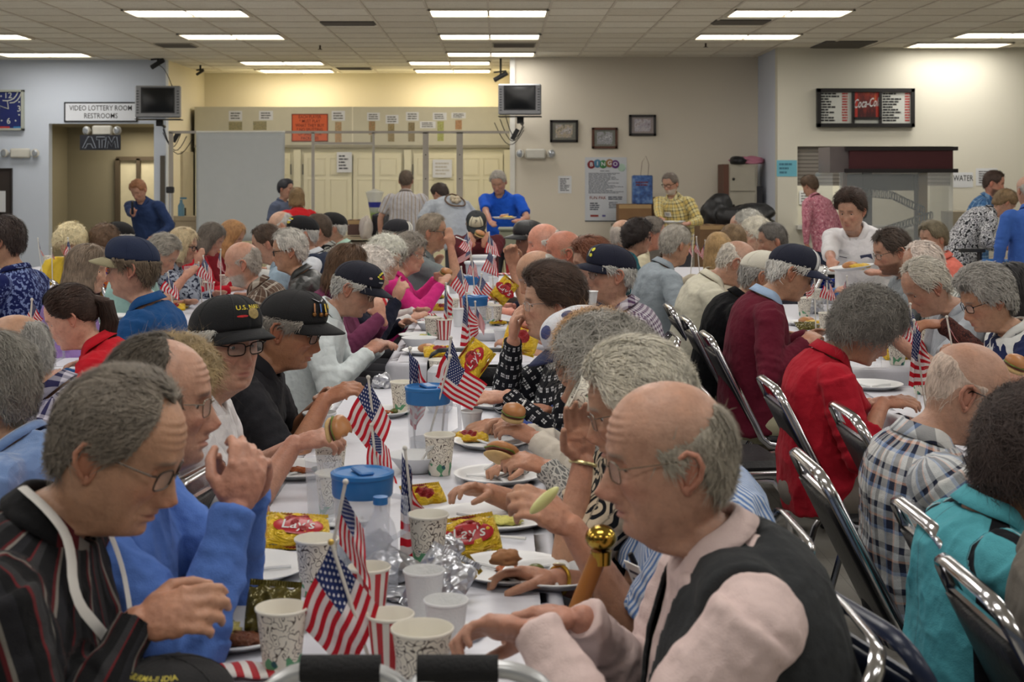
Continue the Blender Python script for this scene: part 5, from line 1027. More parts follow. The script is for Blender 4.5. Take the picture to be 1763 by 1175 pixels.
for q in range(220): p = np.array((P(1405 + 42 * R_.rand(), 0, 12.55)[0], 12.58 - .03 * R_.rand(), .60 + .09 * R_.rand())); V.tube([p, p + R_.randn(3) * np.array((.03, .02, .02))], .004, 3)
tag(V.build('tinsel_garland', mat('tinsel_blue', (36, 60, 170), .25, .8)), 'blue tinsel garland on the front of the drinks table', 'garland')
counter('water_table', P(1690, 0, 11.5)[0], P(1860, 0, 11.5)[0], 11.2, 11.9, .76, mat('x', (1, 1, 1)), 'white topped water table at the right edge below the blue shirt', mat('white_skirt', (206, 206, 204)), mat('white_skirt', (206, 206, 204)))
t = empty('drink_dispenser', P(1752, 470, 10.9) + Vector((0, .45, .0))); t.location.z = .76; tag(t, 'clear plastic tub with a blue rim on the water table', 'tub'); MB().lathe([(.12, 0), (.14, .14)], 24, cap1=False).build('tub', mat('tub_clear', (196, 204, 214), .2, alpha=.6), t); MB().lathe([(.14, .13), (.15, .15), (.14, .165), (.13, .15)], 24, cap0=False, cap1=False).build('rim', mat('lid_blue', (44, 108, 170), .35), t)
MB().tube([(0, 0, 0), (0, 0, .25)], .02).box((-.06, 0, .24), (.2, .05, .03)).build('tap_pump', mat('bracket_black', (34, 34, 36)), t, (-.14, 0, 0))
x = P(1440, 0, 15)[0]; tag(MB().box((P(1640, 0, 17.8)[0] + .12, 18.1, .85), (.26, .3, .6), bev=.01).build('bulletin_carton', mat('card_side', (150, 140, 120), .7), smooth=False), 'tan carton standing right of the glass case below the WATER sign', 'box').location.z = 0
tag(counter('side_counter', P(1640, 0, 18)[0], P(1760, 0, 18)[0], 17.7, 18.4, .55, None, 'low tan counter under the carton at the right wall', mat('ledge_tan', (166, 150, 124))), None)
# ---------------------------------------------------------------- who sits and stands where
W = lambda px, py, d, **k: dict(w=P(px, py, d), **k)
GA, GB, GC = 'diners along the centre table', 'diners along the right table', 'diners along the left tables'
silver, white, grey, dkgrey = (186, 184, 178), (220, 216, 206), (158, 155, 150), (110, 105, 100)
brown, dark, blonde = (84, 62, 46), (44, 34, 30), (176, 148, 104)
OLD = (178, 138, 112); PINK = (179, 139, 118); TAN = (154, 110, 82); PALE = (194, 156, 132)
striped = cloth('striped_flannel', 'bold', [(28, 28, 30), (84, 30, 34), (120, 116, 110), (38, 38, 42), (24, 24, 26), (96, 34, 38), (52, 52, 54)], .115)
pinkshirt = cloth('pale_pink_shirt', 'solid', [(214, 192, 188)]); darkvest = cloth('charcoal_vest', 'solid', [(48, 50, 52)])
p1 = person('p1', 'older person in dark red grey striped shirt and white lanyard, nearest at left', 207, 772, 2.27, 0, (-6, 24, 0), OLD, 'receding', (122, 113, 102), striped, 'long', R=W(325, 1050, 2.18, dir=(.9, -.1, .25), pn=(.1, .8, -.6), curl=.9), Lh=W(330, 1075, 2.55, curl=.7), glasses=(70, 62, 56), fat=.55, jaw=1.12, nose=1.15, group=None, comb=(-.9, 0, -.3), hl=0, lid=.65, dbl=.012, thick=.009, slen=1.3)
p2 = person('p2', 'balding person in blue dress shirt with thin glasses and clasped hands raised', 274, 690, 2.72, 0, (6, 3, 0), PINK, 'balding', (84, 76, 66), cloth('blue_dress_shirt', 'solid', [(84, 118, 190)]), 'long', R=W(428, 800, 2.55, dir=(.25, .25, .95), pn=(-.4, .9, .1), curl=1.15, pole=(.1, -.3, -.9)), Lh=W(440, 790, 2.66, dir=(.2, -.3, .9), pn=(-.2, -.9, 0), curl=1.15, pole=(.1, .3, -.9)), glasses=(120, 110, 96), fat=.35, jaw=1.10, nose=1.1, thick=.007)
p3 = person('p3', 'person with curly sandy hair in red vest seated behind the balding blue shirt diner', 294, 684, 3.35, 0, (0, 8, 0), OLD, 'curly', (160, 138, 100), cloth('white_blouse', 'solid', [(206, 206, 210)]), 'long', vest=cloth('red_vest', 'solid', [(178, 24, 36)]), fem=True, fat=.4, R=dict(b=(.34, -.12, .80)), Lh=dict(b=(.36, .12, .80)))
yel = (226, 206, 60)
p4 = person('p4', 'person in black veteran cap with yellow letters and white polo turned toward the camera', 388, 588, 3.85, 0, (-42, 4, 0), PINK, 'short', silver, cloth('white_polo', 'solid', [(216, 214, 216)]), 'short', cap=dict(color=(22, 23, 26), text=(('U.S. NAVY', .026, .1, .98, yel),), mark=((-.28, 1.28, .018, .004, (190, 40, 44)), (.12, 1.2, .022, .020, (150, 130, 80)))), glasses=(24, 24, 26), fat=.5, jaw=1.12, R=W(560, 752, 3.8, curl=1.0, dir=(.9, .1, .2)), Lh=W(540, 752, 4.05, curl=.9))
p5 = person('p5', 'person in black polo and black cap with wing badge and three medal pins', 500, 564, 4.62, 0, (-8, 17, 0), TAN, 'short', (130, 124, 116), cloth('black_polo', 'solid', [(34, 34, 38)]), 'short', cap=dict(color=(26, 26, 28), pins=True, mark=((.2, 1.05, .03, .014, (170, 150, 60)),)), glasses=(40, 38, 36), fat=.3, jaw=1.05, R=W(600, 668, 4.5, dir=(.8, .2, .4), curl=1.0, pole=(.1, -.5, -.8)), Lh=W(575, 672, 4.75, curl=.8), watch=('L', (190, 190, 186)))
p6 = person('p6', 'person in white button shirt and navy veteran cap reaching for a plate', 612, 495, 6.5, 0, (-5, 27, 0), PINK, 'short', silver, cloth('white_dress_shirt', 'solid', [(212, 220, 222)]), 'long', cap=dict(color=(24, 26, 40), mark=((-.62, 1.06, .007, .006, yel), (-.52, .94, .007, .006, yel), (-.40, .86, .007, .006, yel), (-.27, .80, .008, .006, yel), (-.14, .78, .008, .006, yel), (-.45, 1.14, .014, .005, yel), (-.2, 1.06, .018, .014, (160, 40, 40)), (-.36, 1.36, .02, .005, (170, 170, 176)), (-1.0, 1.25, .008, .007, (160, 140, 140)))), glasses=(170, 150, 120), fat=.3, R=W(652, 590, 6.4, curl=.8), Lh=W(668, 590, 6.6, curl=.8))
person('p7', 'person with brown bob hair in mauve sweater behind the white shirt diner', 598, 462, 7.2, 0, (12, 10, 0), PALE, 'bob', (88, 64, 44), cloth('mauve_sweater', 'solid', [(112, 54, 84)]), fem=True, R=W(650, 520, 7.0, dir=(-.2, .2, .9), curl=1.0), Lh=W(655, 530, 7.2, dir=(-.2, .2, .9), curl=1.0), collar='crew', fat=.5)
person('p8', 'white curly haired person in dark navy sweater pointing a finger', 638, 470, 7.7, 0, (5, 10, 0), PALE, 'curly', (216, 208, 200), cloth('navy_sweater', 'solid', [(28, 30, 46)]), fem=True, collar='crew', fat=.5, R=W(690, 495, 7.5, dir=(.3, .1, .9), curl=[.2, 1, 1.1, 1.1]), brow=.2)
person('p9', 'person with fluffy white curls in white blouse and red vest beyond the navy sweater', 664, 446, 8.35, 0, (-30, 12, 0), PALE, 'curly', (222, 216, 204), cloth('white_blouse2', 'solid', [(214, 210, 208)]), vest=cloth('coral_vest', 'solid', [(200, 52, 56)]), fem=True, fat=.3, glasses=(150, 140, 130), brow=.2)
person('p10', 'grey haired person with glasses in bright pink sweater', 706, 436, 9.0, 0, (-25, 8, 0), PALE, 'curly', (136, 128, 118), cloth('pink_sweater', 'solid', [(206, 50, 128)]), fem=True, collar='crew', thick=.020, glasses=(180, 170, 160), R=W(768, 478, 8.9, curl=.8), Lh=W(760, 470, 9.2, curl=.7), curl=.5)
person('p11', 'person in grey polo lifting a white fork toward the mouth', 744, 399, 9.8, 0, (-4, 3, 0), OLD, 'short', (140, 128, 112), cloth('grey_polo', 'solid', [(118, 126, 128)]), 'short', glasses=(90, 84, 76), R=W(774, 405, 9.7, dir=(-.1, .1, .9), curl=1.0, pole=(.3, -.2, -.9)), Lh=W(755, 445, 10.0))
person('p12', 'person in maroon shirt and cream fronted cap eating at the far table end', 820, 386, 12.6, -90, (0, 38, 0), OLD, 'short', (120, 110, 100), cloth('maroon_shirt', 'solid', [(84, 34, 40)]), 'long', cap=dict(color=(40, 44, 46), front=(206, 198, 172), text=(('P', .06, 0, 1.0, (34, 36, 44)),)), beard=(150, 142, 132), R=W(836, 408, 12.4, dir=(-.4, .2, .8), curl=.8), Lh=W(812, 408, 12.4, dir=(-.4, -.2, .8), curl=.8), fat=.4)
# right side of the centre table
r1 = person('r1', 'bald older person with thin glasses in pale pink shirt and charcoal vest at front right', 1150, 784, 2.28, 180, (4, 9, 0), PINK, 'horseshoe', (164, 156, 142), pinkshirt, 'long', vest=darkvest, glasses=(110, 100, 86), fat=.6, jaw=1.14, nose=1.35, Lh=W(835, 1075, 2.2, dir=(.95, -.2, .1), pn=(.0, .5, -.8), curl=1.0), R=W(920, 1055, 2.42, dir=(.9, -.3, .05), pn=(0, .3, -.95), curl=.9), dbl=.02, lid=.6, watch=('L', (196, 160, 90)), wide=1.05, slen=1.1)
r2 = person('r2', 'white haired person in blue and white striped shirt holding food, beside the gold topped cane', 1098, 700, 2.88, 180, (-4, 14, 0), OLD, 'short', (206, 200, 184), cloth('blue_stripe_shirt', 'vstripe', [(92, 124, 176), (196, 204, 216)], .011), 'short', glasses=(110, 100, 90), fat=.6, thick=.020, Lh=W(925, 868, 2.75, dir=(.7, .1, .5), pn=(.4, -.6, -.7), curl=1.0, pole=(0, -.2, -1)), R=W(890, 985, 2.95, dir=(.9, 0, .2), curl=.8), slen=1.3, comb=(-.8, 0, -.4), pants=(50, 54, 70), watch=('R', (190, 150, 60)))
r3 = person('r3', 'grey curly haired person in swirl print blouse lifting a cup to drink', 1043, 655, 3.35, 180, (6, 2, 0), OLD, 'curly', (150, 146, 138), cloth('swirl_blouse', 'swirl', [(200, 184, 160), (26, 28, 34)], .055), 'short', fem=True, Lh=W(997, 735, 3.15, dir=(.12, .1, .98), pn=(-.3, .8, 0), curl=.35, pole=(.5, .3, -.9)), R=W(800, 838, 3.5, curl=.8), watch=('L', (200, 190, 140)), fat=.5, curl=1.0, thick=.034)
r4 = person('r4', 'person with strawberry blonde curls in grey honeycomb blouse holding a burger', 1030, 625, 3.9, 180, (0, 10, 0), OLD, 'curly', (190, 150, 104), cloth('honeycomb_blouse', 'cells', [(112, 112, 112), (190, 188, 182)], .018), fem=True, Lh=W(895, 790, 3.75, dir=(.9, 0, .3), curl=.9), R=W(860, 800, 4.0, curl=.8), fat=.5)
r5 = person('r5', 'person in white and navy cap and cream jacket holding a bun with both hands', 1005, 594, 4.4, 180, (2, 32, 0), OLD, 'short', silver, cloth('cream_jacket', 'solid', [(206, 198, 186)]), cap=dict(color=(206, 208, 214), brim=(34, 42, 76), mark=((.55, 1.0, .03, .03, (60, 68, 116)), (1.6, .5, .03, .02, (40, 50, 90)))), Lh=W(882, 735, 4.3, dir=(.8, -.1, .4), curl=.9), R=W(868, 728, 4.5, dir=(.8, 0, .4), curl=.9), fat=.3)
r6 = person('r6', 'dark haired person in black blouse with white flower motif, hand at the mouth', 950, 522, 4.95, 180, (6, 2, 0), PALE, 'short', (70, 52, 42), cloth('black_motif_blouse', 'dots', [(24, 26, 32), (206, 208, 210)], .036), fem=True, thick=.026, vol=.6, R=W(884, 548, 4.95, dir=(.0, .1, .95), pn=(-1, 0, .1), curl=1.0, pole=(.6, -.2, -.9)), Lh=W(832, 684, 4.7, dir=(1, .1, 0), curl=.3), sleeve='long', glasses=(190, 190, 190), comb=(-1, 0, -.2), size=.98, hl=-.005, fat=.3)
person('r6b', 'person mostly hidden behind the cream jacket, one hand resting on the table', 1012, 640, 4.72, 180, (0, 30, 0), OLD, 'short', silver, cloth('blue_shirt2', 'solid', [(60, 78, 140)]), Lh=W(835, 735, 4.6, dir=(1, 0, -.1), curl=.35), R=W(915, 702, 4.75, dir=(.9, 0, .2), curl=.9), fat=.2)
person('r7', 'person in navy cap with yellow letters and purple gingham shirt', 1052, 470, 6.3, 180, (8, 2, 0), PINK, 'short', silver, cloth('purple_gingham', 'gingham', [(206, 202, 210), (84, 60, 92)], .02), cap=dict(color=(22, 26, 46), mark=((.45, .9, .012, .014, yel), (.42, 1.25, .010, .010, yel), (.25, 1.05, .004, .03, (170, 170, 150)))), glasses=(150, 140, 130), fat=.3, Lh=W(1008, 527, 5.98, curl=.8))
person('r8', 'person with short auburn hair in navy top beyond the gingham shirt', 1018, 455, 7.1, 180, (10, 4, 0), PINK, 'short', (112, 66, 44), cloth('navy_top', 'solid', [(30, 34, 56)]), fem=True, thick=.022, vol=.8)
person('r8b', 'bald person behind the dark haired diner, bare arm and fist raised', 926, 473, 7.0, 180, (0, 28, 0), OLD, 'horseshoe', silver, cloth('lightblue_polo', 'solid', [(150, 170, 190)]), 'short', R=W(880, 432, 7.5, dir=(.1, .1, .95), curl=1.2, pole=(.2, -.2, -.9)), thick=.004)
person('r9', 'bald red faced person in dark navy shirt', 971, 434, 7.9, 180, (3, 8, 0), (182, 120, 98), 'horseshoe', (150, 130, 110), cloth('dark_navy_shirt', 'solid', [(28, 32, 48)]), thick=.003, fat=.5, ruddy=1.1)
person('r10', 'bald person with white side hair behind the red faced diner', 937, 419, 8.6, 180, (5, 8, 0), (208, 146, 124), 'horseshoe', (204, 200, 192), cloth('dark_navy_shirt', 'solid', [(28, 32, 48)]), fat=.4)
person('r11', 'person in black leather cap near the buffet table', 913, 411, 9.5, 180, (8, 10, 0), (120, 84, 66), 'short', dkgrey, cloth('brown_jacket', 'solid', [(60, 52, 48)]), cap=dict(color=(30, 31, 34), leather=True), R=W(890, 480, 9.4))
# left side of the right hand table
b0 = person('b0', 'grey curly haired person in red collared shirt bending over the plate', 1492, 566, 4.9, 0, (0, 34, 0), OLD, 'curly', (112, 108, 102), cloth('red_shirt', 'solid', [(168, 28, 44)]), 'roll', fem=True, R=W(1560, 690, 4.8, dir=(.9, 0, .1), curl=.6), Lh=W(1530, 688, 5.05, curl=.6), pants=(120, 112, 104), glasses=(170, 160, 150), fat=.3, curl=.8, lean=6)
b1 = person('b1', 'person in maroon sweater and black mesh trucker cap', 1362, 467, 6.35, 0, (4, 24, 0), OLD, 'short', (206, 204, 198), cloth('maroon_sweater', 'solid', [(96, 26, 44)]), cap=dict(color=(28, 32, 50), front=(206, 208, 208), brim=(34, 40, 64)), glasses=(60, 56, 50), R=W(1400, 578, 6.2, curl=.6), Lh=W(1415, 570, 6.5, curl=.6), pants=(170, 166, 140), collarmat=cloth('pale_blue_collar', 'solid', [(160, 184, 214)]), fat=.3)
person('b2', 'person in white cap and dark checked shirt behind the maroon sweater', 1310, 474, 7.05, 0, (6, 20, 0), OLD, 'short', grey, cloth('dark_check', 'grid', [(52, 54, 66), (30, 30, 40)], .02), cap=dict(color=(206, 202, 188), mark=((-.3, 1.05, .012, .016, (50, 54, 90)),)), pants=(60, 60, 62), fat=.2)
person('b3', 'bald person with white side hair in cream polo shirt bending forward', 1268, 452, 7.75, 0, (2, 34, 0), PINK, 'horseshoe', (206, 198, 186), cloth('cream_polo', 'solid', [(206, 202, 184)]), pants=(120, 110, 96), fat=.5)
person('b4', 'grey haired person in pale blue grey long sleeve shirt leaning away from the camera', 1163, 421, 9.0, 12, (20, 12, 0), OLD, 'short', (160, 154, 144), cloth('blue_grey_shirt', 'solid', [(150, 160, 168)]), pants=(96, 90, 84), R=W(1235, 510, 8.8), fat=.5)
b5 = person('b5', 'bald older person with black glasses in white, blue and peach plaid shirt', 1664, 672, 3.55, 0, (-4, 22, 0), PINK, 'horseshoe', (190, 170, 156), cloth('blue_plaid', 'plaid', [(206, 206, 204), (120, 144, 186), (44, 48, 66), (214, 170, 150), (196, 200, 204), (40, 44, 62)], .085), 'short', glasses=(24, 24, 26), pants=(28, 28, 32), thick=.002, strands=250, fat=.5, jaw=1.1, dbl=.02, lean=0)
b6 = person('b6', 'person with dark curly hair in teal and black jacket at the right edge', 1792, 792, 2.9, 0, (0, 25, 0), TAN, 'curly', (62, 50, 46), cloth('teal_jacket', 'panel', [(86, 166, 178), (26, 27, 32), (200, 204, 208)]), pants=(30, 30, 36), fat=.4, fem=True, curl=1., thick=.034, lean=3)
person('b7', 'person in taupe sweater cut off by the bottom right corner', 1985, 790, 2.42, 0, (0, 10, 0), OLD, 'short', grey, cloth('taupe_sweater', 'solid', [(112, 106, 98)]), pants=(40, 40, 46), fat=.5, lean=2)
# right side of the right hand table
person('c1', 'bearded person with glasses in grey tee beside the standing server', 1536, 432, 7.8, 180, (4, 16, 0), PINK, 'short', (66, 54, 46), cloth('grey_tee', 'solid', [(132, 138, 142)]), 'short', beard=(90, 60, 44), glasses=(120, 110, 100), collar='crew', fat=.4, Lh=W(1455, 500, 7.7))
person('c2', 'white haired person in pale grey tee bending low over the food', 1594, 493, 6.35, 180, (4, 32, 0), PINK, 'receding', (186, 180, 168), cloth('pale_tee', 'solid', [(176, 182, 190)]), 'short', collar='crew', thick=.014, fat=.6, R=W(1560, 560, 6.5), Lh=W(1505, 560, 6.2))
person('c3', 'pink scalped person with thin white hair in striped shirt behind the pale tee', 1590, 457, 7.3, 180, (0, 20, 0), PINK, 'receding', (214, 200, 190), cloth('light_stripe', 'vstripe', [(190, 190, 184), (120, 124, 120)], .03), thick=.007)
person('c4', 'brown grey haired person with coral collar near the glass case', 1606, 411, 9.9, 180, (20, 8, 0), PINK, 'short', (108, 98, 78), cloth('coral_top', 'solid', [(206, 110, 96)]), fem=True, thick=.022)
person('c5', 'grey haired person with dark glasses in white, navy and yellow top', 1698, 516, 5.45, 180, (6, 20, 0), OLD, 'short', (150, 146, 140), cloth('colour_block_top', 'blotch', [(30, 40, 78), (206, 208, 206), (206, 208, 206), (190, 176, 70)], .22), 'short', fem=True, thick=.024, vol=.5, glasses=(34, 32, 40), collar='crew', Lh=W(1640, 600, 5.3, curl=.8), R=W(1665, 600, 5.6), fat=.4)
person('c6', 'person with straight black hair in brown patterned top behind the white and navy top', 1744, 502, 5.95, 180, (0, 10, 0), TAN, 'long', (30, 28, 30), cloth('brown_pattern', 'blotch', [(48, 30, 30), (96, 52, 44), (60, 40, 38)], .012), fem=True, Lh=W(1592, 558, 5.9, dir=(1, 0, 0)))
person('c7', 'person holding a sandwich cut off by the right picture edge', 1850, 560, 4.5, 180, (0, 10, 0), PINK, 'short', grey, cloth('white_shirt3', 'solid', [(190, 190, 186)]), 'short', Lh=W(1752, 650, 4.35, dir=(.9, 0, .3), curl=.8))
# further rows in the middle and right distance
GD = None
person('d1', 'pale bald person in blue checked shirt seen from behind under the cardboard box', 1072, 405, 11.0, 30, (20, 0, 0), PALE, 'horseshoe', (190, 180, 170), cloth('blue_check2', 'plaid', [(60, 90, 140), (180, 180, 170), (40, 60, 100), (120, 120, 120)], .06), thick=.003)
person('d2', 'person with dark pinned up hair and glasses in teal top', 1098, 408, 10.2, 0, (0, 6, 0), PINK, 'curly', (40, 32, 30), cloth('teal_top', 'blotch', [(24, 70, 80), (40, 100, 110)], .03), 'short', fem=True, thick=.020, glasses=(70, 30, 40))
person('d3', 'grey haired red faced person in cream fleece', 1122, 401, 11.0, 0, (0, 12, 0), (184, 130, 110), 'short', (120, 112, 104), cloth('cream_fleece', 'solid', [(206, 198, 170)]), R=W(1150, 460, 10.8))
person('d4', 'blonde person with sunglasses pushed up on the head', 1237, 432, 9.2, 60, (20, 5, 0), PALE, 'long', (164, 134, 92), cloth('cream_top', 'solid', [(190, 180, 160)]), fem=True)
person('d5', 'person with light brown hair beyond the sunglasses blonde', 1262, 416, 10.0, 100, (0, 5, 0), PALE, 'bob', (120, 98, 72), cloth('brown_top', 'solid', [(90, 70, 60)]), fem=True)
person('d6', 'silver curly haired person in red at the far right table', 1290, 389, 12.2, 180, (0, 15, 0), PINK, 'curly', (170, 168, 160), cloth('red_top2', 'solid', [(170, 30, 40)]), fem=True)
person('d7', 'white curly haired person beside the cabinet bags', 1303, 404, 11.2, 180, (10, 15, 0), PALE, 'curly', (206, 200, 184), cloth('white_top2', 'solid', [(190, 190, 186)]), fem=True)
person('d8', 'grey haired dark shirted person facing left at the foot of the return wall', 1330, 414, 10.2, 180, (0, 12, 0), PINK, 'short', (96, 92, 88), cloth('dark_shirt4', 'solid', [(50, 50, 58)]))
person('d9', 'bald pink person partly hidden by the silver curls', 1276, 390, 13.0, 180, (0, 12, 0), PINK, 'horseshoe', silver, cloth('red_top2', 'solid', [(170, 30, 40)]))
# left tables
l1 = person('l1', 'ponytailed young person in red polo looking down', 122, 545, 5.2, 180, (6, 24, 0), (210, 160, 138), 'pony', (58, 40, 32), cloth('red_polo', 'solid', [(184, 26, 40)]), 'short', fem=True, size=.92, thick=.010, R=W(60, 640, 5.3), Lh=W(50, 650, 5.0), ruddy=.4, nose=.85)
l2 = person('l2', 'person in deep blue pullover and navy cap with tan brim', 228, 459, 5.9, 180, (-2, 4, 0), PINK, 'short', (96, 82, 66), cloth('deep_blue_pullover', 'solid', [(28, 74, 126)]), cap=dict(color=(26, 38, 66), brim=(150, 142, 112)), glasses=(60, 50, 44), fat=.55, thick=.016, hl=-.01)
l3 = person('l3', 'grey haired person in pale blue fleece cut by the left edge', -12, 668, 3.5, 170, (0, 10, 0), OLD, 'short', (128, 124, 116), cloth('blue_fleece', 'solid', [(112, 140, 186)], sheen=.5), fem=True, thick=.026, vol=.4, collar='crew', fat=.6, hl=-.02)
person('l4', 'bald person in navy and white gingham shirt behind the pale blue fleece', 28, 612, 4.15, 180, (0, 25, 0), OLD, 'horseshoe', grey, cloth('navy_gingham', 'gingham', [(190, 186, 200), (44, 42, 78)], .03), 'short', fat=.6, thick=.004)
person('l5', 'bald person with grey beard in brown plaid shirt', 418, 453, 8.0, 180, (-2, 14, 0), (188, 142, 120), 'horseshoe', (170, 160, 150), cloth('brown_plaid', 'plaid', [(92, 72, 60), (190, 184, 172), (70, 54, 46), (150, 136, 122)], .075), 'short', thick=.003, beard=(176, 172, 164), fat=.4)
person('l6', 'white haired person with dark glasses in black leather jacket', 498, 431, 8.7, 180, (4, 8, 0), OLD, 'short', (200, 196, 188), mat('black_leather', (44, 46, 46), .38, bump=.5, bs=30), thick=.018, glasses=(40, 36, 34))
person('l7', 'young person with short brown hair facing left beyond the leather jacket', 460, 419, 9.4, 180, (0, 14, 0), PINK, 'short', (70, 54, 42), cloth('pale_blue_tee', 'solid', [(150, 170, 186)]), 'short', ruddy=.6)
person('l8', 'person in black veteran cap with yellow emblem, navy vest and white sleeves', 522, 402, 9.9, 180, (6, 6, 0), PINK, 'short', silver, cloth('white_sleeve', 'solid', [(206, 210, 216)]), vest=cloth('navy_vest', 'solid', [(36, 44, 62)]), cap=dict(color=(20, 20, 24), mark=((.75, .85, .012, .008, yel), (.5, .78, .012, .008, yel), (.25, .8, .012, .008, yel), (.5, 1.0, .026, .008, (190, 190, 206)), (.48, 1.18, .024, .014, (190, 170, 60)))))
person('l9', 'nearly bald pale person between the young diner and the veteran cap', 485, 388, 12.0, 180, (0, 30, 0), PALE, 'horseshoe', silver, cloth('white_top3', 'solid', [(200, 200, 196)]))
person('l10', 'person in black and white checked shirt behind the navy vest', 548, 396, 11.2, 180, (0, 8, 0), PINK, 'short', (84, 70, 58), cloth('bw_check', 'grid', [(200, 200, 196), (40, 40, 44)], .035))
person('l11', 'person in plain black cap and mint shirt near the back counter', 575, 392, 11.7, 180, (0, 6, 0), PINK, 'short', silver, cloth('mint_shirt', 'solid', [(176, 206, 190)]), cap=dict(color=(22, 22, 24)))
person('l12', 'person in black and white mesh cap beyond the white curls', 682, 405, 10.8, 0, (5, 18, 0), TAN, 'short', dkgrey, cloth('dark_shirt5', 'solid', [(44, 44, 50)]), cap=dict(color=(34, 34, 40), front=(206, 204, 196), brim=(34, 36, 44)))
person('m1', 'person with long grey brown hair in lavender hoodie', 150, 463, 6.95, 0, (0, 8, 0), PALE, 'long', (124, 108, 92), cloth('lavender_hoodie', 'solid', [(136, 108, 164)]), fem=True, fat=.3)
person('m2', 'grey haired person in mint shirt with head bowed beside the blonde', 279, 436, 8.9, 0, (0, 36, 0), PINK, 'short', (150, 144, 134), cloth('pale_mint', 'solid', [(160, 196, 190)]), 'short', R=W(330, 465, 8.8), fat=.4)
person('m3', 'blonde person with dark glasses lifting food to the mouth', 315, 423, 9.6, 0, (-4, 10, 0), PINK, 'bob', (190, 172, 138), cloth('navy_white_top', 'blotch', [(30, 34, 54), (150, 156, 170)], .03), fem=True, glasses=(30, 28, 40), R=W(344, 438, 9.5, dir=(.2, .1, .9), curl=.9))
person('m4', 'dark grey haired person in red cardigan', 363, 411, 10.3, 0, (-6, 28, 0), PINK, 'bob', (96, 88, 80), cloth('red_cardigan', 'solid', [(180, 26, 44)]), fem=True, thick=.014)
person('m5', 'strawberry blonde person in dark red top looking down', 399, 406, 10.9, 0, (-10, 26, 0), PINK, 'long', (166, 124, 82), cloth('dark_red_top', 'solid', [(110, 24, 34)]), fem=True)
person('n1', 'person with big pale blonde curls in yellow top facing the camera', 122, 420, 10.0, -90, (0, 34, 0), OLD, 'curly', (206, 192, 154), cloth('yellow_top', 'solid', [(206, 176, 60)]), fem=True, thick=.042)
person('n2', 'person with short curly brown hair seen from behind at the far left table', 180, 417, 10.1, 50, (0, 8, 0), PINK, 'curly', (96, 74, 56), cloth('violet_orange_top', 'blotch', [(90, 60, 120), (206, 110, 50)], .05), fem=True, thick=.016)
person('n3', 'person in tilted black cap against the corridor opening', 207, 409, 11.2, 180, (0, 8, 0), PALE, 'short', silver, cloth('grey_shirt7', 'solid', [(120, 120, 124)]), cap=dict(color=(18, 18, 20)))
person('n4', 'dark haired person in navy and white speckled top at the left edge', 6, 414, 7.3, 165, (10, 6, 0), OLD, 'short', (52, 40, 36), cloth('speckled_navy', 'blotch', [(26, 34, 84), (26, 34, 84), (120, 136, 180)], .022), fem=True, thick=.018, size=1.0, collar='crew')
# standing
person('s1', 'person in dark blue shirt standing in the corridor opening looking at a phone', 238, 327, 15.5, -110, (0, 34, 0), PINK, 'short', (140, 96, 66), cloth('dark_blue_shirt', 'solid', [(40, 56, 92)]), R=W(229, 364, 15.1, dir=(.6, .3, .6), curl=.8), Lh=W(258, 412, 15.3, curl=.4), stand=True, fat=.4)
person('s2', 'dark haired person in grey tee standing before the hung sheet', 492, 325, 17.0, -20, (0, 6, 0), PINK, 'short', (44, 44, 50), cloth('slate_tee', 'solid', [(84, 92, 112)]), 'short', collar='crew', stand=True, thick=.02)
person('s3', 'person with light brown bob and red jacket seen from behind', 511, 340, 16.0, 110, (0, 0, 0), PINK, 'bob', (128, 104, 72), cloth('red_jacket', 'solid', [(190, 34, 40)]), fem=True, stand=True)
s4 = person('s4', 'person in striped grey tan shirt standing with back to the camera', 699, 311, 17.2, 90, (0, 8, 0), PINK, 'short', (92, 78, 66), cloth('tan_stripe_shirt', 'vstripe', [(176, 172, 168), (148, 136, 128), (176, 172, 168), (166, 166, 176)], .05), 'short', stand=True, fat=.5)
s5 = person('s5', 'person in light grey tee with round back emblem bending at the counter', 758, 334, 16.3, 118, (20, 30, 0), PINK, 'short', (56, 44, 38), cloth('heather_tee', 'solid', [(168, 174, 182)]), 'short', collar='crew', stand=True, fat=.6, bend=True)
s6 = person('s6', 'person in bright blue polo standing with a plate of food', 858, 313, 15.5, -105, (0, 28, 0), PINK, 'short', (150, 144, 136), cloth('bright_blue_polo', 'solid', [(30, 84, 190)]), 'short', R=W(850, 388, 15.1, curl=.7), Lh=W(888, 380, 15.1, dir=(.7, -.5, 0), curl=.7), stand=True, fat=.3)
s7 = person('s7', 'grey bearded person in yellow and black plaid shirt holding a plate', 1154, 316, 16.0, -125, (-5, 16, 0), PINK, 'short', (110, 100, 92), cloth('yellow_plaid', 'plaid', [(206, 182, 110), (44, 48, 60), (210, 200, 150), (60, 60, 66)], .085), beard=(186, 180, 170), glasses=(60, 56, 54), R=W(1140, 382, 15.6, curl=.7), Lh=W(1178, 386, 15.6, curl=.7), stand=True, fat=.3)
person('s8', 'person in pink floral blouse standing at the kitchen shutter with back turned', 1394, 320, 16.3, 130, (0, 22, 0), PINK, 'short', (84, 66, 50), cloth('pink_floral', 'blotch', [(150, 84, 100), (196, 140, 152), (166, 80, 100), (206, 170, 174)], .03), fem=True, stand=True, thick=.02, pants=(36, 44, 66))
s9 = person('s9', 'brown haired server in white blouse with name tag carrying a plate', 1465, 363, 8.95, -125, (0, 14, 0), PINK, 'short', (56, 40, 32), cloth('white_server_blouse', 'solid', [(224, 222, 224)]), 'roll', fem=True, stand=True, R=W(1432, 474, 8.4, dir=(.5, .3, -.3), curl=.4), Lh=W(1500, 468, 8.5, dir=(.8, -.4, .1), curl=.6), lean=20, thick=.022, vol=.8, hl=.006, size=.97, bend=True)
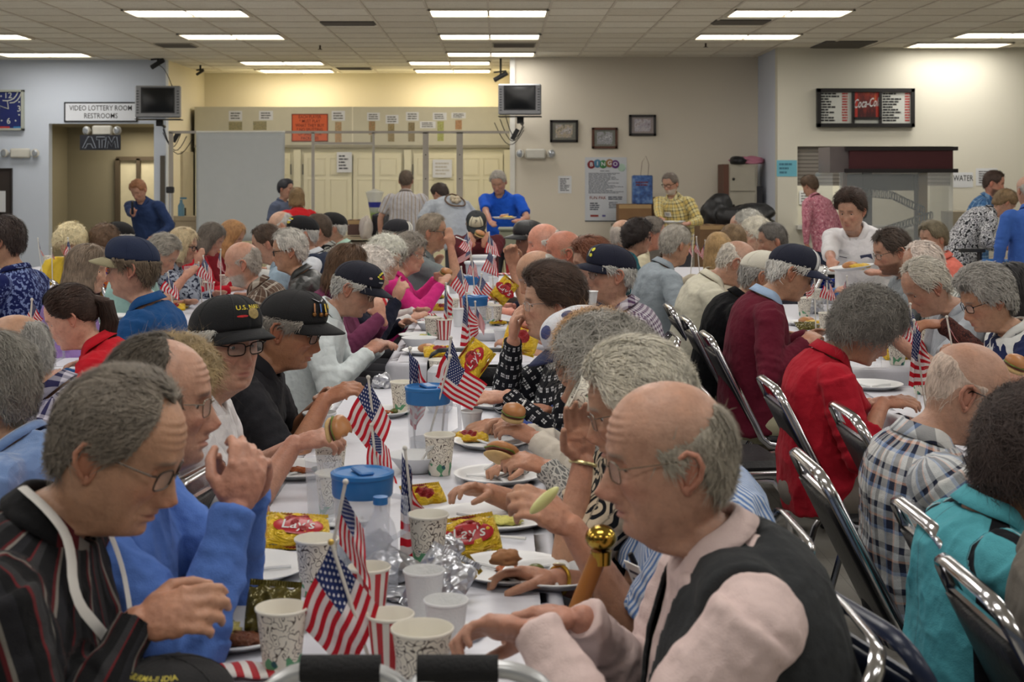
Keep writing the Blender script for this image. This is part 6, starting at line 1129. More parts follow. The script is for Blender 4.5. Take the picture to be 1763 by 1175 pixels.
person('s10', 'person with dark goatee in blue plaid short sleeve shirt standing at right', 1711, 315, 13.6, -20, (0, 14, 0), (184, 134, 114), 'short', (66, 50, 42), cloth('teal_plaid', 'plaid', [(60, 100, 146), (140, 170, 196), (44, 78, 120), (90, 130, 170)], .08), 'short', beard=(70, 56, 48), stand=True, fat=.4)
s11 = person('s11', 'person in black and white floral blouse bending over the water table', 1730, 350, 12.3, 0, (10, 36, 0), PINK, 'short', (120, 98, 70), cloth('bw_floral', 'blotch', [(36, 38, 42), (206, 206, 208), (60, 60, 66), (180, 180, 186), (40, 40, 46)], .03), 'roll', fem=True, stand=True, R=W(1760, 427, 12.0, curl=.4), Lh=W(1755, 430, 12.4), pants=(28, 34, 60), thick=.02, fat=.5, bend=True)
person('s12', 'person in plain blue shirt standing at the right picture edge', 1768, 327, 11.3, 100, (0, 5, 0), PINK, 'horseshoe', grey, cloth('plain_blue_shirt', 'solid', [(60, 96, 170)]), stand=True, fat=.4, thick=.004)
# ---------------------------------------------------------------- things people wear or carry that show
lan = MB()
def ribbon(info, pts, w_=.016, th=.002, name='lanyard', m=None):
    mb = MB(); pts = [np.array(p) for p in pts]
    for _ in range(2): pts = [pts[0]] + [q for a, b in zip(pts[:-1], pts[1:]) for q in (a * .75 + b * .25, a * .25 + b * .75)] + [pts[-1]]
    V, Fc = tube(pts, w_ / 2, 4, flat=.22); mb.add(V, Fc); return mb.build(name, m or mat('lanyard_white', (206, 204, 200), .6, var=.04), info['root'])
tp = lambda t, az, l=.03: torso_pt(p1, t, az, l)[0]
nk = p1['neck']; fw = p1['fwn']; tg = p1['tg']
ribbon(p1, [nk - fw * .06 + tg * .05 + np.array((0, -.055, 0)), nk + tg * .045 + np.array((0, -.083, 0)), nk + fw * .05 + tg * .02 + np.array((0, -.088, 0)), tp(.90, -.75, .035), tp(.78, -.38, .03), tp(.66, -.12, .026), tp(.55, .0, .03), tp(.46, .0, .03)], .02)
ribbon(p1, [nk + fw * .05 + tg * .02 + np.array((0, .083, 0)), tp(.90, .6, .035), tp(.78, .30, .03), tp(.66, .12, .03), tp(.55, .02, .032), tp(.46, .02, .032)], .02)
name_tag(r2, .70, .35); name_tag(s6, .62, .3); name_tag(s7, .68, -.1); name_tag(s9, .72, -.30, .09, .06)
p, n, up = torso_pt(s9, .74, .42, .028); sd = unit(np.cross(up, n)); MB().box(p, (.07, .002, .045), 0, np.stack([sd, n, np.cross(n, sd)], 1)).build('embroidery', mat('embroidered_badge', (70, 76, 104), .7, var=.3, vs=120), s9['root'])
p, n, up = torso_pt(r2, .78, .05, .03); MB().tube([p, p - up * .11], .006).build('pen', mat('pen_black', (24, 24, 28), .3), r2['root'])
# emblem on the back of the grey tee
inf = s5; cs = inf['cst'](.62); fwb = -inf['fwn']; upv = unit(inf['cst'](.7) - inf['cst'](.55)); nb = -unit(np.cross([0, 1, 0], upv)); c0 = cs + nb * .158
V = MB(); V.tube([c0 + np.array((0, math.cos(a), 0)) * .115 + upv * math.sin(a) * .115 + nb * (-.018 * abs(math.cos(a))) for a in np.linspace(0, 2 * PI, 41)[:-1]], .010, 6, 0, True)
for a, b, r in ((-.03, .02, .035), (.03, .03, .03), (0, -.03, .03), (.04, -.02, .022), (-.045, -.015, .02)): V.ball(c0 + np.array((0, a, 0)) + upv * b + nb * .001, r, 10, 6, 1)
V.build('back_emblem', [mat('emblem_brown', (96, 76, 60), .7), mat('emblem_gold', (190, 176, 150), .7)], inf['root'])
# black panels on the teal jacket
inf = b6; 
# ---------------------------------------------------------------- chairs
chrome = mat('chrome', (196, 196, 200), .16, 1.0, var=0); vinyl = mat('black_vinyl', (30, 30, 33), .42, bump=.25, bs=90); rub = mat('rubber_foot', (26, 26, 28), .8)
def make_chair(frame=chrome, pad=vinyl):
    t = empty('banquet_chair')
    MB().box((.065, 0, .450), (.41, .39, .05), bev=.022).build('seat', pad, t)
    rows = [[(-.165 - .165 * v - .010 * math.cos(u * 1.5), u * (.188 - .014 * v), .49 + .325 * v) for u in np.linspace(-1, 1, 9)] for v in np.linspace(0, 1, 8)]
    bk = MB().grid(rows).build('backrest', pad, t); so = bk.modifiers.new('s', 'SOLIDIFY'); so.thickness = .026; so.offset = 0
    h = [(.24, -.205, .428), (-.06, -.205, .424), (-.115, -.204, .432), (-.148, -.203, .46), (-.175, -.20, .52), (-.335, -.182, .835), (-.352, -.168, .868), (-.362, -.14, .886), (-.364, -.10, .890)]
    MB().tube(h + [(x, -y, z) for x, y, z in h[::-1]], .0058, 8, flat=2.5).build('back_frame', frame, t)
    MB().tube([(-.327, -.178, .818), (-.329, .178, .818)], .008, 6).build('cross_bar', frame, t)
    for s_ in (-1, 1):
        lg = MB().tube([(.06, s_ * .175, .41), (.20, s_ * .185, .395), (.245, s_ * .188, .34), (.30, s_ * .20, .01)], .0115, 8).build('leg', frame, t); MB().lathe([(.015, 0), (.014, .025)], 10, c=(.30, s_ * .20, 0)).build('rubber_foot', rub, lg)
        lg = MB().tube([(-.02, s_ * .175, .41), (-.12, s_ * .185, .395), (-.155, s_ * .188, .34), (-.25, s_ * .20, .01)], .0115, 8).build('leg', frame, t); MB().lathe([(.015, 0), (.014, .025)], 10, c=(-.25, s_ * .20, 0)).build('rubber_foot', rub, lg)
    MB().tube([(-.19, -.19, .20), (-.19, .19, .20)], .008, 6).build('stretcher', frame, t)
    return t
proto = make_chair(); used = False
def place_chair(x, y, rz, label, group='black banquet chairs', src=None):
    global used
    if src is None and not used: t = proto; used = True
    else: t = copy_tree(src or proto)
    t.location = (x, y, 0); t.rotation_euler = (0, 0, rz); tag(t, label, 'chair', group); return t
who = {}
for k_, inf in list(PEOPLE.items()):
    if k_[0] == 's' : continue
    lb = inf['root']['label']; w_ = lb.split(); core = ' '.join(w_[:11]); o = inf['org']; f_ = .25 if k_[0] == 'r' else .16 if k_[0] == 'c' else .02; x, y = o[0] + math.cos(inf['face']) * f_, o[1] + math.sin(inf['face']) * f_
    if k_[0] == 'b' and k_ != 'b4': x = {'b5': 1.13, 'b6': 1.24, 'b7': 1.19}.get(k_, 1.29); y = inf['org'][1] + (.1 if k_ in ('b6', 'b7') else 0)
    place_chair(x, y, inf['face'], 'black banquet chair under the ' + core)
place_chair(1.41, 4.32, 0, 'empty black banquet chair with chrome rim between the red shirt and the plaid shirt'); place_chair(.62 + .24, 5.75, .12, 'empty black banquet chair leaning open in the aisle behind the maroon sweater'); place_chair(.75, 7.1, .2, 'empty dark chair in the aisle beside the pale blue grey shirt')
# a chair at the gap between the two centre tables, seen over the chip bag
blackm = mat('black_tube', (30, 30, 32), .35, .3); place_chair(P(815, 0, 5.9)[0], 6.15, PI / 2, 'black framed chair standing in the gap between the near and far centre tables', src=make_chair(blackm)).name = 'banquet_chair'
place_chair(.93, 2.42, .25, 'dark blue moulded chair in the bottom right aisle', src=make_chair(mat('navy_plastic', (30, 38, 60), .3), mat('navy_plastic', (30, 38, 60), .3)))
for o in [o for o in COL.objects if o.type == 'EMPTY' and o.name.startswith('banquet_chair') and o.location.length == 0 and 'label' not in o]:
    for c in list(o.children_recursive): bpy.data.objects.remove(c)
    bpy.data.objects.remove(o)
# ---------------------------------------------------------------- tables and everything on them
TZ = .745
clothw = NB('white_table_cover'); v_ = clothw.coord(); clothw.set(lin((206, 207, 216)), .42, 0, .4); clothw.bump(clothw.math('ADD', clothw.noise(v_, 5, 3, .6), clothw.math('MULTIPLY', clothw.noise(v_, 40, 2), .15)), .35, .02); clothw = clothw.m
topm = mat('table_laminate', (150, 140, 124), .5)
def long_table(x0, x1, y0, y1, lb, skirt=.28):
    n = max(1, round((y1 - y0) / 1.9)); cx_, w_ = (x0 + x1) / 2, x1 - x0
    for i in range(n):
        ya, yb = y0 + (y1 - y0) * i / n + .005, y0 + (y1 - y0) * (i + 1) / n - .005; t = empty('folding_table', (cx_, (ya + yb) / 2, 0)); tag(t, 'folding table %s under %s' % (('nearest', 'second', 'third', 'fourth', 'fifth')[i], lb), 'table', 'folding tables under white covers')
        L_ = yb - ya; MB().box((0, 0, TZ - .022), (w_, L_, .03), bev=.006).build('tabletop', topm, t, smooth=False)
        for a in (-1, 1):
            for b in (-1, 1): MB().tube([(a * (w_ / 2 - .08), b * (L_ / 2 - .22), TZ - .03), (a * (w_ / 2 - .08), b * (L_ / 2 - .2), .0)], .014).build('leg', mat('table_leg', (90, 88, 86), .4, .6), t)
    # one cover, rounded over the edges, hanging with soft folds
    per = []; N = 44
    def outline(e): return [(x0 - e, y0 - e), (x1 + e, y0 - e), (x1 + e, y1 + e), (x0 - e, y1 + e)]
    R_ = []
    for z, e in ((TZ + .003, -.04), (TZ + .003, -.008), (TZ, .004), (TZ - .012, .009), (TZ - .05, .011), (TZ - .12, .014), (TZ - .2, .017), (TZ - skirt, .02)):
        c = outline(e); row = []; dn = max(0, TZ - .02 - z)
        for s_ in range(4):
            (ax, ay), (bx, by) = c[s_], c[(s_ + 1) % 4]; L_ = math.hypot(bx - ax, by - ay); m = max(8, int((y1 - y0 if s_ % 2 else x1 - x0) / .04))
            for j in range(m):
                u = j / m; f = dn * (.07 * math.sin(u * m * .9 + s_) + .05 * math.sin(u * m * .37 + 2 * s_)); nx, ny = (by - ay) / L_, -(bx - ax) / L_; row.append((ax + (bx - ax) * u + nx * f, ay + (by - ay) * u + ny * f, z))
        R_.append(row)
    m = len(R_[0]); V = [p for r in R_ for p in r]; Fc = [(i * m + j, i * m + (j + 1) % m, (i + 1) * m + (j + 1) % m, (i + 1) * m + j) for i in range(len(R_) - 1) for j in range(m)] + [tuple(range(m))]
    o = link('tablecloth', make_mesh('tablecloth', V, Fc, [clothw])); tag(o, 'white plastic cover on %s' % lb, 'tablecloth', None); o.data.polygons[len(Fc) - 1].use_smooth = False; return o
long_table(-.625, .125, 2.10, 5.74, 'the near centre table'); long_table(-.50, .27, 6.45, 12.2, 'the far centre table')
long_table(1.40, 2.16, 2.2, 5.75, 'the near right table'); long_table(1.48, 2.24, 6.25, 9.4, 'the middle right table'); long_table(1.45, 2.2, 10.0, 13.2, 'the far right table')
long_table(-2.35, -1.62, 3.0, 6.1, 'the near left table'); long_table(-2.30, -1.58, 6.3, 12.0, 'the far left table'); long_table(-4.3, -2.72, 8.3, 13.6, 'the table at the left edge')
# --- materials
foam = mat('white_foam', (220, 222, 224), .55, var=.02, bump=.15, bs=200); 
def cupmat():
    b = NB('paper_cup_print'); v = b.coord(); x, y, z = b.xyz(v); ang = b.math('ARCTAN2', y, x); c = b.n('ShaderNodeCombineXYZ'); b.put(c.inputs[0], b.math('MULTIPLY', ang, .045)); b.put(c.inputs[1], z)
    f = b.noise(c.outputs[0], 46, 1, .4); r = b.math('FRACT', b.math('MULTIPLY', f, 7)); line = b.math('MULTIPLY', b.math('LESS_THAN', r, .20), b.math('GREATER_THAN', z, .030)); dots = b.math('LESS_THAN', b.voro(c.outputs[0], 120), .16)
    line = b.math('MAXIMUM', line, b.math('MULTIPLY', dots, b.math('GREATER_THAN', z, .030)))
    col = b.mix(line, lin((222, 216, 202)), lin((78, 66, 58))); leaf = b.math('MULTIPLY', b.math('LESS_THAN', z, .036), b.math('GREATER_THAN', b.noise(c.outputs[0], 34, 0), .55)); col = b.mix(leaf, col, lin((90, 150, 110))); lf2 = b.math('MULTIPLY', b.math('LESS_THAN', z, .040), b.math('GREATER_THAN', b.noise(c.outputs[0], 30, 0), .66)); col = b.mix(lf2, col, lin((34, 84, 92))); b.set(col, .5); return b.m
cupp = cupmat(); cupin = mat('cup_inside', (226, 222, 210), .5, var=0)
b = NB('red_white_stripes'); v = b.coord(); x, y, z = b.xyz(v); an = b.math('MULTIPLY', b.math('ARCTAN2', y, x), 10 / (2 * PI)); b.set(b.ramp(b.math('FRACT', an), [(0, (178, 36, 44)), (.5, (222, 216, 208))]), .5); stripem = b.m
def cup(px, py, kind, lb, h=None, z=TZ + .004, r=None):
    """py is the pixel row where the cup's base stands on the table"""
    p = onz(px, py, z); t = empty('paper_cup' if kind != 'foam' else 'foam_cup', p, random.random() * 6); tag(t, lb, 'cup'); h = h or {'print': .112, 'foam': .098, 'stripe': .105, 'small': .07}[kind]; r = r or {'print': .044, 'foam': .039, 'stripe': .040, 'small': .036}[kind]; n = 32
    m = {'print': cupp, 'foam': foam, 'stripe': stripem, 'small': foam}[kind]
    MB().lathe([(r * .70, 0), (r * .705, .002), (r * .97, h - .003)], n, cap1=False).build('wall', m, t); MB().lathe([(r * .98, h - .004), (r * 1.035, h - .002), (r * 1.04, h + .001), (r * 1.0, h + .003), (r * .96, h), (r * .72, .01), (.001, .01)], n, cap0=False, cap1=False).build('rim', cupin if kind != 'foam' and kind != 'small' else foam, t)
    if kind != 'stripe': MB().lathe([(.001, h * .55), (r * .84, h * .55)], n, cap0=False, cap1=False).build('drink', mat('iced_drink', (196, 186, 160), .1) if random.random() < .5 else mat('water', (190, 200, 204), .05), t)
    return t
for a in ((485, 1160, 'print', 'floral paper cup standing left of the big flag, nearest the camera'), (727, 1205, 'print', 'floral paper cup behind the right grip of the walker', .115, None, .050), (545, 1023, 'print', 'floral paper cup left of the big flag pole, by the empty plate'), (737, 975, 'print', 'floral paper cup beside the upright yellow chip bag'), (573, 893, 'print', 'floral paper cup half hidden behind the near blue lidded pitcher'), (569, 838, 'print', 'floral paper cup beside the left plate of leftovers'), (757, 817, 'print', 'floral paper cup right of the white bowl'), (693, 712, 'print', 'floral paper cup at the far end of the near table'), (745, 584, 'print', 'floral paper cup on the far centre table near the green pickle'),
          (730, 1072, 'foam', 'tall white foam cup standing alone in front of the silver bag'), (768, 1130, 'foam', 'white foam cup behind the nearest floral cup'), (550, 748, 'small', 'short white foam cup by the left forearms', .07, None, .055), (812, 745, 'small', 'short white foam cup before the resting old hand'), (862, 592, 'small', 'white foam cup near the dark haired diner'), (757, 668, 'print', 'floral paper cup just beyond the two dark flags'),
          (636, 1072, 'stripe', 'red and white striped popcorn cup behind the big flag'), (672, 1165, 'stripe', 'red and white striped cup between flag and nearest floral cup'), (765, 585, 'stripe', 'red and white striped cup under the slim tall flag'), (808, 596, 'stripe', 'red and white striped cup right of the tall flag'), (852, 560, 'print', 'floral paper cup in the group by the blue lidded pitcher'), (836, 556, 'print', 'floral paper cup left in the group by the blue lidded pitcher'), (745, 524, 'print', 'floral paper cup left of the leaning flag on the far table'), (778, 548, 'print', 'floral paper cup between the slim flag and the tall bright flag'), (790, 562, 'foam', 'white foam cup just left of the far blue lidded pitcher'), (780, 505, 'small', 'small white cup under the leaning flag'), (858, 520, 'print', 'floral paper cup beneath the held chip bag'), (800, 535, 'stripe', 'red and white striped cup under the leaning flag'), (850, 500, 'foam', 'tall white foam cup by the striped runner')):
    k = list(a) + [None] * 3; cup(k[0], k[1], k[2], k[3], k[4], TZ + .004, k[6] if len(k) > 6 else None)
for a in ((1545, 628, 'print', 'floral paper cup between the red shirt diner and the tall flag'), (1592, 605, 'print', 'floral paper cup right of the tall flag'), (1588, 678, 'print', 'floral paper cup at the foot of the right flags'), (1385, 545, 'print', 'floral paper cup before the maroon sweater'), (1403, 528, 'print', 'floral paper cup behind the checked flag pair'), (1423, 575, 'print', 'floral paper cup hidden behind grey curls'), (1754, 669, 'foam', 'white foam cup at the right edge by the sandwich')): cup(*a)
for a in ((90, 600, 'print', 'floral paper cup by the ponytailed diner'), (312, 515, 'print', 'floral paper cup in front of the white bucket at left'), (345, 507, 'print', 'floral paper cup below the left flags'), (388, 500, 'print', 'floral paper cup before the brown plaid shirt'), (375, 485, 'print', 'floral paper cup behind the left flag pair'), (82, 462, 'print', 'floral paper cup on the far left table'), (104, 464, 'print', 'second floral cup beside the slim flag on the far left table'), (115, 470, 'stripe', 'striped popcorn cup on the far left table'), (360, 512, 'stripe', 'striped cup under the left flags')): cup(*a)
# --- plates
gloss = mat('plate_white', (216, 217, 218), .35, var=.01)
def food(t, k, R_):
    if 'salad' in k:
        V, Fc = ball((0, 0, 0), (1, 1, 1), 22, 14); V = V * (1 + .30 * vnoise(V, 5, 3)[:, None]) * np.array((.045, .040, .022)) + np.array((-.015, -.03, .018)); link('potato_salad', make_mesh('potato_salad', V, Fc, [mat('potato_yellow', (206, 196, 120), .5, var=.15, vs=120, bump=.6, bs=120)]), t)
        for a in range(3): MB().ball((-.055 + .02 * a, -.005 + .01 * a, .016), (.022, .016, .012), 12, 8, rot=rotz(a)).build('pickle', mat('pickle_green', (92, 98, 44), .3, var=.15, vs=90), t)
        MB().box((.045, .035, .028), (.05, .04, .035), bev=.012).build('meat', mat('dark_meat', (88, 40, 30), .5, var=.2, vs=80, bump=.5, bs=90), t)
        V, Fc = ball((0, 0, 0), (1, 1, 1), 20, 12); V = V * (1 + .3 * vnoise(V, 6, 8)[:, None]) * np.array((.045, .03, .010)) + np.array((.04, -.035, .012)); link('beans', make_mesh('beans', V, Fc, [mat('bean_brown', (110, 62, 38), .4, var=.3, vs=140, bump=.8, bs=160)]), t)
    if 'scraps' in k:
        V, Fc = ball((0, 0, 0), (1, 1, 1), 18, 10); V = V * (1 + .5 * vnoise(V, 5, 11)[:, None]) * np.array((.035, .022, .007)) + np.array((.0, .01, .009)); link('leftovers', make_mesh('leftovers', V, Fc, [mat('sauce_orange', (176, 96, 52), .4, var=.3, vs=160, bump=.6, bs=200)]), t)
        MB().ball((.05, .02, .012), (.018, .014, .009), 10, 6).build('pickle', mat('pickle_green', (92, 98, 44)), t)
    if 'bun' in k:
        MB().ball((0, .02, .022), (.048, .048, .024), 20, 10).build('bun', mat('bun_brown', (172, 118, 72), .35, var=.1, vs=20), t); V, Fc = ball((0, 0, 0), (1, 1, 1), 18, 10); V = V * (1 + .3 * vnoise(V, 5, 4)[:, None]) * np.array((.06, .05, .018)) + np.array((.04, -.04, .014)); link('chips', make_mesh('chips', V, Fc, [mat('chip_gold', (214, 176, 60), .35, var=.2, vs=100, bump=.8, bs=80)]), t)
    if 'yellow' in k:
        V, Fc = ball((0, 0, 0), (1, 1, 1), 20, 12); V = V * (1 + .35 * vnoise(V, 5, 9)[:, None]) * np.array((.045, .03, .010)) + np.array((.03, -.02, .010)); link('egg_salad', make_mesh('egg_salad', V, Fc, [mat('salad_yellow', (214, 208, 110), .5, var=.12, vs=150, bump=.6, bs=160)]), t)
def plate(px, py, lb, k='', r=.128, z=TZ + .004, tilt=None, loc=None, oval=1.):
    p = loc or onz(px, py, z); t = empty('plate', p, random.uniform(-.4, .4)); tag(t, lb, 'plate')
    if tilt: t.rotation_euler = tilt
    MB().lathe([(.001, .003), (r * .66, .003), (r * .74, .006), (r * .86, .016), (r * .95, .020), (r, .0195), (r * .995, .017), (r * .86, .011), (r * .72, .0), (.001, .0)], 48, cap0=False, cap1=False, ex=oval).build('dish', gloss, t)
    g = MB()
    for a in (.6, 2.7, 4.7): g.tube([(0, 0, .004), (r * .35 * math.cos(a), r * .35 * math.sin(a), .009), (r * .72 * math.cos(a), r * .72 * math.sin(a), .010)], .004, 6)
    g.build('divider', gloss, t); food(t, k, None); return t
for a in ((398, 1098, 'divided white plate with potato salad, pickles and beans at front left', 'salad'), (425, 988, 'empty white plate under the raised blue sleeve', 'x', .130), (475, 917, 'white plate with a bread crust behind the foil chip bag at left', 'scraps', .115), (513, 816, 'white plate with orange leftovers by the left floral cup', 'scraps'), (880, 990, 'white plate with red sauce traces under the holding hand at right', 'scraps', .125), (845, 900, 'white plate with egg salad and beans by the yellow chip bag', 'yellow', .135, TZ + .004, None, None, 1.2), (858, 826, 'white plate under the burger at right', 'x', .125), (845, 768, 'empty white plate by the tattered bun', 'x', .12), (655, 715, 'white plate with a green bit beside the silver wrap', 'scraps', .11), (955, 1000, 'white plate edge behind the striped shirt hand', 'x', .11)): plate(*a)
for a in ((738, 609, 'white plate with bun and chip bag before the white shirt diner', 'bun'), (722, 582, 'white plate with yellow salad on the far centre table', 'yellow', .11), (735, 528, 'white plate with chip bag under the pink sleeve', 'x', .11), (742, 513, 'white plate with bread behind the first row of plates', 'bun', .10), (775, 476, 'white plate before the grey polo', 'yellow', .12), (900, 556, 'white plate behind the dark haired diner', 'yellow', .12), (860, 700, 'white plate under the black blouse sleeve', 'x', .13), (830, 516, 'white plate amid the far flags', 'scraps', .11)): plate(*a)
for a in ((1440, 590, 'white plate in front of the maroon sweater', 'x', .12), (1500, 668, 'white plate under the red shirt hands', 'x', .125), (1530, 610, 'foil lined plate with chips beside the floral cup', 'bun', .11), (1620, 600, 'white plate by the right flags', 'scraps', .12), (1390, 560, 'dark edged plate of food by the maroon sweater', 'bun', .12), (1460, 540, 'white plate behind the grey curls', 'x', .12)): plate(*a)
for a in ((362, 496, 'plate with food below the bowed grey head', 'bun', .12), (405, 492, 'plate with chips before the brown plaid shirt', 'yellow', .12), (78, 470, 'plate with yellow chips on the far left table', 'bun', .13), (300, 530, 'plate of chips at the blue pullover elbow', 'bun', .12), (200, 548, 'white plate under the lavender sleeves', 'x', .12)): plate(*a)
t = plate(0, 0, 'plate carried by the brown haired server', 'bun', .13, loc=P(1466, 464, 8.35)); t.rotation_euler = (0, -.12, 0)
plate(0, 0, 'plate with a yellow chip bag held by the blue polo', 'bun', .13, loc=P(868, 377, 14.95)); plate(0, 0, 'plate of food held by the yellow plaid shirt', 'yellow', .13, loc=P(1160, 384, 15.45))
t = empty('bowl', onz(717, 812)); tag(t, 'white foam bowl with a plastic fork beside the flag', 'bowl'); MB().lathe([(.04, 0), (.045, .003), (.078, .045), (.084, .048), (.083, .050), (.076, .046), (.040, .006), (.001, .006)], 36, cap1=False).build('shell', foam, t)
for a, lb in (((842, 585, TZ), 'second white foam bowl on the far table'), ((722, 596, TZ), 'white foam bowl behind the chip bag plate'), ((745, 568, TZ), 'shallow white container beside the striped cups')):
    t = empty('bowl', onz(a[0], a[1])); tag(t, lb, 'bowl'); MB().lathe([(.06, 0), (.062, .003), (.088, .040), (.09, .043), (.082, .040), (.055, .006), (.001, .006)], 32, cap1=False).build('shell', foam, t)
# --- forks
forkm = mat('white_plastic', (226, 226, 222), .3, var=0)
def fork(a, b, lb, parent=None):
    a, b = np.array(a), np.array(b); t = empty('plastic_fork', a); tag(t, lb, 'fork'); v = b - a; L_ = np.linalg.norm(v); u = v / L_; s_ = unit(np.cross(u, (0, 0, 1))); g = MB(); g.tube([(0, 0, 0), v * .7], [.004, .003], 6); g.build('handle', forkm, t); g = MB(); g.tube([v * .7, v * .78], [.004, .011], 6, flat=.25)
    for k in (-1, -.33, .33, 1): g.tube([v * .77 + s_ * k * .009, v + s_ * k * .009], .0016, 5)
    g.build('tines', forkm, t); return t
fork(P(722, 800, 4.05), P(742, 768, 4.0) + Vector((0, 0, .0)), 'white plastic fork standing in the foam bowl'); fork(onz(905, 928, .757), onz(830, 922, .757), 'white plastic fork lying beside the yellow chip bag'); fork(P(785, 408, 9.6), P(802, 415, 9.5), 'white plastic fork lifted by the grey polo'); fork(P(905, 690, 4.65), P(890, 715, 4.6), 'white plastic fork held above the bun'); fork(onz(672, 712, .757), onz(655, 735, .757), 'white plastic fork lying by the far plate')
fork(P(835, 808, 3.9), P(858, 795, 3.85), 'silver fork resting on the burger plate')
# --- pitchers with blue lids and buckets
clr = NB('clear_plastic'); clr.set(lin((214, 220, 232)), .08, 0, .6); clr.b.inputs['Alpha'].default_value = .32; clr = clr.m; lidb = mat('lid_blue', (40, 112, 186), .35, var=.03); frost = mat('frosted_plastic', (214, 218, 226), .35, alpha=.62, var=.02)
def pitcher(px, py, lb, r=.062, h=.215):
    t = empty('pitcher', onz(px, py), .4); tag(t, lb, 'pitcher'); MB().lathe([(r * .84, .0), (r * .87, .004), (r * .98, h - .03)], 40, cap1=False).build('jar', clr, t)
    MB().lathe([(r * 1.01, h - .045), (r * 1.04, h - .04), (r * 1.06, h - .006), (r * 1.09, h - .004), (r * 1.09, h + .004), (r * 1.0, h + .007), (r * .92, h + .002), (r * .5, h), (.001, h)], 40, cap0=False, cap1=False).box((0, 0, h + .006), (r * .5, r * 1.2, .008), bev=.003).build('lid', lidb, t)
    MB().lathe([(r * .82, .006), (r * .86, h * .30), (.001, h * .30)], 32, cap1=False).build('water', mat('pitcher_water', (206, 214, 220), .05, alpha=.35), t)
    MB().tube([(r * .9, 0, h - .05), (r * 1.55, 0, h - .06), (r * 1.6, 0, h * .4), (r * .9, 0, h * .3)], .007, 8).build('handle', clr, t)
pitcher(624, 990, 'clear pitcher with blue lid, nearest the camera behind the big flag'); pitcher(737, 792, 'clear square pitcher with blue lid in the middle of the near table', .064, .215); pitcher(818, 576, 'clear pitcher with blue lid behind the tall flags on the far table', .064, .2); pitcher(811, 532, 'clear pitcher with blue lid, farthest on the centre table', .06, .2)
pitcher(1434, 560, 'clear pitcher with blue lid behind grey curls on the right table', .06, .2); pitcher(66, 650, 'clear pitcher with blue lid at the left edge behind the plaid shoulder', .065, .2)
def bucket(px, py, lb, r=.10, h=.13):
    t = empty('bucket', onz(px, py)); tag(t, lb, 'bucket'); MB().lathe([(r * .85, 0), (r * .98, h)], 32).build('body', frost, t); MB().lathe([(r * 1.03, h - .012), (r * 1.06, h), (r * 1.03, h + .008), (.001, h + .006)], 32, cap0=False, cap1=False).build('lid', mat('lid_white', (214, 216, 220), .45, var=0), t)
bucket(318, 518, 'frosted bucket with white lid on the left table', .105, .145); bucket(833, 476, 'white lidded foam bucket before the maroon shirt', .10, .17); bucket(826, 484, 'second white lidded bucket nearer on the far table', .12, .15)
t = empty('container', onz(805, 715, TZ) ); tag(t, 'tall frosted plastic container beside the square pitcher', 'container'); MB().box((-.10, .05, .085), (.09, .09, .17), bev=.02).build('body', frost, t)
t = empty('container', onz(557, 905)); tag(t, 'tall frosted plastic tumbler left of the near pitcher', 'container'); MB().lathe([(.036, 0), (.045, .16), (.046, .162)], 28, cap1=False).build('body', clr, t)
t = empty('squeeze_bottle', onz(655, 1030, TZ)); tag(t, 'clear water bottle in crumpled silver wrap by the near pitcher', 'bottle'); MB().lathe([(.034, 0), (.036, .01), (.036, .12), (.028, .15), (.013, .175), (.013, .195)], 28).build('body', clr, t); MB().lathe([(.015, .19), (.015, .205), (.0, .206)], 16).build('cap', lidb, t)
# --- chip bags and wraps
def bagmat(nm, c1, c2, red=True, silver=False):
    b = NB(nm); v = b.coord('Generated'); x, y, z = b.xyz(v); f = b.noise(v, 3, 1); d = b.n('ShaderNodeVectorMath', operation='DISTANCE'); sc = b.scalev(v, (1.0, .75, 0)); b.nt.links.new(sc, d.inputs[0]); d.inputs[1].default_value = (.5, .42, 0)
    col = b.mix(b.math('GREATER_THAN', f, .60), lin(c1), lin(c2)); col = b.mix(b.math('LESS_THAN', d.outputs['Value'], .22), col, lin((150, 26, 32))); b.set(col, .28, .15 if not silver else .6, .5); b.bump(b.noise(v, 7, 3, .6), .7, .03); return b.m
ylw = bagmat('chip_bag_yellow', (224, 186, 36), (206, 158, 24)); foil = NB('crumpled_foil'); foil.set(lin((190, 192, 198)), .34, .85); foil.bump(foil.voro(foil.coord(), 45), .6, .02); foil = foil.m; brnb = mat('olive_wrap', (88, 80, 34), .2, .3, bump=.6, bs=40)
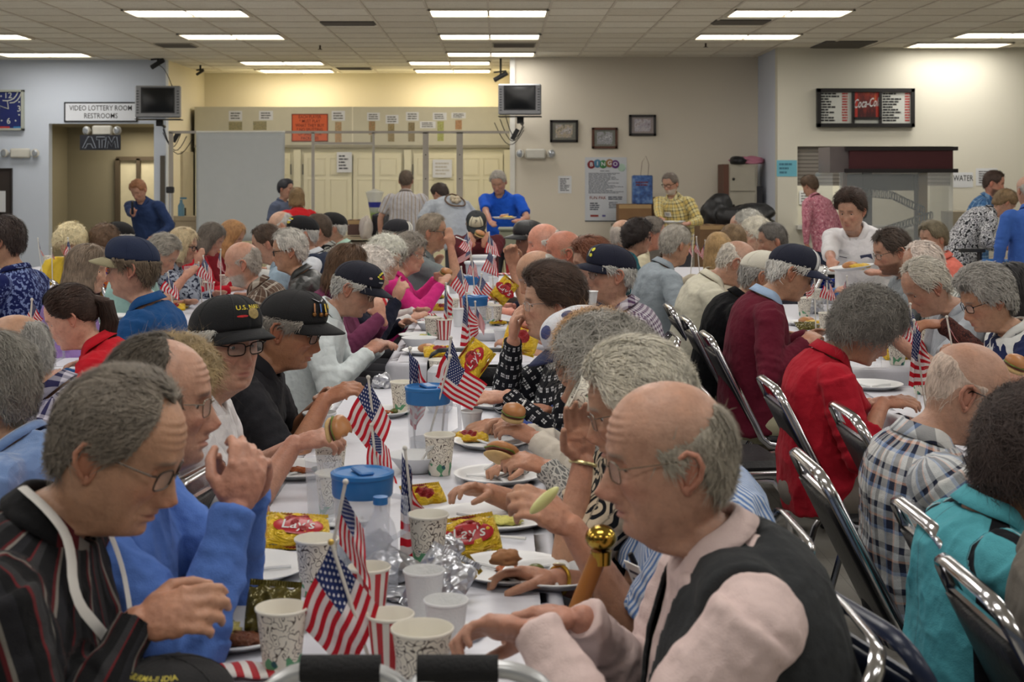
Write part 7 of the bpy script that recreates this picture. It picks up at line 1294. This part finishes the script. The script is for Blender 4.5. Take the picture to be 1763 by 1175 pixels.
def chipbag(px, py, lb, w_=.15, h_=.115, th=.032, rot=(0, 0, 0), m=None, text=True, z=TZ + .02, loc=None, crimp=True, cat='chip bag', name='chip_bag', seed=1):
    t = empty(name, loc or onz(px, py, z)); t.rotation_euler = rot; tag(t, lb, cat); n, k = 26, 18; m = m or ylw
    for sgn, nm in ((1, 'front_panel'), (-1, 'back_panel')):
        G_ = []
        for i in range(k):
            v = i / (k - 1) * 2 - 1; row = []
            for j in range(n):
                u = j / (n - 1) * 2 - 1; e = max(0, (1 - abs(u) ** 2.6)) ** .6 * max(0, (1 - abs(v) ** 4)) ** .6; wob = .004 * math.sin(7 * u + 5 * v + seed) + .003 * math.sin(13 * u - 9 * v + seed * 2); row.append((u * w_ / 2 * (1 - .04 * v * v), v * h_ / 2 * (1 - .05 * u * u) + .003 * math.sin(u * 9 + seed), sgn * (th / 2 * e + wob * e)))
            G_.append(row)
        MB().grid(G_).build(nm, m if sgn > 0 or m is not ylw else foil, t)
    if crimp:
        for s_ in (-1, 1): MB().grid([[(u * w_ / 2 * .97, s_ * (h_ / 2 * .97 + .006 * v), .0015 * math.sin(u * 60)) for u in np.linspace(-1, 1, 60)] for v in (0, 1, 2)]).build('crimped_edge', m, t)
    if text:
        V, Fc = text_mesh("Lay's", .045, True); V2 = np.stack([V[:, 0] * .9 + V[:, 1] * .2, V[:, 1] * .9 - .003, np.full(len(V), th / 2 + .003)], 1); MB().add(V2, Fc).build('lettering', mat('logo_white', (206, 206, 204)), t, smooth=False)
        MB().ball((0, -.002, th / 2 - .001), (.058, .028, .003), 20, 8).build('red_badge', mat('badge_red', (168, 28, 38), .3), t)
    return t
chipbag(512, 912, "opened yellow chip bag with foil lining on the left plate", .15, .10, .04, (.5, .1, .2), loc=onz(512, 915, TZ + .035), seed=2); chipbag(806, 930, 'yellow chip bag lying beside the floral cup and egg salad plate', .145, .09, .035, (.75, -.1, .25), loc=onz(806, 925, TZ + .035), seed=3)
chipbag(820, 622, 'yellow chip bag tilted upright over the black chair frame', .145, .10, .035, (1.3, -.95, .0), loc=P(817, 619, 5.75), seed=4); chipbag(806, 752, 'flat yellow chip bag near the short foam cup', .13, .08, .02, (.15, 0, .1), text=False, seed=5); chipbag(730, 855, 'crumpled yellow chip bag touched by the bracelet hand', .12, .06, .03, (.7, 0, .5), text=False, seed=6)
chipbag(755, 610, 'yellow chip bag on the bun plate of the white shirt diner', .15, .08, .04, (.4, 0, .1), text=False, loc=onz(757, 606, TZ + .04), seed=7); chipbag(762, 530, 'yellow chip bag near the pink sleeve', .12, .08, .03, (.4, 0, -.1), text=False, seed=8); chipbag(872, 490, 'yellow chip bag held up before the dark haired diner', .10, .12, .04, (1.3, .7, .1), loc=P(868, 500, 7.4), seed=9); chipbag(893, 566, 'yellow chip bag under the raised forearm', .13, .10, .03, (.9, .3, 0), loc=P(897, 585, 5.35), seed=10, text=False) ; chipbag(858, 556, 'small yellow wrapper on the far table', .1, .03, .02, (.2, 0, 0), text=False, seed=11); chipbag(520, 0, 'brown foil wrap standing by the big flag', .10, .085, .04, (1.1, .1, .1), brnb, False, loc=onz(470, 1050, TZ + .05), seed=12, cat='wrapper', name='snack_wrapper'); chipbag(0, 0, 'yellow corner of a chip bag under the brown wrap', .08, .05, .02, (.3, 0, .2), text=False, loc=onz(492, 1068, TZ + .02), seed=13)
chipbag(0, 0, 'silver lined open chip bag between the two foam and floral cups', .12, .12, .05, (.9, .3, -.5), foil, False, loc=onz(757, 1005, TZ + .045), seed=14); chipbag(0, 0, 'yellow side of a chip bag right of the silver lined one', .05, .10, .02, (1.1, .9, 0), text=False, loc=onz(782, 1003, TZ + .04), seed=15)
for a, lb in (((1540, 612), 'yellow chips bag by the red shirt'), ((1560, 560), 'yellow chip bag before the bowed white hair'), ((1390, 562), 'dark green chip bag before the maroon sweater'), ((1622, 604), 'foil and yellow wrapper by the white and navy top')): chipbag(a[0], a[1], lb, .13, .08, .03, (.4, 0, .2), brnb if 'green' in lb else None, False, seed=a[0])
for a, lb in (((380, 482), 'yellow chip bag on the left table behind the cups'), ((400, 490), 'yellow chip bag in front of the brown plaid shirt'), ((88, 466), 'yellow chip bag on the far left table'), ((300, 530), 'yellow wrapper by the blue pullover')): chipbag(a[0], a[1], lb, .14, .08, .04, (.4, 0, .2), text=False, seed=a[0])
def wad(px, py, lb, r, m=foil, seed=1, name='foil_wrap', cat='foil', z=None, loc=None):
    return lump(name, loc or (onz(px, py) + Vector((0, 0, r[2] * .75))), r, m, lb, cat, .35, 9, seed)
wad(630, 975, 'crumpled silver wrap beside the near pitcher', (.06, .045, .04), foil, 3); wad(668, 1000, 'crumpled foil at the foot of the near pitcher', (.05, .04, .03), foil, 4); wad(658, 668, 'silver and yellow wrap by the black polo hands', (.032, .03, .03), foil, 5); wad(768, 965, 'foil scrap behind the floral cup', (.03, .03, .03), foil, 6); wad(590, 905, 'white napkin wad by the left chip bag', (.05, .04, .012), PAPER, 7, 'napkin', 'napkin'); wad(498, 935, 'silver foil spilling from the left chip bag', (.06, .035, .02), foil, 8); wad(740, 1090, 'white paper napkin before the pink cuff', (.09, .06, .006), PAPER, 9, 'napkin', 'napkin'); wad(700, 1028, 'flat clear wrapper left of the tall foam cup', (.05, .04, .008), foil, 10, 'clear_wrapper', 'wrapper'); wad(815, 695, 'small foil wrap by the foam cup', (.03, .03, .015), foil, 12); wad(1640, 612, 'crumpled foil by the right flags', (.06, .05, .03), foil, 13); wad(1400, 540, 'silver wrap on the right table', (.06, .05, .045), foil, 14); wad(905, 530, 'foil piece under the chip hand', (.05, .04, .02), foil, 15)
wad(0, 0, 'blue cloth napkin at the table edge under the bun', (.13, .09, .02), mat('napkin_blue', (44, 78, 170), .8), 16, 'cloth_napkin', 'napkin', loc=onz(938, 745) + Vector((0, 0, .02))); wad(0, 0, 'green pickle spear on the striped cup group', (.02, .015, .03), mat('pickle_green', (92, 98, 44)), 2, 'pickle_spear', 'pickle', loc=P(749, 553, 8.0) + Vector((0, 0, 0)))
# patriotic napkins
for px, py, lb, s_ in ((400, 1163, 'red and white striped napkin roll at the bottom left', 1.2), (735, 545, 'striped patriotic napkin on the far table edge', .8), (737, 557, 'second striped napkin nearer on the far table', .8), (776, 480, 'striped runner on the far centre table left of the buckets', 1.6), (862, 474, 'striped runner on the far centre table right of the buckets', 1.9)):
    b = NB('napkin_stripe_%d' % px) ; v = b.coord(); x, y, z = b.xyz(v); b.set(b.ramp(b.math('FRACT', b.math('MULTIPLY', b.math('ADD', x, b.math('MULTIPLY', y, .4)), 1 / (.022 * s_))), [(0, (176, 36, 46)), (.5, (220, 214, 210))]), .7)
    G_ = [[(u * .07 * s_, v * .03 * s_, .010 + .008 * math.cos(v * 1.5) + .002 * math.sin(u * 8)) for u in np.linspace(-1, 1, 16)] for v in np.linspace(-1, 1, 8)]; o = MB().grid(G_).build('patriotic_napkin', b.m, loc=onz(px, py)); so = o.modifiers.new('s', 'SOLIDIFY'); so.thickness = .004; tag(o, lb, 'napkin')
# food in hands
def burger(loc, lb, r=.05, rot=(.25, .35, 0), half=False):
    t = empty('burger', loc); tag(t, lb, 'burger'); t.rotation_euler = rot
    def cut(V): 
        V = np.array(V); V = V * (1 + .07 * vnoise(V, 45, 3)[:, None])
        if half: lim = r * .15 + .006 * np.sin(V[:, 1] * 260); V[:, 0] = np.minimum(V[:, 0], lim)
        return V
    for nm, (V, Fc), m in (('bottom_bun', ball((0, 0, -.014), (r, r, .012), 24, 10), mat('bun_pale', (196, 164, 112), .7, var=.10, vs=60)), ('top_bun', ball((0, 0, .010), (r, r, .022), 24, 10), mat('bun_brown', (166, 116, 72), .5, var=.12, vs=30)), ('patty', ball((0, 0, -.003), (r * 1.0, r * 1.0, .007), 24, 8), mat('dark_meat', (88, 40, 30)))): link(nm, make_mesh(nm, cut(V), Fc, [m]), t)
    V, Fc = ball((0, 0, .001), (r * 1.05, r * 1.05, .005), 28, 8); V = V * (1 + .14 * vnoise(V, 70, 3)[:, None]); link('lettuce', make_mesh('lettuce', cut(V), Fc, [mat('lettuce_green', (104, 124, 52), .5, var=.2, vs=60)]), t); return t
burger(P(866, 785, 3.80), 'half eaten burger with lettuce held over the burger plate', .05, (.5, .5, 1.9), True); burger(P(884, 712, 4.28), 'golden bun held by the cream jacket', .036, (.2, .2, 0)); burger(P(584, 745, 3.7), 'toasted sandwich half behind the flag at left', .045, (.3, 1.2, 0), True); burger(P(826, 403, 12.3), 'burger held by the maroon shirt', .045); burger(P(768, 470, 9.1), 'brown bun held above the far centre table', .04); burger(P(1748, 628, 4.3), 'sandwich roll held at the right edge', .035); wad(0, 0, 'small browned bread piece held over the sauce plate', (.026, .02, .016), mat('bread_crust', (150, 104, 66), .7, var=.15, vs=60), 31, 'bread_piece', 'bread', loc=P(868, 962, 2.9))
tag(MB().ball((0, 0, 0), (.036, .009, .011), 18, 10, rot=roty(-.75)).build('pickle_slice', mat('pale_pickle', (206, 206, 140), .3), loc=P(937, 862, 2.62)), 'pale green pickle wedge pinched by the striped shirt hand', 'pickle')
t = cup(0, 0, 'print', 'floral cup tilted to the mouth of the grey curly drinker', .11) if False else None
t = empty('paper_cup', P(1028, 700, 3.2)); tag(t, 'floral paper cup raised to the lips behind the watch hand', 'cup'); t.rotation_euler = (0, -1.1, 0); MB().lathe([(.031, -.05), (.043, .06)], 28, cap1=False).build('wall', cupp, t); MB().lathe([(.042, .058), (.046, .061), (.043, .062)], 28, cap0=False, cap1=False).build('rim', cupin, t)
tag(MB().box((0, 0, 0), (.012, .07, .14), bev=.004).build('phone', mat('phone_black', (20, 20, 24), .2), loc=P(228, 358, 15.0)), 'dark phone in the hand of the dark blue shirt', 'phone')
t = empty('foam_cup', P(1012, 521, 5.9)); tag(t, 'white foam cup before the purple gingham shirt', 'cup'); MB().lathe([(.03, -.045), (.042, .045), (.045, .047), (.04, .046)], 24).build('wall', foam, t)
# bottom cap lying on the table corner and the walker
dummy = dict(root=empty('veteran_cap', (0, 0, 0)), H2=lambda p: np.asarray(p, float), d=2.0); add_cap(dummy, color=(26, 26, 28), text=(('CHINA-BURMA-INDIA', .020, 0, .58, (190, 176, 70)),), mark=((0, 1.0, .028, .022, (150, 150, 160)),))
t = dummy['root']; t.location = P(300, 1136, 2.18) - Vector((0, 0, .12)); t.rotation_euler = (0, .1, -PI / 2 - .45); tag(t, 'black cap lettered CHINA-BURMA-INDIA at the bottom left edge of the picture', 'cap')
tubew = mat('walker_white', (196, 198, 200), .3, .5); grip = mat('foam_grip', (26, 26, 28), .85, bump=.4, bs=200)
wd = 1.93; t = empty('walker', (P(705, 0, wd)[0], wd, 0)); tag(t, 'white tube walker with two black foam grips at the bottom centre', 'walker')
zt = P(0, 1152, wd)[2]
for a, b_ in ((455, 705), (700, 950)):
    x0, x1 = P(a, 0, wd)[0] - t.location.x, P(b_, 0, wd)[0] - t.location.x; r = .05; pts = [(x0 - .01, 0, .05), (x0, 0, zt - r * 1.2)] + [(x0 + r * 1.6 * (1 - math.cos(q)), 0, zt - r * (1 - math.sin(q))) for q in np.linspace(.2, PI / 2, 6)] + [(x1 - r * 1.6 * (1 - math.cos(q)), 0, zt - r * (1 - math.sin(q))) for q in np.linspace(PI / 2, .2, 6)] + [(x1, 0, zt - r * 1.2), (x1 + .01, 0, .05)]
    MB().tube(pts, .0125, 12).build('frame_tube', tubew, t); ga, gb = (518, 655) if a < 500 else (718, 858); MB().tube([(P(ga, 0, wd)[0] - t.location.x, 0, zt), (P(gb, 0, wd)[0] - t.location.x, 0, zt)], .0185, 16).build('grip', grip, t)
    for xx in (x0 - .01, x1 + .01): MB().lathe([(.018, .0), (.016, .06)], 12, c=(xx, 0, 0)).build('rubber_foot', rub, t)
# cane
t = empty('cane', P(1035, 930, 2.62)); tag(t, 'wooden cane with a round brass knob leaning by the striped shirt', 'cane'); MB().tube([(0, 0, -.02), (-.045, 0, -.13), (-.14, 0, -.42)], [.0165, .0165, .013], 14).build('shaft', mat('cane_wood', (150, 96, 44), .35, var=.1), t); MB().ball((0, 0, .004), (.030, .030, .024), 20, 12).lathe([(.018, -.045), (.020, -.02)], 16).build('knob', mat('brass', (170, 140, 60), .18, 1), t)
# ---------------------------------------------------------------- flags
fb = NB('flag_print'); uvn = fb.n('ShaderNodeUVMap', uv_map='uv'); u, v, _ = fb.xyz(uvn.outputs[0])     # u along the fly, v from the top
st = fb.math('LESS_THAN', fb.math('FRACT', fb.math('MULTIPLY', v, 6.5)), .5); col = fb.mix(st, lin((222, 216, 216)), lin((190, 34, 48)))
ca = fb.math('MULTIPLY', fb.math('LESS_THAN', u, .4), fb.math('LESS_THAN', v, 7 / 13)); 
cu_ = fb.math('MULTIPLY', u, 1 / .4 * 6); cv = fb.math('MULTIPLY', v, 13 / 7 * 9); row = fb.math('FLOOR', cv); odd = fb.math('MULTIPLY', fb.math('FRACT', fb.math('MULTIPLY', row, .5)), 1.0)
fu = fb.math('SUBTRACT', fb.math('FRACT', fb.math('ADD', cu_, odd)), .5); fv = fb.math('SUBTRACT', fb.math('FRACT', cv), .5)
ang = fb.math('ARCTAN2', fb.math('MULTIPLY', fu, 1.0), fv); rad = fb.math('SQRT', fb.math('ADD', fb.math('MULTIPLY', fu, fb.math('MULTIPLY', fu, 1.2)), fb.math('MULTIPLY', fv, fb.math('MULTIPLY', fv, .55))))
star = fb.math('LESS_THAN', rad, fb.math('ADD', .20, fb.math('MULTIPLY', fb.math('COSINE', fb.math('MULTIPLY', ang, 5)), .05)))
c2 = fb.mix(star, lin((36, 48, 96)), lin((214, 214, 220))); col = fb.mix(ca, col, c2); fb.set(col, .7, 0, .2); fb.bump(fb.noise(fb.coord(), 900, 1), .15, .002)
tr_ = fb.n('ShaderNodeBsdfTranslucent'); fb.nt.links.new(col, tr_.inputs[0]); mx = fb.n('ShaderNodeMixShader'); mx.inputs[0].default_value = .25; fb.nt.links.new(fb.b.outputs[0], mx.inputs[1]); fb.nt.links.new(tr_.outputs[0], mx.inputs[2]); fb.nt.links.new(mx.outputs[0], fb.nt.nodes['Material Output'].inputs[0]); flagm = fb.m
stick = mat('flag_stick', (206, 202, 194), .45, var=0); tip = mat('gold_tip', (200, 170, 90), .3, .6)
def flag(lb, C, H, F0, F1, d, pole=None, base=None, wave=1., seed=0, group=None):
    """C: pixel of the upper hoist corner; H: hoist vector; F0, F1: fly vectors at top and bottom of the hoist (pixels at distance d)"""
    k = d / F; o3 = np.array(P(C[0], C[1], d)); t = empty('small_flag', o3); tag(t, lb, 'flag'); n, m = 22, 16; R_ = random.Random(seed + int(C[0])); ph = R_.random() * 6
    V = []; UV = []; Hh = math.hypot(*H); 
    f3 = .30 * max(math.hypot(*F0), math.hypot(*F1)) * k
    for i in range(m):
        s_ = i / (m - 1)
        for j in range(n):
            q = j / (n - 1); fx = F0[0] * (1 - s_) + F1[0] * s_; fy = F0[1] * (1 - s_) + F1[1] * s_; sag = Hh * .10 * math.sin(q * PI) * s_
            dep = wave * k * Hh * (.10 * math.sin(q * 7 + ph + s_ * 2) + .06 * math.sin(q * 13 + ph * 2 - s_ * 3)) * min(1, q * 3) + f3 * q * .5 * math.sin(q * 2.2 + ph)
            wx = wave * Hh * .035 * math.sin(q * 8 + ph) * q
            V.append(((H[0] * s_ + fx * q + wx) * k, dep, -(H[1] * s_ + fy * q + sag) * k)); UV.append((q, s_))
    Fc = [(i * n + j, i * n + j + 1, (i + 1) * n + j + 1, (i + 1) * n + j) for i in range(m - 1) for j in range(n - 1)]
    link('flag_cloth', make_mesh('flag_cloth', V, Fc, [flagm], uv=UV), t)
    pt = np.array(P(*(pole or (C[0], C[1])), d)) - o3; pb = np.array(P(*(base or (C[0] + H[0] * .8, C[1] + Hh * 2)), d)) - o3; zb = TZ - o3[2]; zb = max(zb, -5)
    s_ = (pt[2] - zb) / (pt[2] - pb[2]); pb = pt + (pb - pt) * s_
    r = .0032 if d < 4 else .0035; MB().tube([pt, pb], r, 8).build('stick', stick, t); MB().ball(pt, r * 1.8, 8, 6).build('finial', tip if d < 2.5 else stick, t); return t
flag('largest flag, nearest the camera, stripes hanging down to the left', (568, 940), (84, 105), (-64, 142), (-52, 122), 2.42, (570, 934), (640, 1150))
flag('flag hanging just behind the largest one on a bare white pole', (592, 850), (34, 62), (-12, 92), (10, 108), 2.62, (595, 830), (572, 945))
flag('slim upright flag right of the near blue lidded pitcher', (692, 778), (-4, 192), (34, 96), (46, -62), 3.15, (697, 772), (722, 990))
flag('wide hanging flag above the near pitcher, second of the left row', (634, 655), (40, 72), (-44, 74), (-28, 66), 3.75, (634, 650), (655, 830))
flag('small flag tucked below the wide hanging flag', (640, 738), (30, 36), (-12, 66), (12, 62), 3.6, (640, 732), (655, 870))
flag('drooping flag left of the square blue lidded pitcher', (704, 603), (2, 128), (36, 62), (20, -10), 4.3, (706, 600), (716, 800))
flag('pale flag leaning behind the dark red striped flag', (778, 585), (28, 78), (-32, 66), (14, 38), 4.4, (776, 582), (760, 760))
flag('dark red striped flag flying flat to the right', (777, 620), (-24, 50), (62, 42), (60, 36), 4.2, (775, 614), (745, 730), wave=.5)
flag('slim tall flag on the far table standing in a striped cup', (766, 492), (-3, 76), (14, 30), (14, -6), 7.4, (768, 488), (772, 590), wave=.6)
flag('tall bright flag on the far table before the blue lidded pitcher', (801, 508), (-9, 88), (18, 44), (30, -24), 6.9, (803, 505), (810, 600))
flag('dark flag waving right behind the tall bright flag', (818, 525), (-2, 22), (18, 34), (18, 30), 6.95, (818, 520), (822, 590))
flag('leaning flag with slanted stripes left of the farther pitcher', (793, 463), (14, 28), (-18, 30), (-8, 28), 8.2, (794, 460), (806, 540))
flag('dark flag above the far pitcher lid', (828, 475), (-14, 28), (24, 30), (20, 24), 7.9, (829, 472), (820, 540))
flag('flag before the grey polo at the far end', (804, 403), (10, 16), (-14, 22), (-4, 20), 10.6, (805, 400), (812, 465))
flag('flag before the maroon shirt at the far end', (842, 405), (12, 16), (-8, 30), (8, 22), 10.8, (842, 400), (848, 470))
flag('flag lying sideways to the left near the white bucket', (812, 430), (-4, 14), (-24, 14), (-22, 12), 9.9, (810, 428), (816, 480), wave=.5)
flag('flag between the white bucket and the far pitcher', (843, 432), (12, 20), (-14, 34), (4, 26), 9.4, (843, 430), (850, 500))
flag('dark flag at the centre behind the leaning flag', (812, 446), (8, 12), (-8, 26), (4, 22), 9.0, (812, 443), (818, 510))
flag('flag by the elbow of the deep blue pullover', (289, 474), (18, 26), (-14, 24), (4, 22), 7.8, (289, 470), (300, 540))
flag('front flag of the left pair, before the white bucket', (351, 444), (14, 22), (-14, 30), (4, 28), 8.8, (350, 441), (362, 510))
flag('slim flag behind the left pair near the grey beard', (378, 434), (4, 18), (-6, 26), (6, 20), 9.3, (380, 430), (380, 500))
flag('flag stretched flat to the left above the white bucket', (342, 456), (0, 14), (-26, 2), (-26, 2), 9.4, (342, 452), (346, 500), wave=.4)
flag('dark slim flag against the left wall', (66, 414), (4, 20), (4, 20), (6, 8), 9.6, (65, 411), (72, 466))
flag('flag before the pale blonde curls', (118, 414), (6, 20), (-8, 24), (6, 16), 9.2, (117, 410), (120, 470))
flag('small faint flag between the two left edge flags', (89, 430), (1, 12), (4, 14), (4, 6), 9.8, (89, 428), (90, 470))
flag('flag behind the plaid shoulder at the left edge', (56, 520), (-12, 30), (16, 30), (12, 20), 5.4, (55, 516), (48, 620))
flag('lower flag by the blue lidded pitcher at the left edge', (60, 556), (0, 40), (4, 34), (12, 14), 5.1, (57, 552), (60, 640))
flag('upper flag of the right table pair', (1567, 530), (16, 36), (-20, 44), (-4, 36), 5.4, (1567, 524), (1575, 640))
flag('lower long flag of the right table pair with bold stripes', (1574, 556), (-10, 108), (20, 44), (40, -20), 4.8, (1573, 552), (1592, 690))
flag('small flag leaning before the white and navy top', (1630, 550), (4, 16), (14, 30), (18, 26), 5.3, (1630, 546), (1642, 615))
flag('flag with bold stripes beside the maroon sweater', (1400, 470), (2, 30), (-14, 22), (-14, 14), 7.4, (1402, 466), (1404, 545))
flag('flag between the trucker cap and the grey curls', (1423, 478), (10, 18), (-12, 34), (10, 26), 7.0, (1423, 475), (1426, 560))
flag('dark flag tip left of the bearded diner', (1458, 480), (0, 14), (-6, 14), (-4, 10), 7.6, (1458, 476), (1458, 530))
flag('left flag of the three on the far right table', (1193, 408), (-4, 20), (-8, 24), (4, 16), 11.0, (1194, 405), (1190, 460))
flag('middle flag of the three on the far right table', (1199, 412), (6, 22), (-4, 22), (6, 12), 10.8, (1199, 408), (1204, 465))
flag('right flag of the three on the far right table', (1214, 418), (0, 18), (-8, 18), (-4, 14), 10.6, (1214, 414), (1214, 462))
